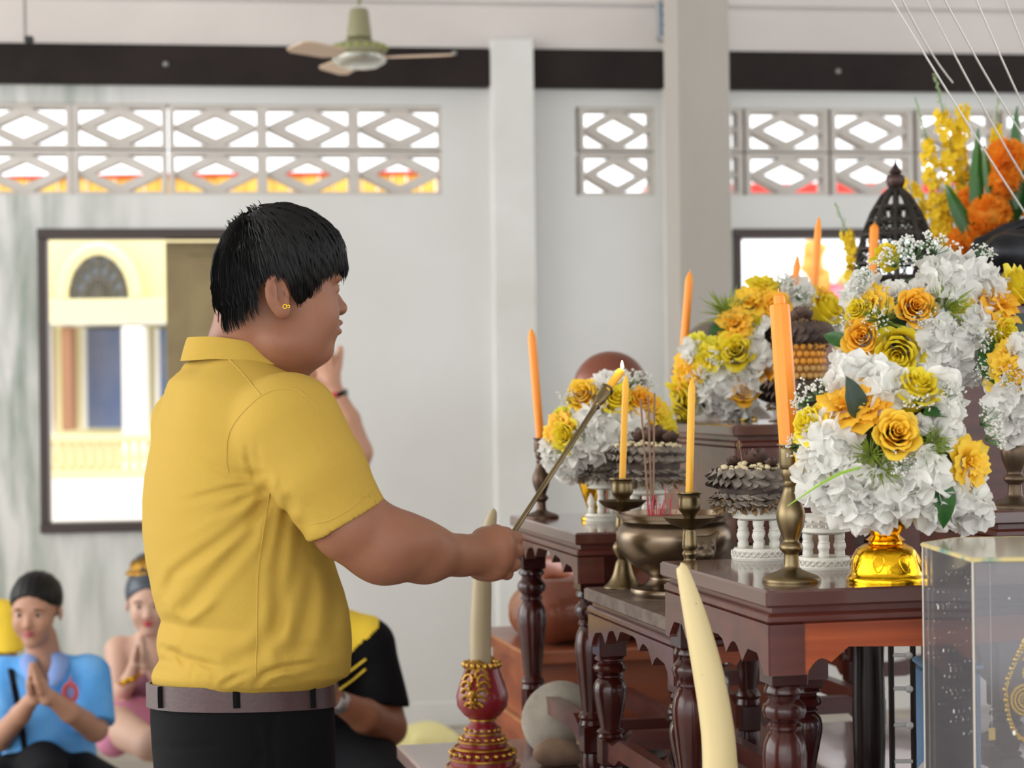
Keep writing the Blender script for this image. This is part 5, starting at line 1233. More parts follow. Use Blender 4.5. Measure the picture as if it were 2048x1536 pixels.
# glass-fronted meter box on the pilaster
mb_ = at(1330, 40, 7.9); bx_ = thing('wall_light', 'small grey-framed light box with pale blue front high on the pilaster', 'light', mb_)
wq = 13*7.9/F; hq = 36*7.9/F
part('frame', join(box(-wq, wq, -.03, .05, -hq-.01, -hq+.006), box(-wq, wq, -.03, .05, hq-.006, hq+.01), box(-wq-.008, -wq+.004, -.03, .05, -hq, hq), box(wq-.004, wq+.012, -.03, .05, -hq, hq)), mat('light_grey_frame', (160, 162, 164), .5), bx_, smooth=False)
part('backing', box(-wq, wq, 0, .05, -hq, hq), mat('blue_grey_back', (120, 148, 176), .4), bx_, smooth=False)
for k in range(3): part('led_cluster', xf(ball((0, 0, 0), .014, 8, 6, (1, .5, 1.2)), (.002, -.004, (k-1)*hq*.55)), mat('pale_blue_lens', (196, 226, 250), .2) if k == 0 else MATS['pale_blue_lens'], bx_)
part('bracket', box(-.01, .2, .05, .07, -.02, .02), MATS['light_grey_frame'], bx_, smooth=False)
# hanging cord and clip at the upper left
hc = at(50, 80, 7.2); hcp = thing('hanging_cord', 'grey cord with a small black clip hanging at the upper left', 'cord', (hc[0], hc[1], hc[2]))
part('cord', tube([(0, 0, 0), (0, 0, 3.7-hc[2])], .006, 6), mat('grey_cord', (150, 144, 138), .8), hcp); part('clip', box(0, .03, -.012, .012, -.012, .014, .004), mat('black_clip', (28, 26, 26), .6), hcp)
# cloth left on the floor by the wall
def crumple(name, label, px, py, z, rx, ry, h, m, seed):
    c = on(px, py, z); g = sdf(lambda P: np.maximum(s_ell(P, (0, 0, 0), (rx, ry, h))+h*.22*hnoise(P, 26, seed), -P[:, 2]), (-rx*1.2, -ry*1.2, -.01), (rx*1.2, ry*1.2, h*1.5), .012); return tag(obj(name, g, m, loc=c), label, 'cloth')
crumple('folded_cloth', 'pale yellow cloth lying on the floor at the foot of the wall', 850, 1492, 0, .13, .15, .09, mat('pale_yellow_cloth', (232, 222, 158), .9), 3)
cu = on(745, 1535, 0.0)
cc = on(742, 1560, 0); bk = thing('blue_tub', 'light blue plastic tub on the floor behind the kneeling man', 'tub', (cc[0], cc[1]-.3, 0))
part('tub_wall', lathe([(.06, 0), (.075, .09), (.08, .09), (.072, .01), (0, .01)], 24), mat('sky_blue_plastic', (120, 176, 214), .5), bk, angle=40)
# ------------------------------------------------------------------ the standing man lighting the candle
m_skin = mat('tan_skin', (148, 100, 76), .5, spec=.35, sss=.08, noise=(18, (136, 90, 68), .3, .7), bump=(260, .08))
m_polo = mat('yellow_pique_cotton', (182, 150, 66), .9, spec=.15, bump=(420, .22))
m_hair = mat('black_hair', (11, 10, 10), .5, spec=.25); m_trou = mat('black_trousers', (14, 14, 16), .9, spec=.12, bump=(300, .2))
m_belt = mat('brown_leather_belt', (78, 54, 54), .38, spec=.5, noise=(6, (64, 42, 42)), bump=(150, .1)); m_seam = mat('yellow_seam', (190, 157, 70), .9)
MY = 3.15; TH = math.radians(22); FC = np.array([math.cos(TH), math.sin(TH), 0]); SD = np.array([math.sin(TH), -math.cos(TH), 0])   # facing; towards the camera side
rows = [(738, 378, 585, .085), (748, 358, 595, .105), (760, 338, 602, .13), (780, 326, 612, .16), (800, 320, 625, .18), (850, 302, 640, .2), (900, 290, 640, .207), (950, 281, 645, .21), (1000, 277, 650, .212), (1060, 277, 655, .214), (1120, 284, 670, .215), (1180, 297, 690, .216),
        (1215, 306, 698, .216), (1240, 317, 702, .216), (1258, 311, 704, .216), (1275, 308, 705, .216), (1300, 310, 705, .214), (1318, 314, 704, .213), (1338, 302, 703, .21), (1352, 299, 698, .206), (1363, 300, 676, .2), (1374, 304, 662, .186)]
def rowparam(y, l, r, rs, Y=MY):
    a, b = at(l, y, Y), at(r, y, Y); w = (b[0]-a[0])/2; c = (a+b)/2; rf = math.sqrt(max(1e-4, w*w-(rs*math.sin(TH))**2))/math.cos(TH); return c[2], (c[0], Y, rf, rs)
RP = sorted([rowparam(*r) for r in rows]); TZ = [r[0] for r in RP]; TP = [r[1] for r in RP]
shN = at(580, 852, 2.965); tcx = at(465, 850, MY); shF = 2*tcx-shN; shF[1] = 2*MY-shN[1]; shF = shF+(tcx-shF)*.18+v_(.012, 0, -.006)
hemc = at(692, 1041, 2.94); hemn = np.array([.475, .05, -.88])
def px2(P): return 1024+P[:, 0]/P[:, 1]*F, 768-(P[:, 2]-CAMZ)/P[:, 1]*F
def seg2(x, y, pts):
    d = None; pts = np.array(pts, float)
    for i in range(len(pts)-1):
        a, b = pts[i], pts[i+1]; ab = b-a; t = np.clip(((x-a[0])*ab[0]+(y-a[1])*ab[1])/(ab @ ab), 0, 1)
        e = np.hypot(x-a[0]-t*ab[0], y-a[1]-t*ab[1]); d = e if d is None else np.minimum(d, e)
    return d
# wrinkles: polyline over the shirt, depth (mm, + groove, - ridge), width (as seen on the cloth, in 1/1270 m units)
WR = [(((535, 962), (459, 972), (357, 996)), 3.2, 7), (((530, 952), (459, 940), (386, 908)), 2.4, 9), (((532, 968), (473, 1001), (410, 1028)), 3, 8), (((515, 1012), (459, 1062), (386, 1110), (345, 1140), (322, 1195)), 4.5, 11),
      (((530, 985), (500, 1060), (440, 1130), (380, 1195), (345, 1228)), 4.5, 13), (((513, 953), (497, 917), (491, 870)), 3, 7), (((527, 953), (512, 905), (512, 870)), 2.6, 7), (((536, 950), (530, 915)), 2.2, 7), (((480, 990), (400, 1050), (350, 1075)), -2, 12),
      (((575, 1000), (560, 1080), (548, 1180), (552, 1290)), 3.5, 12), (((600, 1050), (590, 1130), (560, 1220), (520, 1290)), 4, 15), (((625, 1090), (612, 1180), (600, 1260), (570, 1310)), 4, 16), (((650, 1120), (668, 1190), (655, 1290)), 3, 13), (((545, 1000), (535, 1050), (522, 1110)), 3, 9),
      (((322, 1180), (340, 1215), (372, 1232), (402, 1213), (440, 1180)), -4.5, 9), (((325, 1195), (352, 1240), (358, 1262), (350, 1282)), -3, 8), (((322, 1288), (352, 1300), (372, 1340)), 4.5, 7), (((330, 1300), (375, 1312), (430, 1330), (440, 1345)), 3.5, 7), (((320, 1275), (345, 1278), (375, 1258)), -3.5, 9),
      (((425, 1362), (440, 1345), (432, 1330)), -3.5, 6), (((440, 1362), (470, 1345), (505, 1335)), 4, 6), (((505, 1362), (520, 1345), (560, 1330), (640, 1318)), 4, 7), (((515, 1352), (560, 1342), (610, 1352)), -3.5, 7), (((560, 1300), (610, 1288), (660, 1300)), 2.5, 12), (((400, 1345), (380, 1330), (372, 1362)), 3, 6), (((460, 1320), (500, 1300), (545, 1270)), 2.5, 14),
      (((640, 893), (670, 885), (690, 897)), 1.8, 6), (((655, 918), (690, 905), (715, 925)), 1.8, 6), (((700, 1000), (725, 985), (740, 975)), 1.8, 6), (((650, 850), (665, 860), (680, 888)), -1.5, 6), (((560, 985), (600, 1020), (630, 1040)), 1.6, 9), (((480, 900), (470, 860), (490, 830)), -1.2, 14)]
def wrinkle(P, d):
    x, y = px2(P); near = np.clip((3.19-P[:, 1])*30, 0, 1); e = np.zeros(len(P))
    for pts, dep, w in WR:
        q = seg2(x, y, pts); fd = np.clip((np.hypot(x-pts[-1][0], y-pts[-1][1])-2)/38, 0, 1)*np.clip((np.hypot(x-pts[0][0], y-pts[0][1])+9)/26, 0, 1); q = q+(1-fd)*4; dep = dep*fd; e += dep*.001*np.exp(-(q/w)**2)
        e -= np.maximum(dep, 0)*.0005*np.exp(-((q-w*1.9)/w)**2)
    return d+e*near*.8
TILT = .10
def tilt(P):
    w = np.clip((at(0, 1180, MY)[2]-P[:, 2])/.11, 0, 1); Q = P.copy(); Q[:, 2] = P[:, 2]-TILT*w*(MY-P[:, 1]); return Q
def f_shirt(P0):
    P = tilt(P0)
    tor = s_stack(P, TZ, TP, TH, 2.15)
    yoke = s_cap(P, shN+v_(-.01, .02, .012), shF+v_(.01, -.02, .0), .062, .05)
    yk2 = s_cap(P, at(478, 806, 3.06), at(462, 806, 3.24), .074)
    yk3 = s_cap(P, at(424, 782, 3.12), at(430, 782, 3.2), .047)
    tor = smin(smin(smin(tor, yoke, .05), yk2, .05), yk3, .03)
    sl = s_chain(P, [shN, at(640, 950, 2.945), at(700, 1056, 2.94), at(720, 1090, 2.94)], [.079, .07, .0625, .062], .01)
    sl2 = s_chain(P, [shF, shF+v_(-.02, .02, -.26)], [.078, .064], .01)
    inner = s_cap(P, at(665, 990, 2.94), at(735, 1115, 2.94), .0575)
    pl = s_plane(P, hemc, hemn)
    sl = np.maximum(np.maximum(sl, pl), -np.maximum(inner, -(pl+.02)))
    d = smin(tor, sl, .016); d = smin(d, sl2, .016); return wrinkle(P0, d)
man = thing('person', 'man in yellow polo shirt and black trousers, earring, holding a brass taper to a candle', 'person', (at(470, 1536, MY)[0], MY, 0))
lo = np.array([at(262, 0, MY)[0], 2.82, at(0, 1400, MY)[2]]); hi = np.array([at(790, 0, MY)[0], 3.45, at(0, 690, MY)[2]])
gsh = sdf(f_shirt, lo, hi, .0036)
shirt = part('polo_shirt', gsh, m_polo, man, world=True, angle=None)
BV = BVHTree.FromPolygons([tuple(v) for v in gsh[0]], gsh[1])
def drape(pts, bv=None, off=.0004, sub=8):
    out = []
    for x, y in spline([np.array(p, float) for p in pts], sub):
        d = ray(x, y); h = (bv or BV).ray_cast(Vector((0, 0, CAMZ)), Vector(d).normalized())
        if h[0] is not None:
            n_h = np.array(h[1]); n_h = n_h if n_h @ d < 0 else -n_h; out.append(np.array(h[0])+n_h*off)
    return out
for nm, pts in (('armhole_seam', ((641, 826), (600, 785), (560, 778), (521, 793), (480, 832), (458, 870), (453, 915), (457, 945))), ('shoulder_seam', ((455, 716), (480, 742), (521, 790))), ('side_seam', ((540, 985), (527, 1060), (516, 1150), (514, 1260), (511, 1352))),
                ('hem_stitch', ((621, 1048), (660, 1040), (705, 1015), (742, 984)))):
    P = drape(pts)
    if len(P) > 3: part(nm, tube(P, .0009 if nm != 'hem_stitch' else .0006, 5), m_seam, shirt, world=True)
# collar
cz = lambda y: at(490, y, 3.12)[2]
cc_ = at(489, 705, 3.12)
def collar(u, v, off=0):
    a = 2*PI*u; cx_, sy = math.cos(a), math.sin(a)     # a=0 front (facing), a=pi back
    t = (1-cx_)/2; top = np.interp(t, [0, .12, .35, .62, .85, 1], [748, 736, 705, 684, 675, 674]); bot = np.interp(t, [0, .12, .35, .62, .85, 1], [776, 762, 734, 722, 719, 721])
    y = top+(bot-top)*v; fl = .001+.011*v**.8+off
    p = cc_+FC*cx_*(.087+fl)+SD*sy*(.087+fl)*-1; p = p*np.array([1, 1, 0])+np.array([0, 0, at(490, y, 3.12)[2]]); return p+FC*(.004 if cx_ > 0 else 0)
co = grid(lambda u, v: collar(.03+.94*u, v), 60, 6); ci = grid(lambda u, v: collar(.03+.94*u, v, -.0045), 60, 6)
def shell(a, b, nu, nv):
    V = np.vstack([a[0], b[0]]); n = len(a[0]); Fc = list(a[1])+[tuple(i+n for i in q[::-1]) for q in b[1]]
    br = [j for j in range(nu)]+[j*nu+nu-1 for j in range(1, nv)]+[(nv-1)*nu+nu-2-j for j in range(nu-1)]+[(nv-2-j)*nu for j in range(nv-2)]
    for k in range(len(br)): p, q = br[k], br[(k+1) % len(br)]; Fc.append((q, p, p+n, q+n))
    return V, Fc
part('collar', shell(co, ci, 60, 6), m_polo, shirt, world=True)
# head ----------------------------------------------------------------
HD = at(545, 575, 3.08); HA = math.radians(27); hc_, hs_ = math.cos(HA), math.sin(HA); RH = np.array([[hc_, -hs_, 0], [hs_, hc_, 0], [0, 0, 1]])
def hl(P): return (P-HD) @ RH
def hw(x, y, z): return RH @ np.array([x, y, z])+HD
def f_head(Q):
    d = s_ell(Q, (.014, 0, .034), (.088, .078, .083))
    d = smin(d, s_ell(Q, (.046, 0, -.036), (.053, .058, .07)), .028)
    d = smin(d, s_ell(Q, (.075, 0, -.095), (.022, .026, .02)), .025)
    for s in (-1, 1):
        d = smin(d, s_ell(Q, (.052, s*.034, -.042), (.040, .034, .042)), .02)
        d = smin(d, s_ell(Q, (.014, s*.036, -.084), (.046, .036, .036)), .03)
        d = smin(d, s_ell(Q, (.084, s*.03, .014), (.016, .026, .009)), .012)
        d = smin(d, s_ell(Q, (.0865, s*.031, -.004), (.0125, .017, .0085)), .005)
        d = smax(d, -s_ell(Q, (.112, s*.03, -.002), (.018, .018, .008)), .01)
        d = smin(d, s_ell(Q, (.0955, s*.0115, -.034), (.012, .008, .007)), .004)
    d = smin(d, s_ell(Q, (.03, 0, -.102), (.046, .045, .026)), .03)
    d = smin(d, s_ell(Q, (.086, 0, -.062), (.02, .028, .024)), .012)
    d = smin(d, s_chain(Q, [(.090, 0, .002), (.102, 0, -.018), (.1115, 0, -.031)], [.0085, .0095, .0115], .006), .009)
    d = smin(d, s_ell(Q, (.1045, 0, -.054), (.0095, .019, .0055)), .004); d = smin(d, s_ell(Q, (.1025, 0, -.068), (.010, .017, .006)), .004)
    d = smax(d, -s_cap(Q, (.116, -.02, -.061), (.116, .02, -.061), .0045), .004)
    for s in (-1, 1):      # nostrils
        d = smax(d, -s_ell(Q, (.108, s*.007, -.0435), (.004, .003, .003)), .003)
    # ears
    for s in (-1, 1):
        Re = np.array([[math.cos(.18), 0, -math.sin(.18)], [0, 1, 0], [math.sin(.18), 0, math.cos(.18)]])
        q = (Q-np.array([-.022, s*.079, -.014])) @ Re
        e = s_ell(q, (0, 0, 0), (.019, .0075, .032)); e = smin(e, s_ell(q, (.004, 0, -.026), (.0115, .007, .013)), .008)
        cut = s_ell(q, (.003, s*.0085, .004), (.0125, .009, .022)); ah = s_cap(q, (-.0015, s*.004, .014), (-.004, s*.0045, -.012), .0028)
        tr = s_ell(q, (.0135, s*.003, -.003), (.004, .004, .006))
        e = smax(e, -cut, .003); e = smin(e, ah, .003); e = smin(e, tr, .003); e = smax(e, -s_ell(q, (.0075, s*.004, -.004), (.0035, .005, .005)), .002)
        d = smin(d, e, .005)
    return d
K3 = 1/1270
arm = [at(590, 868, 2.965), at(700, 1046, 2.94), at(775, 1092, 2.955), at(850, 1106, 3.0), at(925, 1111, 3.06), at(950, 1110, 3.075)]
armr = [.062, .055, .0525, .043, .0285, .027]
MCP = [at(1004, 1074, 3.092), at(1009, 1094, 3.086), at(1004, 1117, 3.088), at(992, 1138, 3.096)]
PIP = [at(1031, 1078, 3.112), at(1032, 1102, 3.108), at(1027, 1128, 3.110), at(1014, 1147, 3.116)]
DIP = [at(1020, 1084, 3.146), at(1020, 1106, 3.144), at(1014, 1129, 3.144), at(1003, 1147, 3.142)]
TIP = [at(1000, 1086, 3.150), at(998, 1106, 3.150), at(994, 1128, 3.148), at(988, 1143, 3.144)]
FR = [.0118, .0122, .0115, .0100]
def f_skin(P):
    Q = hl(P); d = f_head(Q)
    nk = s_chain(P, [at(515, 640, 3.09), at(499, 700, 3.11), at(490, 785, 3.14)], [.066, .065, .07]); nk = smin(nk, s_cap(P, at(560, 690, 3.10), at(535, 790, 3.12), .054, .05), .03)
    d = smin(d, nk, .022)
    tor = s_stack(P, TZ, [(a, b, c-.022, e-.022) for a, b, c, e in TP], TH, 2.1); tor = np.maximum(tor, at(0, 1330, MY)[2]-P[:, 2]); d = smin(d, tor, .03)
    A = s_chain(P, arm, armr, .018)
    A = smin(A, s_ell(P, at(800, 1082, 2.97), (.06, .045, .038)), .02)        # elbow crease bulk
    A = smin(A, s_ell(P, at(758, 1108, 2.955), (.045, .045, .034)), .025)
    # hand
    Hn = s_ell(P, at(978, 1106, 3.092), (.036, .021, .040))
    for m_, r_ in zip(MCP, (.0165, .0165, .016, .015)): Hn = smin(Hn, s_cap(P, at(950, 1108, 3.085), m_, .02, r_), .012)
    Hn = smin(Hn, s_ell(P, at(975, 1075, 3.115), (.024, .018, .018)), .014)   # thumb ball
    Hn = smin(Hn, s_ell(P, at(972, 1142, 3.11), (.028, .018, .016)), .014)    # heel of the hand
    A = smin(A, Hn, .016)
    fg = None
    for a, b, c, e, r in zip(MCP, PIP, DIP, TIP, FR):
        g = s_chain(P, [a, b, c, e], [r*1.12, r, r*.92, r*.82], .003); fg = g if fg is None else smin(fg, g, .0012)
    A = smin(A, fg, .005)
    th = s_chain(P, [at(962, 1078, 3.115), at(990, 1066, 3.135), at(1012, 1070, 3.142), at(1026, 1078, 3.140)], [.016, .0135, .012, .0095], .004); A = smin(A, th, .004)
    d = smin(d, A, .01)
    # far arm hanging at the side with its hand
    B = s_chain(P, [shF, shF+v_(-.03, .03, -.29), shF+v_(.02, .0, -.53), shF+v_(.03, -.01, -.62)], [.055, .042, .028, .03], .01)
    for k in range(4): B = smin(B, s_chain(P, [shF+v_(.005+.018*k, -.01, -.61), shF+v_(.012+.02*k, -.02, -.66), shF+v_(.01+.018*k, -.045, -.69+.006*abs(k-1))], [.0105, .0095, .008], .002), .003)
    B = smin(B, s_chain(P, [shF+v_(.06, -.01, -.56), shF+v_(.085, -.03, -.6), shF+v_(.08, -.05, -.63)], [.014, .011, .009], .003), .006)
    return smin(d, B, .01)
body = part('body', sdf(f_skin, np.array([at(262, 0, MY)[0], 2.84, at(0, 1385, MY)[2]-.18]), np.array([at(1062, 0, MY)[0], 3.50, at(0, 440, MY)[2]]), .0031), m_skin, man, world=True, angle=None)
hdg = sdf(lambda Q: smin(f_head(Q), s_cap(Q, (-.03, 0, -.09), (-.05, .01, -.2), .066), .022)-.0004, (-.1, -.1, -.13), (.13, .1, .12), .0022)
# finer face skin laid over the coarse one is avoided: the body itself stays one surface
BS = BVHTree.FromPolygons([tuple(v) for v in np.array([tuple(v.co) for v in body.data.vertices])+np.array(man.location)], [tuple(p.vertices) for p in body.data.polygons])
# nails, eyes, brows, lips
m_nail = mat('fingernail', (206, 160, 138), .3); m_lip = mat('dusky_lips', (128, 76, 68), .45); m_eye = mat('eye_white', (176, 164, 152), .4); m_iris = mat('dark_iris', (26, 18, 14), .15)
for s in (-1, 1):
    part('eyeball', xf(ball((0, 0, 0), .0105, 14, 10), hw(.0875, s*.031, -.002), R=RH), m_eye, body, world=True)
    part('iris', xf(ball((.0075, 0, 0), .0045, 10, 7, (.6, 1, 1)), hw(.0875, s*.031, -.002), R=RH), m_iris, body, world=True)
    part('eyelid', tube([hw(.0985-.0105*abs(t)**2*1.0-.002, s*.031+t*.0135, .0025-.003*t*t) for t in np.linspace(-1, 1, 9)], [.0008, .0016, .0008], 6), m_skin, body, world=True)
    part('eyebrow', join(*[tube([hw(.0985-.016*t*t, s*(.030+.017*t)+RNG.normal(0, .0004), .0165+RNG.normal(0, .0012)), hw(.0985-.016*(t+.12)**2, s*(.030+.017*(t+.14)), .0185+RNG.normal(0, .001))], .0006, 4) for t in np.linspace(-.9, .95, 26)]), m_hair, body, world=True)
part('lips', join(*[tube([hw(.1105-.012*abs(t)**2-.0012, t*.019, -.0565-(0 if k == 0 else .0085)+(.001 if k == 0 else -.001)*(1-t*t)) for t in np.linspace(-1, 1, 11)], [.0012, .0038, .0012], 8) for k in (0, 1)]), m_lip, body, world=True)
# earrings
for px_, s_ in ((570, .0042), (577, .003)):
    h = BS.ray_cast(Vector((0, 0, CAMZ)), Vector(ray(px_, 613)).normalized())
    if h[0] is not None:
        c = np.array(h[0])+v_(0, -.0015, 0); part('gold_earring', tube([c+v_(s_*.7*math.cos(a), 0, s_*.7*math.sin(a)) for a in np.linspace(0, 2*PI, 15)], .0006, 6), m_gold, body, world=True)
# hair ------------------------------------------------------------------
HX = [-.12, -.09, -.075, -.06, -.052, -.044, -.030, -.004, .006, .016, .026, .036, .046, .058, .075, .12]
HZ = [-.066, -.064, -.054, -.044, -.030, .002, .018, .010, -.014, -.028, -.034, -.018, -.002, .012, .022, .026]
def hcut(Q):
    front = Q[:, 0] > .0; z = np.interp(Q[:, 0], HX, HZ); w = np.clip((.05-np.abs(Q[:, 1]))/.03, 0, 1)*(Q[:, 0] > .03)
    return z*(1-w)+.026*w-Q[:, 2]
def f_hair(Q):
    d = smin(s_ell(Q, (.013, 0, .036), (.096, .0855, .0905)), s_ell(Q, (-.026, 0, -.005), (.06, .073, .072)), .03)
    d = smin(d, s_ell(Q, (.065, 0, .055), (.042, .056, .042)), .02)
    an = np.arctan2(Q[:, 2]-.02, Q[:, 0]+.03); d = d+.0005*np.sin(an*60+9*hnoise(Q, 20, 3))+.0018*hnoise(Q, 70, 2)
    return smax(d, hcut(Q), .006)
hg = sdf(f_hair, (-.125, -.105, -.09), (.135, .105, .14), .0032)
hair = part('hair', (hg[0] @ RH.T+HD, hg[1]), m_hair, man, world=True, angle=None)
st_ = []
def hsurf(x, y, z):
    q = np.array([x, y, z]); c = np.array([.002, 0, .02]); d = q-c; d /= np.linalg.norm(d); lo_, hi2 = .03, .16
    T = np.linspace(lo_, hi2, 40); pp = c+d*T[:, None]; v = smin(s_ell(pp, (.013, 0, .036), (.096, .0855, .0905)), s_ell(pp, (-.026, 0, -.005), (.06, .073, .072)), .03); v = smin(v, s_ell(pp, (.065, 0, .055), (.042, .056, .042)), .02); i = int(np.argmax(v > 0)); return c+d*T[max(i, 1)]
crown = np.array([-.045, -.005, .115]); r5 = np.random.default_rng(5)
for k in range(1700):
    az = r5.uniform(-PI, PI) if k > 350 else r5.uniform(-2.6, .1)   # more on the camera side
    dirv = np.array([math.cos(az), math.sin(az)]); P = []; a0_ = r5.uniform(.15, 1.7); L_ = r5.uniform(.35, .8); ok = True
    ax = np.array([-.35, -.03, .93]); ax /= np.linalg.norm(ax); e1 = np.array([dirv[0], dirv[1], 0]); e1 -= ax*(e1 @ ax); e1 /= np.linalg.norm(e1)
    for j in range(7):
        th = a0_+L_*j/6; d = ax*math.cos(th)+e1*math.sin(th)+np.array([0, 0, -.10*j/6*(th > 1.2)]); q = hsurf(*(np.array([.002, 0, .02])+d*.1))
        lim = -float(hcut(q[None])[0])      # >0 inside hair
        if lim < (-.008 if k % 3 else -.014): break
        P.append(q+d*(.0008+.0012*r5.random()+(.002*j/6 if k % 9 == 0 else 0)))
    if len(P) > 2: st_.append(tube([RH @ p+HD for p in P], [.0009, .0013, .0002], 3, cap=False))
# fringe locks at the forehead and the nape
for k in range(70):
    y = r5.uniform(-.06, .05); x0 = .098-.6*abs(y)**1.5*8*.3; p0 = hsurf(.1, y, .05); p1 = p0+v_(.002, r5.normal(0, .003), -.018-.012*r5.random()); p2 = p1+v_(-.003, r5.normal(0, .004), -.008-.010*r5.random()); st_.append(tube([RH @ p+HD for p in (p0, p1, p2)], [.0018, .0013, .0002], 4, cap=False))
for k in range(120):
    x = r5.uniform(-.1, -.045); z = np.interp(x, HX, HZ); p0 = hsurf(x, -abs(r5.uniform(.0, .08))*(1 if k % 3 else -1), z+.02); p1 = p0+v_(-.001, 0, -.02); p2 = p1+v_(.004, 0, -.010-.006*r5.random()); st_.append(tube([RH @ p+HD for p in (p0, p1, p2)], [.0014, .001, .0002], 3, cap=False))
for k in range(60):    # tufts standing at the back of the crown
    a = r5.uniform(1.75, 2.5); p0 = hsurf(.1*math.cos(a), r5.uniform(-.05, .05), .02+.12*math.sin(a)); p1 = p0+v_(-.006, 0, .006+.004*r5.random()); st_.append(tube([RH @ p+HD for p in (p0, (p0+p1)/2+v_(0, 0, .002), p1)], [.001, .0007, .0001], 3, cap=False))
part('hair_strands', join(*st_), m_hair, hair, world=True, kind='stuff')
# trousers, belt, shoes
def ring_rows(yl):
    out = []
    for y, l, r, rs, sx_ in yl: z, p = rowparam(y, l, r, rs); out.append((z, p))
    return sorted(out)
pr_ = ring_rows([(1395, 302, 664, .178, 0), (1415, 300, 666, .18, 0), (1440, 300, 668, .182, 0), (1480, 302, 669, .184, 0), (1536, 306, 669, .184, 0), (1620, 312, 664, .182, 0)])
PZ = [q[0] for q in pr_]; PP = [q[1] for q in pr_]; hipc = np.array([PP[0][0], PP[0][1], PZ[0]])
def f_pant(P):
    d = s_stack(tilt(P), PZ, PP, TH, 2.3)
    for s in (-1, 1):
        hp = hipc+SD*s*.088+v_(0, 0, -.02); kn = np.array([hipc[0]+SD[0]*s*.09+.015, hipc[1]+SD[1]*s*.09, .46]); an = np.array([hipc[0]+SD[0]*s*.09-.01, hipc[1]+SD[1]*s*.09, .05])
        leg = s_chain(P, [hp, kn, an], [.095, .068, .055], .02); d = smin(d, leg, .03)
    x, y = px2(P); near = np.clip((3.16-P[:, 1])*30, 0, 1)
    for pts, dep, w in ((((540, 1420), (535, 1480), (540, 1530)), 2, 8), (((500, 1450), (520, 1500), (500, 1530)), 2, 9), (((304, 1483), (340, 1489), (420, 1484)), 2.5, 4)): d = d+dep*.001*np.exp(-(seg2(x, y, pts)/w)**2)*near
    d = d+.003*hnoise(P, 14, 4)*(P[:, 2] < .75)
    return np.maximum(d, .045-P[:, 2])
trs = part('trousers', sdf(f_pant, (hipc[0]-.2, MY-.25, .03), (hipc[0]+.2, MY+.25, PZ[-1]+.035), .0055), m_trou, man, world=True, angle=None)
def beltring(y0, y1, off, a0=0, a1=2*PI, n=72):
    def fn(u, v):
        y = y0+(y1-y0)*v; z, p = rowparam(y, np.interp(y, [1362, 1412], [299, 300]), np.interp(y, [1362, 1412], [661, 665]), .178); a = a0+(a1-a0)*u; ca, sa = math.cos(a), math.sin(a); ex = 2/2.25
        c, s = math.copysign(abs(ca)**ex, ca)*(p[2]+off), math.copysign(abs(sa)**ex, sa)*(p[3]+off); q_ = np.array([p[0], p[1], z])+FC*c+np.array([-FC[1], FC[0], 0])*s; q_[2] += TILT*(MY-q_[1]); return q_
    return grid(fn, n, 4)
bo_, bi_ = beltring(1364, 1411, .006), beltring(1364, 1411, .001)
belt = part('belt', shell(bo_, bi_, 72, 4), m_belt, man, world=True, angle=40)
BB = BVHTree.FromPolygons([tuple(v) for v in bo_[0]], bo_[1])
for x in (325, 474, 624):
    P = drape(((x, 1360), (x-1, 1385), (x, 1416)), BB, .0015, 5)
    if len(P) > 3: part('belt_loop', tube(P, .0016, 8, 3.4), m_trou, trs, world=True)
part('buckle', xf(box(-.004, .004, -.022, .022, -.02, .02, .003), hipc*np.array([1, 1, 0])+FC*(PP[-1][2]+.008)+v_(0, 0, at(600, 1388, MY)[2]), R=np.stack([FC, np.cross((0, 0, 1), FC), (0, 0, 1)], 1)), mat('steel_buckle', (180, 180, 184), .25, metal=1), belt, world=True)
part('feet', join(*[(lambda b: (b[0], b[1]))(sdf(lambda P, s=s: np.maximum(smin(s_chain(P, [hipc*np.array([1, 1, 0])+SD*s*.09+v_(-.03, 0, .035), hipc*np.array([1, 1, 0])+SD*s*.09+FC*.15+v_(0, 0, .028), hipc*np.array([1, 1, 0])+SD*s*.09+FC*.2+v_(0, 0, .018)], [.036, .034, .022], .01), s_cap(P, hipc*np.array([1, 1, 0])+SD*s*.09+v_(-.01, 0, .03), hipc*np.array([1, 1, 0])+SD*s*.09+v_(-.01, 0, .12), .034), .02), -P[:, 2]), (hipc[0]-.15, hipc[1]-.25, -.01), (hipc[0]+.32, hipc[1]+.3, .16), .008)) for s in (-1, 1)]), m_skin, man, world=True)

# ------------------------------------------------------------------ the brass taper holder in his hand
pa, pb = at(984, 1130, 3.128), at(1196, 806, 3.335); dr = (pb-pa)/np.linalg.norm(pb-pa); Lr = np.linalg.norm(pb-pa); RR = basis(dr)
tp = thing('taper_holder', 'long brass rod holding a burning yellow candle stub, in the man\'s hand', 'candle lighter', pa)
rp_ = [(.0038, 0), (.0042, .01), (.004, .06), (.0044, .1), (.004, .14), (.0042, Lr*.5), (.0046, Lr-.03), (.005, Lr-.012), (.0075, Lr-.008), (.0055, Lr-.003), (.008, Lr+.004), (.0095, Lr+.01), (.0092, Lr+.03), (.012, Lr+.032), (.012, Lr+.035), (.007, Lr+.035)]
part('rod', xf(lathe(rp_, 18), pa, R=RR), m_brass, tp, world=True, angle=40)
pc_ = pa+dr*(Lr+.02); pd_ = at(1243, 741, 3.362)
stub = part('candle_stub', xf(lathe([(.0066, 0), (.0068, .02), (.0072, np.linalg.norm(pd_-pc_)-.004), (.006, np.linalg.norm(pd_-pc_)), (.003, np.linalg.norm(pd_-pc_)-.002)], 12), pc_, R=basis(pd_-pc_)), m_wax, tp, world=True)
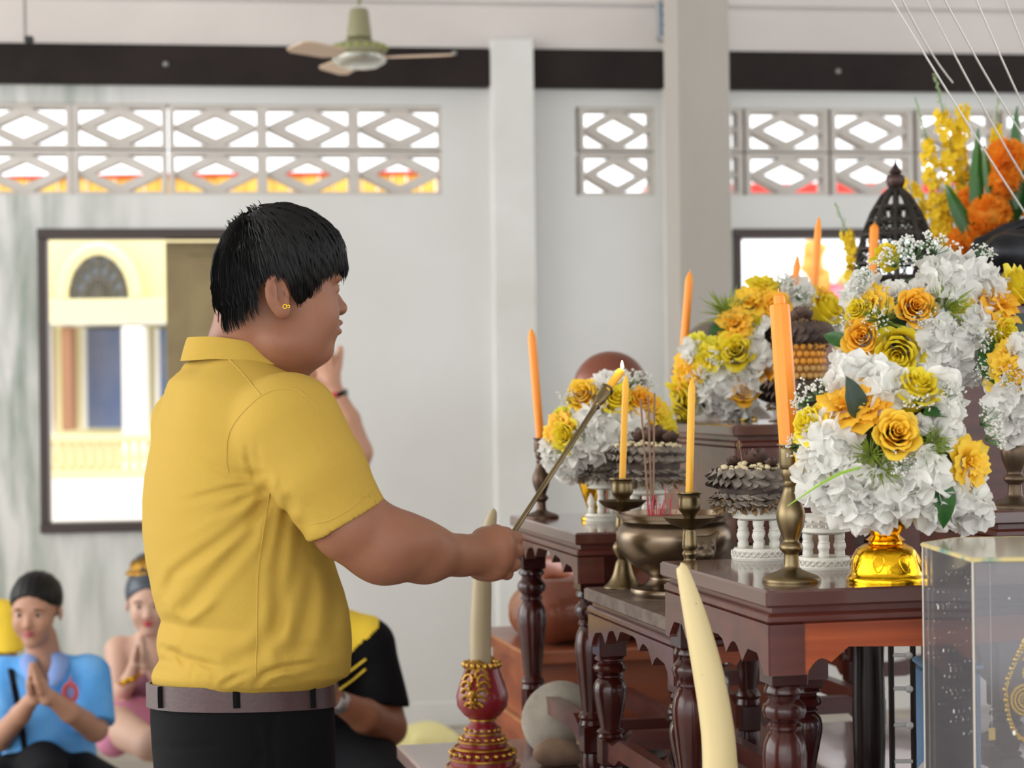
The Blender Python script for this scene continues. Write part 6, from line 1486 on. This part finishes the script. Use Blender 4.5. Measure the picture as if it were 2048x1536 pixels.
part('wick', tube([pd_-dr*.002, pd_+v_(.0005, 0, .005)], .0007, 5), m_hair, tp, world=True)
m_fl = mat('candle_flame', (255, 236, 190), .5, emit=((255, 224, 160), 9))
part('flame', xf(lathe(smoothprof([(0, 0), (.0026, .0035), (.0022, .008), (.0008, .013), (0, .015)], 4), 12), pd_+v_(.0012, 0, .002)), m_fl, tp, world=True)
lt = bpy.data.lights.new('flame_glow', 'POINT'); lt.energy = .12; lt.color = (1, .7, .35); lt.shadow_soft_size = .006
lo2 = bpy.data.objects.new('flame_glow', lt); COL.objects.link(lo2); lo2.location = V3(pd_+v_(.001, -.004, .018))
# ------------------------------------------------------------------ people further back in the hall
m_sk2 = mat('light_brown_skin', (174, 130, 106), .55, sss=.1); m_sk3 = mat('pale_tan_skin', (198, 160, 140), .55, sss=.1); m_sk4 = mat('deep_tan_skin', (140, 92, 66), .5, sss=.1); m_skw = mat('warm_tan_skin', (184, 136, 110), .5, sss=.1)
m_lip2 = mat('rose_lips', (176, 84, 92), .4); m_blue = mat('sky_blue_polo', (84, 158, 226), .85, noise=(9, (118, 180, 236), .45, .7)); m_lav = mat('lavender_blue_collar', (124, 150, 206), .85)
m_blk2 = mat('black_cloth', (18, 18, 21), .9, spec=.15); m_ylw2 = mat('bright_yellow_cloth', (240, 206, 60), .85)
def bbox(pts, pad): a = np.array(pts); return a.min(0)-pad, a.max(0)+pad
def face_parts(par, C, R, s, lip):
    """C centre of head, R rotation (x forward), s = scale (head half height .12*s)"""
    w = lambda x, y, z: C+R @ (np.array([x, y, z])*s)
    for q in (-1, 1):
        part('eyeball', xf(ball((0, 0, 0), .0098*s, 10, 8), w(.0735, q*.031, .003), R=R), m_eye, par, world=True); part('iris', xf(ball((.0062*s, 0, 0), .0068*s, 8, 6, (.6, 1, 1)), w(.0745, q*.031, .003), R=R), m_iris, par, world=True)
        part('eyebrow', tube([w(.088-.35*abs(t)**2*.03, q*(.03+.018*t), .024-.004*t*t) for t in np.linspace(-1, 1, 6)], [.0012*s, .0028*s, .0008*s], 6), m_hair, par, world=True)
    part('lips', join(*[tube([w(.0925-.010*t*t, t*.021, -.053-k*.008+(.001 if k == 0 else -.002)*(1-t*t)) for t in np.linspace(-1, 1, 9)], [.001*s, .0048*s, .001*s], 8) for k in (0, 1)]), lip, par, world=True)
def f_head2(P, C, R, s):
    Q = ((P-C) @ R)/s
    d = s_ell(Q, (-.01, 0, .035), (.092, .074, .083)); d = smin(d, s_ell(Q, (.03, 0, -.03), (.058, .060, .078)), .03); d = smin(d, s_ell(Q, (.066, 0, -.092), (.018, .022, .018)), .02)
    for q in (-1, 1):
        d = smin(d, s_ell(Q, (.056, q*.036, -.028), (.028, .024, .03)), .015); d = smin(d, s_ell(Q, (.073, q*.029, .022), (.014, .024, .008)), .01); d = smax(d, -s_ell(Q, (.098, q*.031, .004), (.019, .017, .009)), .008)
        d = smin(d, s_ell(Q, (-.012, q*.077, -.006), (.016, .007, .03)), .004); d = smin(d, s_ell(Q, (.085, q*.011, -.031), (.01, .007, .006)), .004)
    d = smin(d, s_chain(Q, [(.08, 0, .008), (.088, 0, -.012), (.096, 0, -.028)], [.007, .0085, .011], .005), .008)
    return d*s
def rotz(a, tilt=0, roll=0): c, s = math.cos(a), math.sin(a); ct, st = math.cos(tilt), math.sin(tilt); return np.array([[c, -s, 0], [s, c, 0], [0, 0, 1]]) @ np.array([[ct, 0, st], [0, 1, 0], [-st, 0, ct]])
def hand(P, wr, palm, tips, r, thumb):
    """palm from wrist to palm centre, then four fingers towards tips [(p1,p2,p3)...] and a thumb chain"""
    d = s_cap(P, wr, palm, r*2.2, r*2.6)
    for ch in tips: d = smin(d, s_chain(P, ch, [r*1.1, r, r*.85][:len(ch)], .002), r*.35)
    return smin(d, s_chain(P, thumb, [r*1.3, r*1.1, r*.85][:len(thumb)], .002), r*.5)
def wai(P, W, base, tip, Y, r=.0085):
    """two palms pressed together, fingers up; W(x,y,Y) mapper"""
    d = None
    b, t = np.array(base, float), np.array(tip, float); 
    for sg in (-1, 1):
        off = v_(sg*.010, 0, 0)
        wr = W(*b, Y)+off*1.8; m = W(*(b+(t-b)*.42), Y)+off
        fs = []
        for k in range(4):
            dy = -.027+.018*k; top = 1-[.10, .0, .03, .2][k]
            fs.append([m+v_(0, dy, 0), W(*(b+(t-b)*(.42+.3*top)), Y)+v_(sg*.007, dy*.9, 0), W(*(b+(t-b)*(.40+.6*top)), Y)+v_(sg*.0045, dy*.75, 0)])
        th = [W(*(b+(t-b)*.25), Y)+off*1.5+v_(0, -.03, 0), W(*(b+(t-b)*.5), Y)+off*1.2+v_(0, -.042, 0), W(*(b+(t-b)*.66), Y)+off*.9+v_(0, -.04, 0)]
        g = hand(P, wr, m, fs, r, th); d = g if d is None else np.minimum(d, g)
    return d
# --- woman in the sky blue polo shirt, palms together, seated on the floor
YW = 6.1; W = at; kW = YW/F
wo = thing('person', 'woman in light blue polo shirt, palms pressed together, sitting on the floor', 'person', (at(95, 1500, YW)[0], YW, 0))
HC = at(72, 1222, YW-.03); HR = rotz(-PI/2+math.radians(-4), .1); hsz = .93
RsW, LsW = at(8, 1352, YW+.02), at(182, 1348, YW+.02)
def f_w(P):
    d = f_head2(P, HC, HR, hsz); d = smin(d, s_cap(P, at(82, 1275, YW+.02), at(92, 1345, YW+.05), .048, .055), .02)
    d = smin(d, s_cap(P, at(95, 1370, YW+.06), at(98, 1520, YW+.06), .1, .12), .03)
    A = s_chain(P, [LsW, at(190, 1458, YW-.06), at(140, 1425, YW-.18), at(97, 1392, YW-.24)], [.045, .038, .03, .022], .012)
    B = s_chain(P, [RsW, at(-2, 1478, YW-.06), at(40, 1430, YW-.18), at(66, 1395, YW-.24)], [.045, .038, .03, .022], .012)
    d = smin(d, smin(A, B, .005), .012); d = smin(d, wai(P, at, (80, 1400), (66, 1328), YW-.25), .008)
    L = s_chain(P, [at(150, 1560, YW), at(240, 1590, YW-.25), at(120, 1640, YW-.4)], [.08, .06, .045], .01); L2 = s_chain(P, [at(40, 1560, YW), at(-40, 1590, YW-.25), at(60, 1640, YW-.4)], [.08, .06, .045], .01)
    return smin(d, smin(L, L2, .01), .02)
lo, hi = bbox([at(-90, 1660, YW+.2), at(300, 1110, YW-.5)], 0); lo[2] = .0
wb = part('body', sdf(f_w, (lo[0], YW-.5, .02), (hi[0], YW+.25, at(0, 1120, YW)[2]), .006), m_sk2, wo, world=True, angle=None)
face_parts(wb, HC, HR, hsz, m_lip2)
def f_wh(P):
    Q = ((P-HC) @ HR)/hsz; d = s_ell(Q, (-.016, 0, .04), (.1, .084, .09)); d = smin(d, s_ell(Q, (-.095, 0, -.0), (.04, .045, .045)), .02)
    cut = .052-.9*np.abs(Q[:, 1])**1.35-np.where(Q[:, 0] > .02, Q[:, 2]-.0, 1.0)*0; fr = np.where(Q[:, 0] > .0, (.062-8*Q[:, 1]**2)-Q[:, 2], -.05-Q[:, 2]-np.clip(-Q[:, 0], 0, .1)*.5)
    return smax(d+.001*np.sin(Q[:, 1]*260), fr, .006)*hsz
part('hair', sdf(f_wh, HC-.13, HC+.14, .005), m_hair, wo, world=True, angle=None)
def f_ws(P):
    d = s_cap(P, at(95, 1385, YW+.06), at(100, 1530, YW+.05), .122, .145); d = smin(d, s_cap(P, RsW+v_(.02, 0, 0), LsW-v_(.02, 0, 0), .055), .05)
    for a, b in ((LsW, at(190, 1458, YW-.06)), (RsW, at(-2, 1478, YW-.06))):
        dd = (b-a)/np.linalg.norm(b-a); sl = np.maximum(s_cap(P, a, b, .06, .062), s_plane(P, a+dd*.16, dd)); d = smin(d, sl, .02)
    d = smax(d, -s_ell(P, at(88, 1318, YW-.06), (.05, .08, .075)), .01); d = smax(d, -s_cap(P, at(88, 1330, YW-.1), at(92, 1385, YW-.1), .035, .004), .006)
    return d+.004*hnoise(P, 30, 8)
part('polo_shirt', sdf(f_ws, (lo[0], YW-.25, at(0, 1580, YW)[2]), (hi[0], YW+.3, at(0, 1290, YW)[2]), .006), m_blue, wo, world=True, angle=None)
for s in (-1, 1):
    P_ = [at(88+s*12, 1296, YW+.05), at(88+s*32, 1318, YW-.02), at(90+s*22, 1352, YW-.09), at(92+s*12, 1372, YW-.105)]
    part('collar_leaf', tube(spline(P_, 4), [.012, .026, .024, .008], 8, .35), m_lav, wo, world=True)
em = at(141, 1385, YW-.12)
part('chest_emblem', join(*[tube([em+v_(r*math.cos(a), -.002+.035*(0), r*1.35*math.sin(a)) for a in np.linspace(0, 2*PI, 20)], .0035, 6) for r in (.016, .022)]), mat('red_embroidery', (196, 86, 84), .8), wo, world=True)
part('emblem_field', xf(ball((0, 0, 0), .018, 12, 6, (1, .2, 1.35)), em+v_(0, .002, 0)), mat('blue_white_embroidery', (120, 136, 190), .8), wo, world=True)
part('emblem_spire', tube([em+v_(0, 0, .028), em+v_(0, 0, .05)], [.005, .001], 6), MATS['red_embroidery'], wo, world=True)
part('bag_strap', tube([at(22, 1338, YW-.03), at(28, 1370, YW-.1), at(36, 1410, YW-.1), at(50, 1500, YW-.12)], .011, 6, .25), m_blk2, wo, world=True)
part('trousers', sdf(lambda P: np.maximum(smin(s_chain(P, [at(85, 1560, YW-.02), at(85, 1530, YW-.16), at(95, 1560, YW-.3)], [.12, .07, .06], .01), smin(s_chain(P, [at(150, 1560, YW), at(240, 1600, YW-.25), at(120, 1645, YW-.4)], [.095, .075, .06], .01), s_chain(P, [at(40, 1560, YW), at(-40, 1600, YW-.25), at(60, 1645, YW-.4)], [.095, .075, .06], .01), .02), .03), .002-P[:, 2]), (lo[0]-.05, YW-.52, 0), (hi[0], YW+.2, at(0, 1480, YW)[2]), .01), m_blk2, wo, world=True, angle=None)
# --- dancer with bare shoulders and hair ornament
YD2 = 6.9
dn = thing('person', 'seated dancer, bare shoulders, gold hair ornament and bracelet', 'person', (at(290, 1480, YD2)[0], YD2, 0))
HC2 = at(297, 1207, YD2-.03); HR2 = rotz(-PI/2+math.radians(8), .08); hz2 = .95
def f_d(P):
    d = f_head2(P, HC2, HR2, hz2); d = smin(d, s_cap(P, at(300, 1255, YD2+.01), at(303, 1305, YD2+.03), .042, .05), .02)
    d = smin(d, s_cap(P, at(240, 1298, YD2+.02), at(362, 1298, YD2+.03), .046), .03); d = smin(d, s_cap(P, at(300, 1335, YD2+.04), at(305, 1420, YD2+.04), .095, .11), .03)
    A = s_chain(P, [at(236, 1300, YD2+.01), at(236, 1398, YD2-.08), at(258, 1362, YD2-.17), at(272, 1325, YD2-.2)], [.046, .036, .026, .021], .012); d = smin(d, A, .012)
    A = s_chain(P, [at(366, 1300, YD2+.01), at(366, 1398, YD2-.08), at(320, 1362, YD2-.17), at(292, 1325, YD2-.2)], [.046, .036, .026, .021], .012); d = smin(d, A, .012)
    d = smin(d, wai(P, at, (280, 1330), (284, 1272), YD2-.21, .008), .006)
    L = s_chain(P, [at(305, 1440, YD2), at(232, 1452, YD2-.22), at(300, 1490, YD2-.42), at(355, 1500, YD2-.4)], [.085, .068, .05, .035], .02)
    L2 = s_chain(P, [at(330, 1440, YD2+.02), at(420, 1460, YD2-.15), at(380, 1500, YD2-.35)], [.085, .06, .045], .02); return smin(d, smin(L, L2, .02), .02)
db = part('body', sdf(f_d, (at(180, 0, YD2)[0], YD2-.5, .02), (at(480, 0, YD2)[0], YD2+.2, at(0, 1110, YD2)[2]), .007), m_sk3, dn, world=True, angle=None)
face_parts(db, HC2, HR2, hz2, mat('red_lips', (190, 46, 70), .35))
def f_dh(P):
    Q = ((P-HC2) @ HR2)/hz2; d = s_ell(Q, (-.016, 0, .042), (.1, .084, .092)); fr = np.where(Q[:, 0] > .01, (.066-9*Q[:, 1]**2)-Q[:, 2], -.03-Q[:, 2]); return smax(d, fr, .006)*hz2
hr2 = part('hair', join(sdf(f_dh, HC2-.13, HC2+.15, .006), xf(ball((0, 0, 0), .05, 14, 10), HC2+v_(-.01, .03, .125))), mat('grey_sheen_hair', (60, 68, 80), .35), dn, world=True, angle=None)
part('gold_hair_ornament', join(*[xf(grid(lambda u, v: ((u-.5)*.03*math.sin(PI*v), .006*math.sin(PI*v), v*.05), 4, 4), HC2+v_(-.045+.018*k, -.03-.01*(k % 2), .105+.008*(2-abs(k-2)))) for k in range(5)]+[tube([HC2+v_(.062*math.cos(a)-.01, .01+.055*math.sin(a), .105) for a in np.linspace(0, 2*PI, 25)], .009, 6)]), m_gilt, hr2, world=True)
def f_dt(P): return np.maximum(np.maximum(s_cap(P, at(300, 1335, YD2+.04), at(305, 1430, YD2+.04), .101, .118), P[:, 2]-at(0, 1345, YD2)[2]), at(0, 1440, YD2)[2]-P[:, 2])
part('strapless_top', sdf(f_dt, (at(220, 0, YD2)[0], YD2-.15, .15), (at(400, 0, YD2)[0], YD2+.2, at(0, 1330, YD2)[2]), .007), mat('plum_silk', (120, 70, 92), .5), dn, world=True)
part('waist_sash', tube([at(300, 1402, YD2+.04)+v_(.125*math.cos(a), .125*math.sin(a), -.02) for a in np.linspace(0, 2*PI, 25)], .03, 8), mat('teal_silk', (86, 120, 134), .5), dn, world=True)
def f_dk(P):
    L = s_chain(P, [at(300, 1445, YD2), at(236, 1455, YD2-.2), at(228, 1478, YD2-.26)], [.1, .082, .06], .02); L2 = s_chain(P, [at(330, 1445, YD2+.02), at(420, 1465, YD2-.15)], [.1, .075], .02)
    return smin(L, L2, .03)+.004*hnoise(P, 40, 3)
part('pink_wrap', sdf(f_dk, (at(170, 0, YD2)[0], YD2-.45, .02), (at(490, 0, YD2)[0], YD2+.2, .36), .008), mat('pink_wrap_cloth', (206, 130, 158), .85), dn, world=True, angle=None)
part('gold_bracelet', tube([at(260, 1358, YD2-.175)+RNG.normal(0, .0005, 3)+np.array([.033*math.cos(a), .03*math.sin(a), .014*math.cos(a)]) for a in np.linspace(0, 2*PI, 22)], .008, 7), m_gold, db, world=True)
crumple('cream_cloth', 'cream cloth lying behind the dancer\'s knee near the man in the yellow polo', 350, 1640, 0, .09, .12, .05, mat('cream_cotton', (232, 222, 184), .9), 5)
# --- person in yellow cut by the left edge
YY = 7.1
ye = thing('person', 'person in yellow shirt mostly cut off by the left edge behind the woman in blue', 'person', (at(-55, 1400, YY)[0], YY, 0))
HC3 = at(-62, 1130, YY); HR3 = rotz(-PI/2)
def f_y(P):
    d = f_head2(P, HC3, HR3, .95); d = smin(d, s_cap(P, at(-62, 1170, YY), at(-62, 1250, YY), .05), .02); d = smin(d, s_cap(P, at(-62, 1260, YY), at(-62, 1420, YY), .1, .12), .03)
    for s in (-1, 1): d = smin(d, s_chain(P, [at(-62+s*68, 1232, YY), at(-62+s*74, 1330, YY-.05), at(-62+s*20, 1330, YY-.22)], [.05, .038, .025], .01), .01)
    for s in (-1, 1): d = smin(d, s_chain(P, [at(-62+s*40, 1440, YY), at(-62+s*120, 1470, YY-.25), at(-62+s*10, 1480, YY-.4)], [.09, .06, .05], .01), .02)
    return d
yb = part('body', sdf(f_y, (at(-210, 0, YY)[0], YY-.5, .02), (at(70, 0, YY)[0], YY+.2, at(0, 1040, YY)[2]), .01), m_sk4, ye, world=True, angle=None); face_parts(yb, HC3, HR3, .95, m_lip2)
part('hair', sdf(lambda P: (lambda Q: smax(s_ell(Q, (-.014, 0, .042), (.1, .084, .09)), np.where(Q[:, 0] > .01, .06-Q[:, 2], -.04-Q[:, 2]), .006)*.95)(((P-HC3) @ HR3)/.95), HC3-.13, HC3+.14, .01), m_hair, ye, world=True)
def f_ysh(P):
    d = s_cap(P, at(-62, 1260, YY), at(-62, 1420, YY), .125, .145); d = smin(d, s_cap(P, at(-120, 1236, YY), at(-4, 1236, YY), .062), .04)
    for s in (-1, 1): d = smin(d, np.maximum(s_cap(P, at(-62+s*68, 1236, YY), at(-62+s*74, 1330, YY-.05), .066, .068), at(0, 1300, YY)[2]-P[:, 2]), .02)
    return d
part('yellow_shirt', sdf(f_ysh, (at(-210, 0, YY)[0], YY-.25, .1), (at(70, 0, YY)[0], YY+.25, at(0, 1180, YY)[2]), .01), m_ylw2, ye, world=True, angle=None)
part('trousers', sdf(lambda P: np.maximum(smin(s_chain(P, [at(-22, 1440, YY), at(58, 1475, YY-.25), at(-52, 1490, YY-.4)], [.11, .08, .07], .01), s_chain(P, [at(-102, 1440, YY), at(-182, 1475, YY-.25), at(-72, 1490, YY-.4)], [.11, .08, .07], .01), .03), .002-P[:, 2]), (at(-260, 0, YY)[0], YY-.52, 0), (at(130, 0, YY)[0], YY+.2, .36), .012), m_blk2, ye, world=True, angle=None)
# --- standing man behind, raised hand beside the first man's chin
YS = 6.4
sd = thing('person', 'person standing behind the man, one hand raised beside his chin, black and red wristband', 'person', (at(540, 1400, YS)[0], YS, 0))
HC4 = at(598, 690, YS); HR4 = rotz(-math.radians(10), .15)
def f_s(P):
    d = f_head2(P, HC4, HR4, .93); d = smin(d, s_cap(P, at(580, 720, YS), at(560, 800, YS), .052, .06), .02); d = smin(d, s_cap(P, at(545, 860, YS), at(530, 1080, YS), .12, .13), .04)
    A = s_chain(P, [at(600, 850, YS-.08), at(708, 935, YS-.12), at(716, 905, YS-.13), at(696, 840, YS-.14), at(672, 785, YS-.15)], [.055, .044, .045, .038, .025], .012)
    Hn = s_ell(P, at(658, 750, YS-.15), (.037, .02, .048)); m = [at(640, 738, YS-.15), at(652, 732, YS-.155), at(664, 732, YS-.155), at(675, 738, YS-.15)]
    T = [(at(640, 715, YS-.15), at(636, 702, YS-.15)), (at(650, 712, YS-.16), at(648, 702, YS-.17)), (at(664, 716, YS-.165), at(662, 706, YS-.175)), (at(679, 716, YS-.15), at(681, 697, YS-.15))]
    for a, (b, c) in zip(m, T): Hn = smin(Hn, s_chain(P, [a, b, c], [.0135, .012, .0105], .002), .004)
    Hn = smin(Hn, s_chain(P, [at(645, 765, YS-.15), at(628, 762, YS-.16), at(612, 764, YS-.165)], [.014, .011, .008], .003), .006); Hn = smin(Hn, s_cap(P, at(672, 785, YS-.15), at(662, 760, YS-.15), .024, .028), .01)
    d = smin(d, smin(A, Hn, .008), .012)
    B = s_chain(P, [at(470, 860, YS+.08), at(440, 1010, YS+.06), at(450, 1130, YS)], [.055, .04, .028], .01); d = smin(d, B, .012)
    for k in range(4): d = smin(d, s_chain(P, [at(446+4*k, 1135, YS-.02+.012*k), at(448+4*k, 1180-4*abs(k-1), YS-.02+.012*k)], [.011, .008], .002), .004)
    return smin(d, s_chain(P, [at(441, 1130, YS-.03), at(438, 1160, YS-.045)], [.012, .009], .002), .005)
sbd = part('body', sdf(f_s, (at(380, 0, YS)[0], YS-.3, at(0, 1190, YS)[2]), (at(760, 0, YS)[0], YS+.25, at(0, 560, YS)[2]), .006), m_skw, sd, world=True, angle=None); face_parts(sbd, HC4, HR4, .93, m_lip2)
part('hair', sdf(lambda P: (lambda Q: smax(s_ell(Q, (-.014, 0, .042), (.1, .084, .09)), np.where(Q[:, 0] > .01, .05-Q[:, 2], -.04-Q[:, 2]), .006)*.93)(((P-HC4) @ HR4)/.93), HC4-.13, HC4+.14, .008), m_hair, sd, world=True)
def f_ss(P):
    d = s_cap(P, at(548, 870, YS), at(530, 1100, YS), .138, .145); d = smin(d, s_cap(P, at(600, 850, YS-.08), at(470, 860, YS+.08), .062), .04)
    a, b = at(600, 850, YS-.08), at(706, 935, YS-.12); dd = (b-a)/np.linalg.norm(b-a); d = smin(d, np.maximum(s_cap(P, a, b, .064, .056), s_plane(P, at(680, 905, YS-.11), dd)), .02)
    a, b = at(470, 860, YS+.08), at(440, 1010, YS+.06); return smin(d, np.maximum(s_cap(P, a, b, .066, .06), at(0, 980, YS)[2]-P[:, 2]), .02)
part('yellow_shirt', sdf(f_ss, (at(370, 0, YS)[0], YS-.3, at(0, 1210, YS)[2]), (at(740, 0, YS)[0], YS+.3, at(0, 780, YS)[2]), .008), m_ylw2, sd, world=True, angle=None)
hp4 = at(530, 1150, YS)
part('trousers', sdf(lambda P: np.maximum(smin(s_cap(P, at(532, 1110, YS), hp4, .142, .14), smin(s_chain(P, [hp4+v_(.03, -.07, 0), (hp4[0]+.05, YS-.08, .45), (hp4[0]+.03, YS-.08, .06)], [.09, .07, .055], .02), s_chain(P, [hp4+v_(-.03, .07, 0), (hp4[0]-.03, YS+.08, .45), (hp4[0]-.05, YS+.08, .06)], [.09, .07, .055], .02), .02), .04), .03-P[:, 2]), (hp4[0]-.25, YS-.25, 0), (hp4[0]+.28, YS+.25, hp4[2]+.25), .012), m_blk2, sd, world=True, angle=None)
for s, x in ((-1, .04), (1, -.04)):
    part('foot', sdf(lambda P: np.maximum(s_chain(P, [(hp4[0]+x, YS+s*.08, .04), (hp4[0]+x+.12, YS+s*.08, .03), (hp4[0]+x+.19, YS+s*.085, .02)], [.038, .036, .024], .01), -P[:, 2]), (hp4[0]+x-.06, YS+s*.08-.06, -.01), (hp4[0]+x+.24, YS+s*.08+.07, .1), .008), m_skw, sd, world=True)
wc = at(673, 790, YS-.15); ax_ = (at(692, 840, YS-.14)-at(662, 760, YS-.15)); Rw = basis(ax_)
part('wristband', xf(lathe([(.0275, -.007), (.0295, -.005), (.0295, .005), (.0275, .007)], 24, cap=False), wc, R=Rw), m_blk2, sbd, world=True)
part('red_clasp', xf(box(-.012, .004, -.0325, -.028, -.009, .009, .002), wc, R=np.eye(3)), mat('red_clasp', (190, 40, 50), .4), sbd, world=True); part('watch_face', xf(ball((0, 0, 0), .014, 12, 8, (.5, .8, 1)), wc+v_(.03, 0, .006)), mat('grey_watch', (120, 128, 130), .3, metal=.6), sbd, world=True)
# --- kneeling man in the black and yellow sports shirt
YK = 5.2
kn = thing('person', 'person in black and yellow sports shirt with wristwatch, sitting low behind the man in yellow', 'person', (at(660, 1480, YK)[0], YK, 0))
HC5 = at(596, 1172, YK-.03); HR5 = rotz(-math.radians(70), .3)
def f_k(P):
    d = f_head2(P, HC5, HR5, .95); d = smin(d, s_cap(P, at(612, 1215, YK), at(640, 1268, YK+.02), .052), .02); d = smin(d, s_cap(P, at(650, 1310, YK+.03), at(640, 1480, YK+.03), .105, .12), .03)
    A = s_chain(P, [at(738, 1292, YK), at(776, 1455, YK-.04), at(730, 1432, YK-.16), at(672, 1400, YK-.24)], [.06, .048, .042, .026], .012); d = smin(d, A, .012)
    B = s_chain(P, [at(570, 1300, YK), at(540, 1450, YK-.05), at(590, 1420, YK-.16), at(640, 1398, YK-.24)], [.058, .045, .036, .025], .012); d = smin(d, B, .012)
    d = smin(d, wai(P, at, (655, 1400), (640, 1330), YK-.26), .008)
    for a in ([at(690, 1560, YK), at(755, 1625, YK-.28), at(625, 1655, YK-.39)], [at(600, 1560, YK), at(525, 1625, YK-.28), at(655, 1665, YK-.40)]): d = smin(d, s_chain(P, a, [.09, .07, .05], .02), .02)
    return d
kb2 = part('body', sdf(f_k, (at(430, 0, YK)[0], YK-.52, .02), (at(850, 0, YK)[0], YK+.25, at(0, 1060, YK)[2]), .0065), m_sk4, kn, world=True, angle=None); face_parts(kb2, HC5, HR5, .95, m_lip2)
part('hair', sdf(lambda P: (lambda Q: smax(s_ell(Q, (-.014, 0, .042), (.1, .084, .09)), np.where(Q[:, 0] > .01, .05-Q[:, 2], -.04-Q[:, 2]), .006)*.95)(((P-HC5) @ HR5)/.95), HC5-.13, HC5+.14, .009), m_hair, kn, world=True)
def f_ks(P):
    d = s_cap(P, at(655, 1315, YK+.03), at(640, 1500, YK+.03), .13, .15); d = smin(d, s_cap(P, at(735, 1290, YK), at(575, 1290, YK), .068), .05)
    a, b = at(738, 1292, YK), at(776, 1455, YK-.04); dd = (b-a)/np.linalg.norm(b-a); d = smin(d, np.maximum(s_cap(P, a, b, .07, .066), s_plane(P, at(772, 1412, YK-.04), dd+v_(-.25, 0, -.0))), .02)
    a, b = at(570, 1300, YK), at(540, 1450, YK-.05); d = smin(d, np.maximum(s_cap(P, a, b, .068, .06), at(0, 1410, YK)[2]-P[:, 2]), .02)
    return d+.004*hnoise(P, 26, 5)
gk = sdf(f_ks, (at(430, 0, YK)[0], YK-.3, at(0, 1560, YK)[2]), (at(850, 0, YK)[0], YK+.3, at(0, 1200, YK)[2]), .0065)
ks = part('sports_shirt', gk, m_blk2, kn, world=True, angle=None)
# yellow yoke panel: cloth patch following the shirt surface on the shoulder
V_ = gk[0]; X_, Y_ = px2(V_)
sel = (Y_ < 1262+.9*(745-X_)) & (Y_ < 1310) & (X_ < 752-.0*(Y_)) & (X_ > 560)
Fy = [f for f in gk[1] if all(sel[i] for i in f)]; used = sorted({i for f in Fy for i in f}); mp_ = {i: k for k, i in enumerate(used)}
cen = at(655, 1400, YK+.03); Vy = V_[used]; nv = Vy-np.array([cen[0], cen[1], 0])*np.array([1, 1, 0])-np.array([0, 0, cen[2]]); nv /= np.linalg.norm(nv, axis=1)[:, None]
part('yellow_yoke', (Vy+nv*.004, [tuple(mp_[i] for i in f) for f in Fy]), m_ylw2, ks, world=True)
BK = BVHTree.FromPolygons([tuple(v) for v in gk[0]], gk[1])
for pts in (((732, 1318), (705, 1338), (670, 1362)), ((732, 1338), (705, 1360), (672, 1384))):
    P = drape(pts, BK, .002)
    if len(P) > 3: part('yellow_stripe', tube(P, .006, 6, .5), m_ylw2, ks, world=True)
part('trousers', sdf(lambda P: np.maximum(smin(s_cap(P, at(645, 1500, YK+.03), at(645, 1560, YK+.03), .152, .16), smin(s_chain(P, [at(700, 1520, YK), at(765, 1610, YK-.3), at(620, 1650, YK-.4)], [.125, .095, .075], .02), s_chain(P, [at(600, 1520, YK), at(515, 1610, YK-.3), at(660, 1660, YK-.42)], [.125, .095, .075], .02), .02), .03), .002-P[:, 2]), (at(400, 0, YK)[0], YK-.55, 0), (at(880, 0, YK)[0], YK+.25, at(0, 1420, YK)[2]), .011), m_blk2, kn, world=True, angle=None)
wk = at(678, 1404, YK-.235); part('wristwatch', join(xf(lathe([(.028, -.009), (.0295, 0), (.028, .009)], 20, cap=False), wk, R=basis(at(730, 1432, YK-.16)-at(672, 1400, YK-.24))), xf(ball((0, 0, 0), .017, 14, 8, (.9, .45, 1)), wk+v_(.002, -.03, .002))), mat('steel_watch', (176, 180, 182), .3, metal=.7), kb2, world=True)
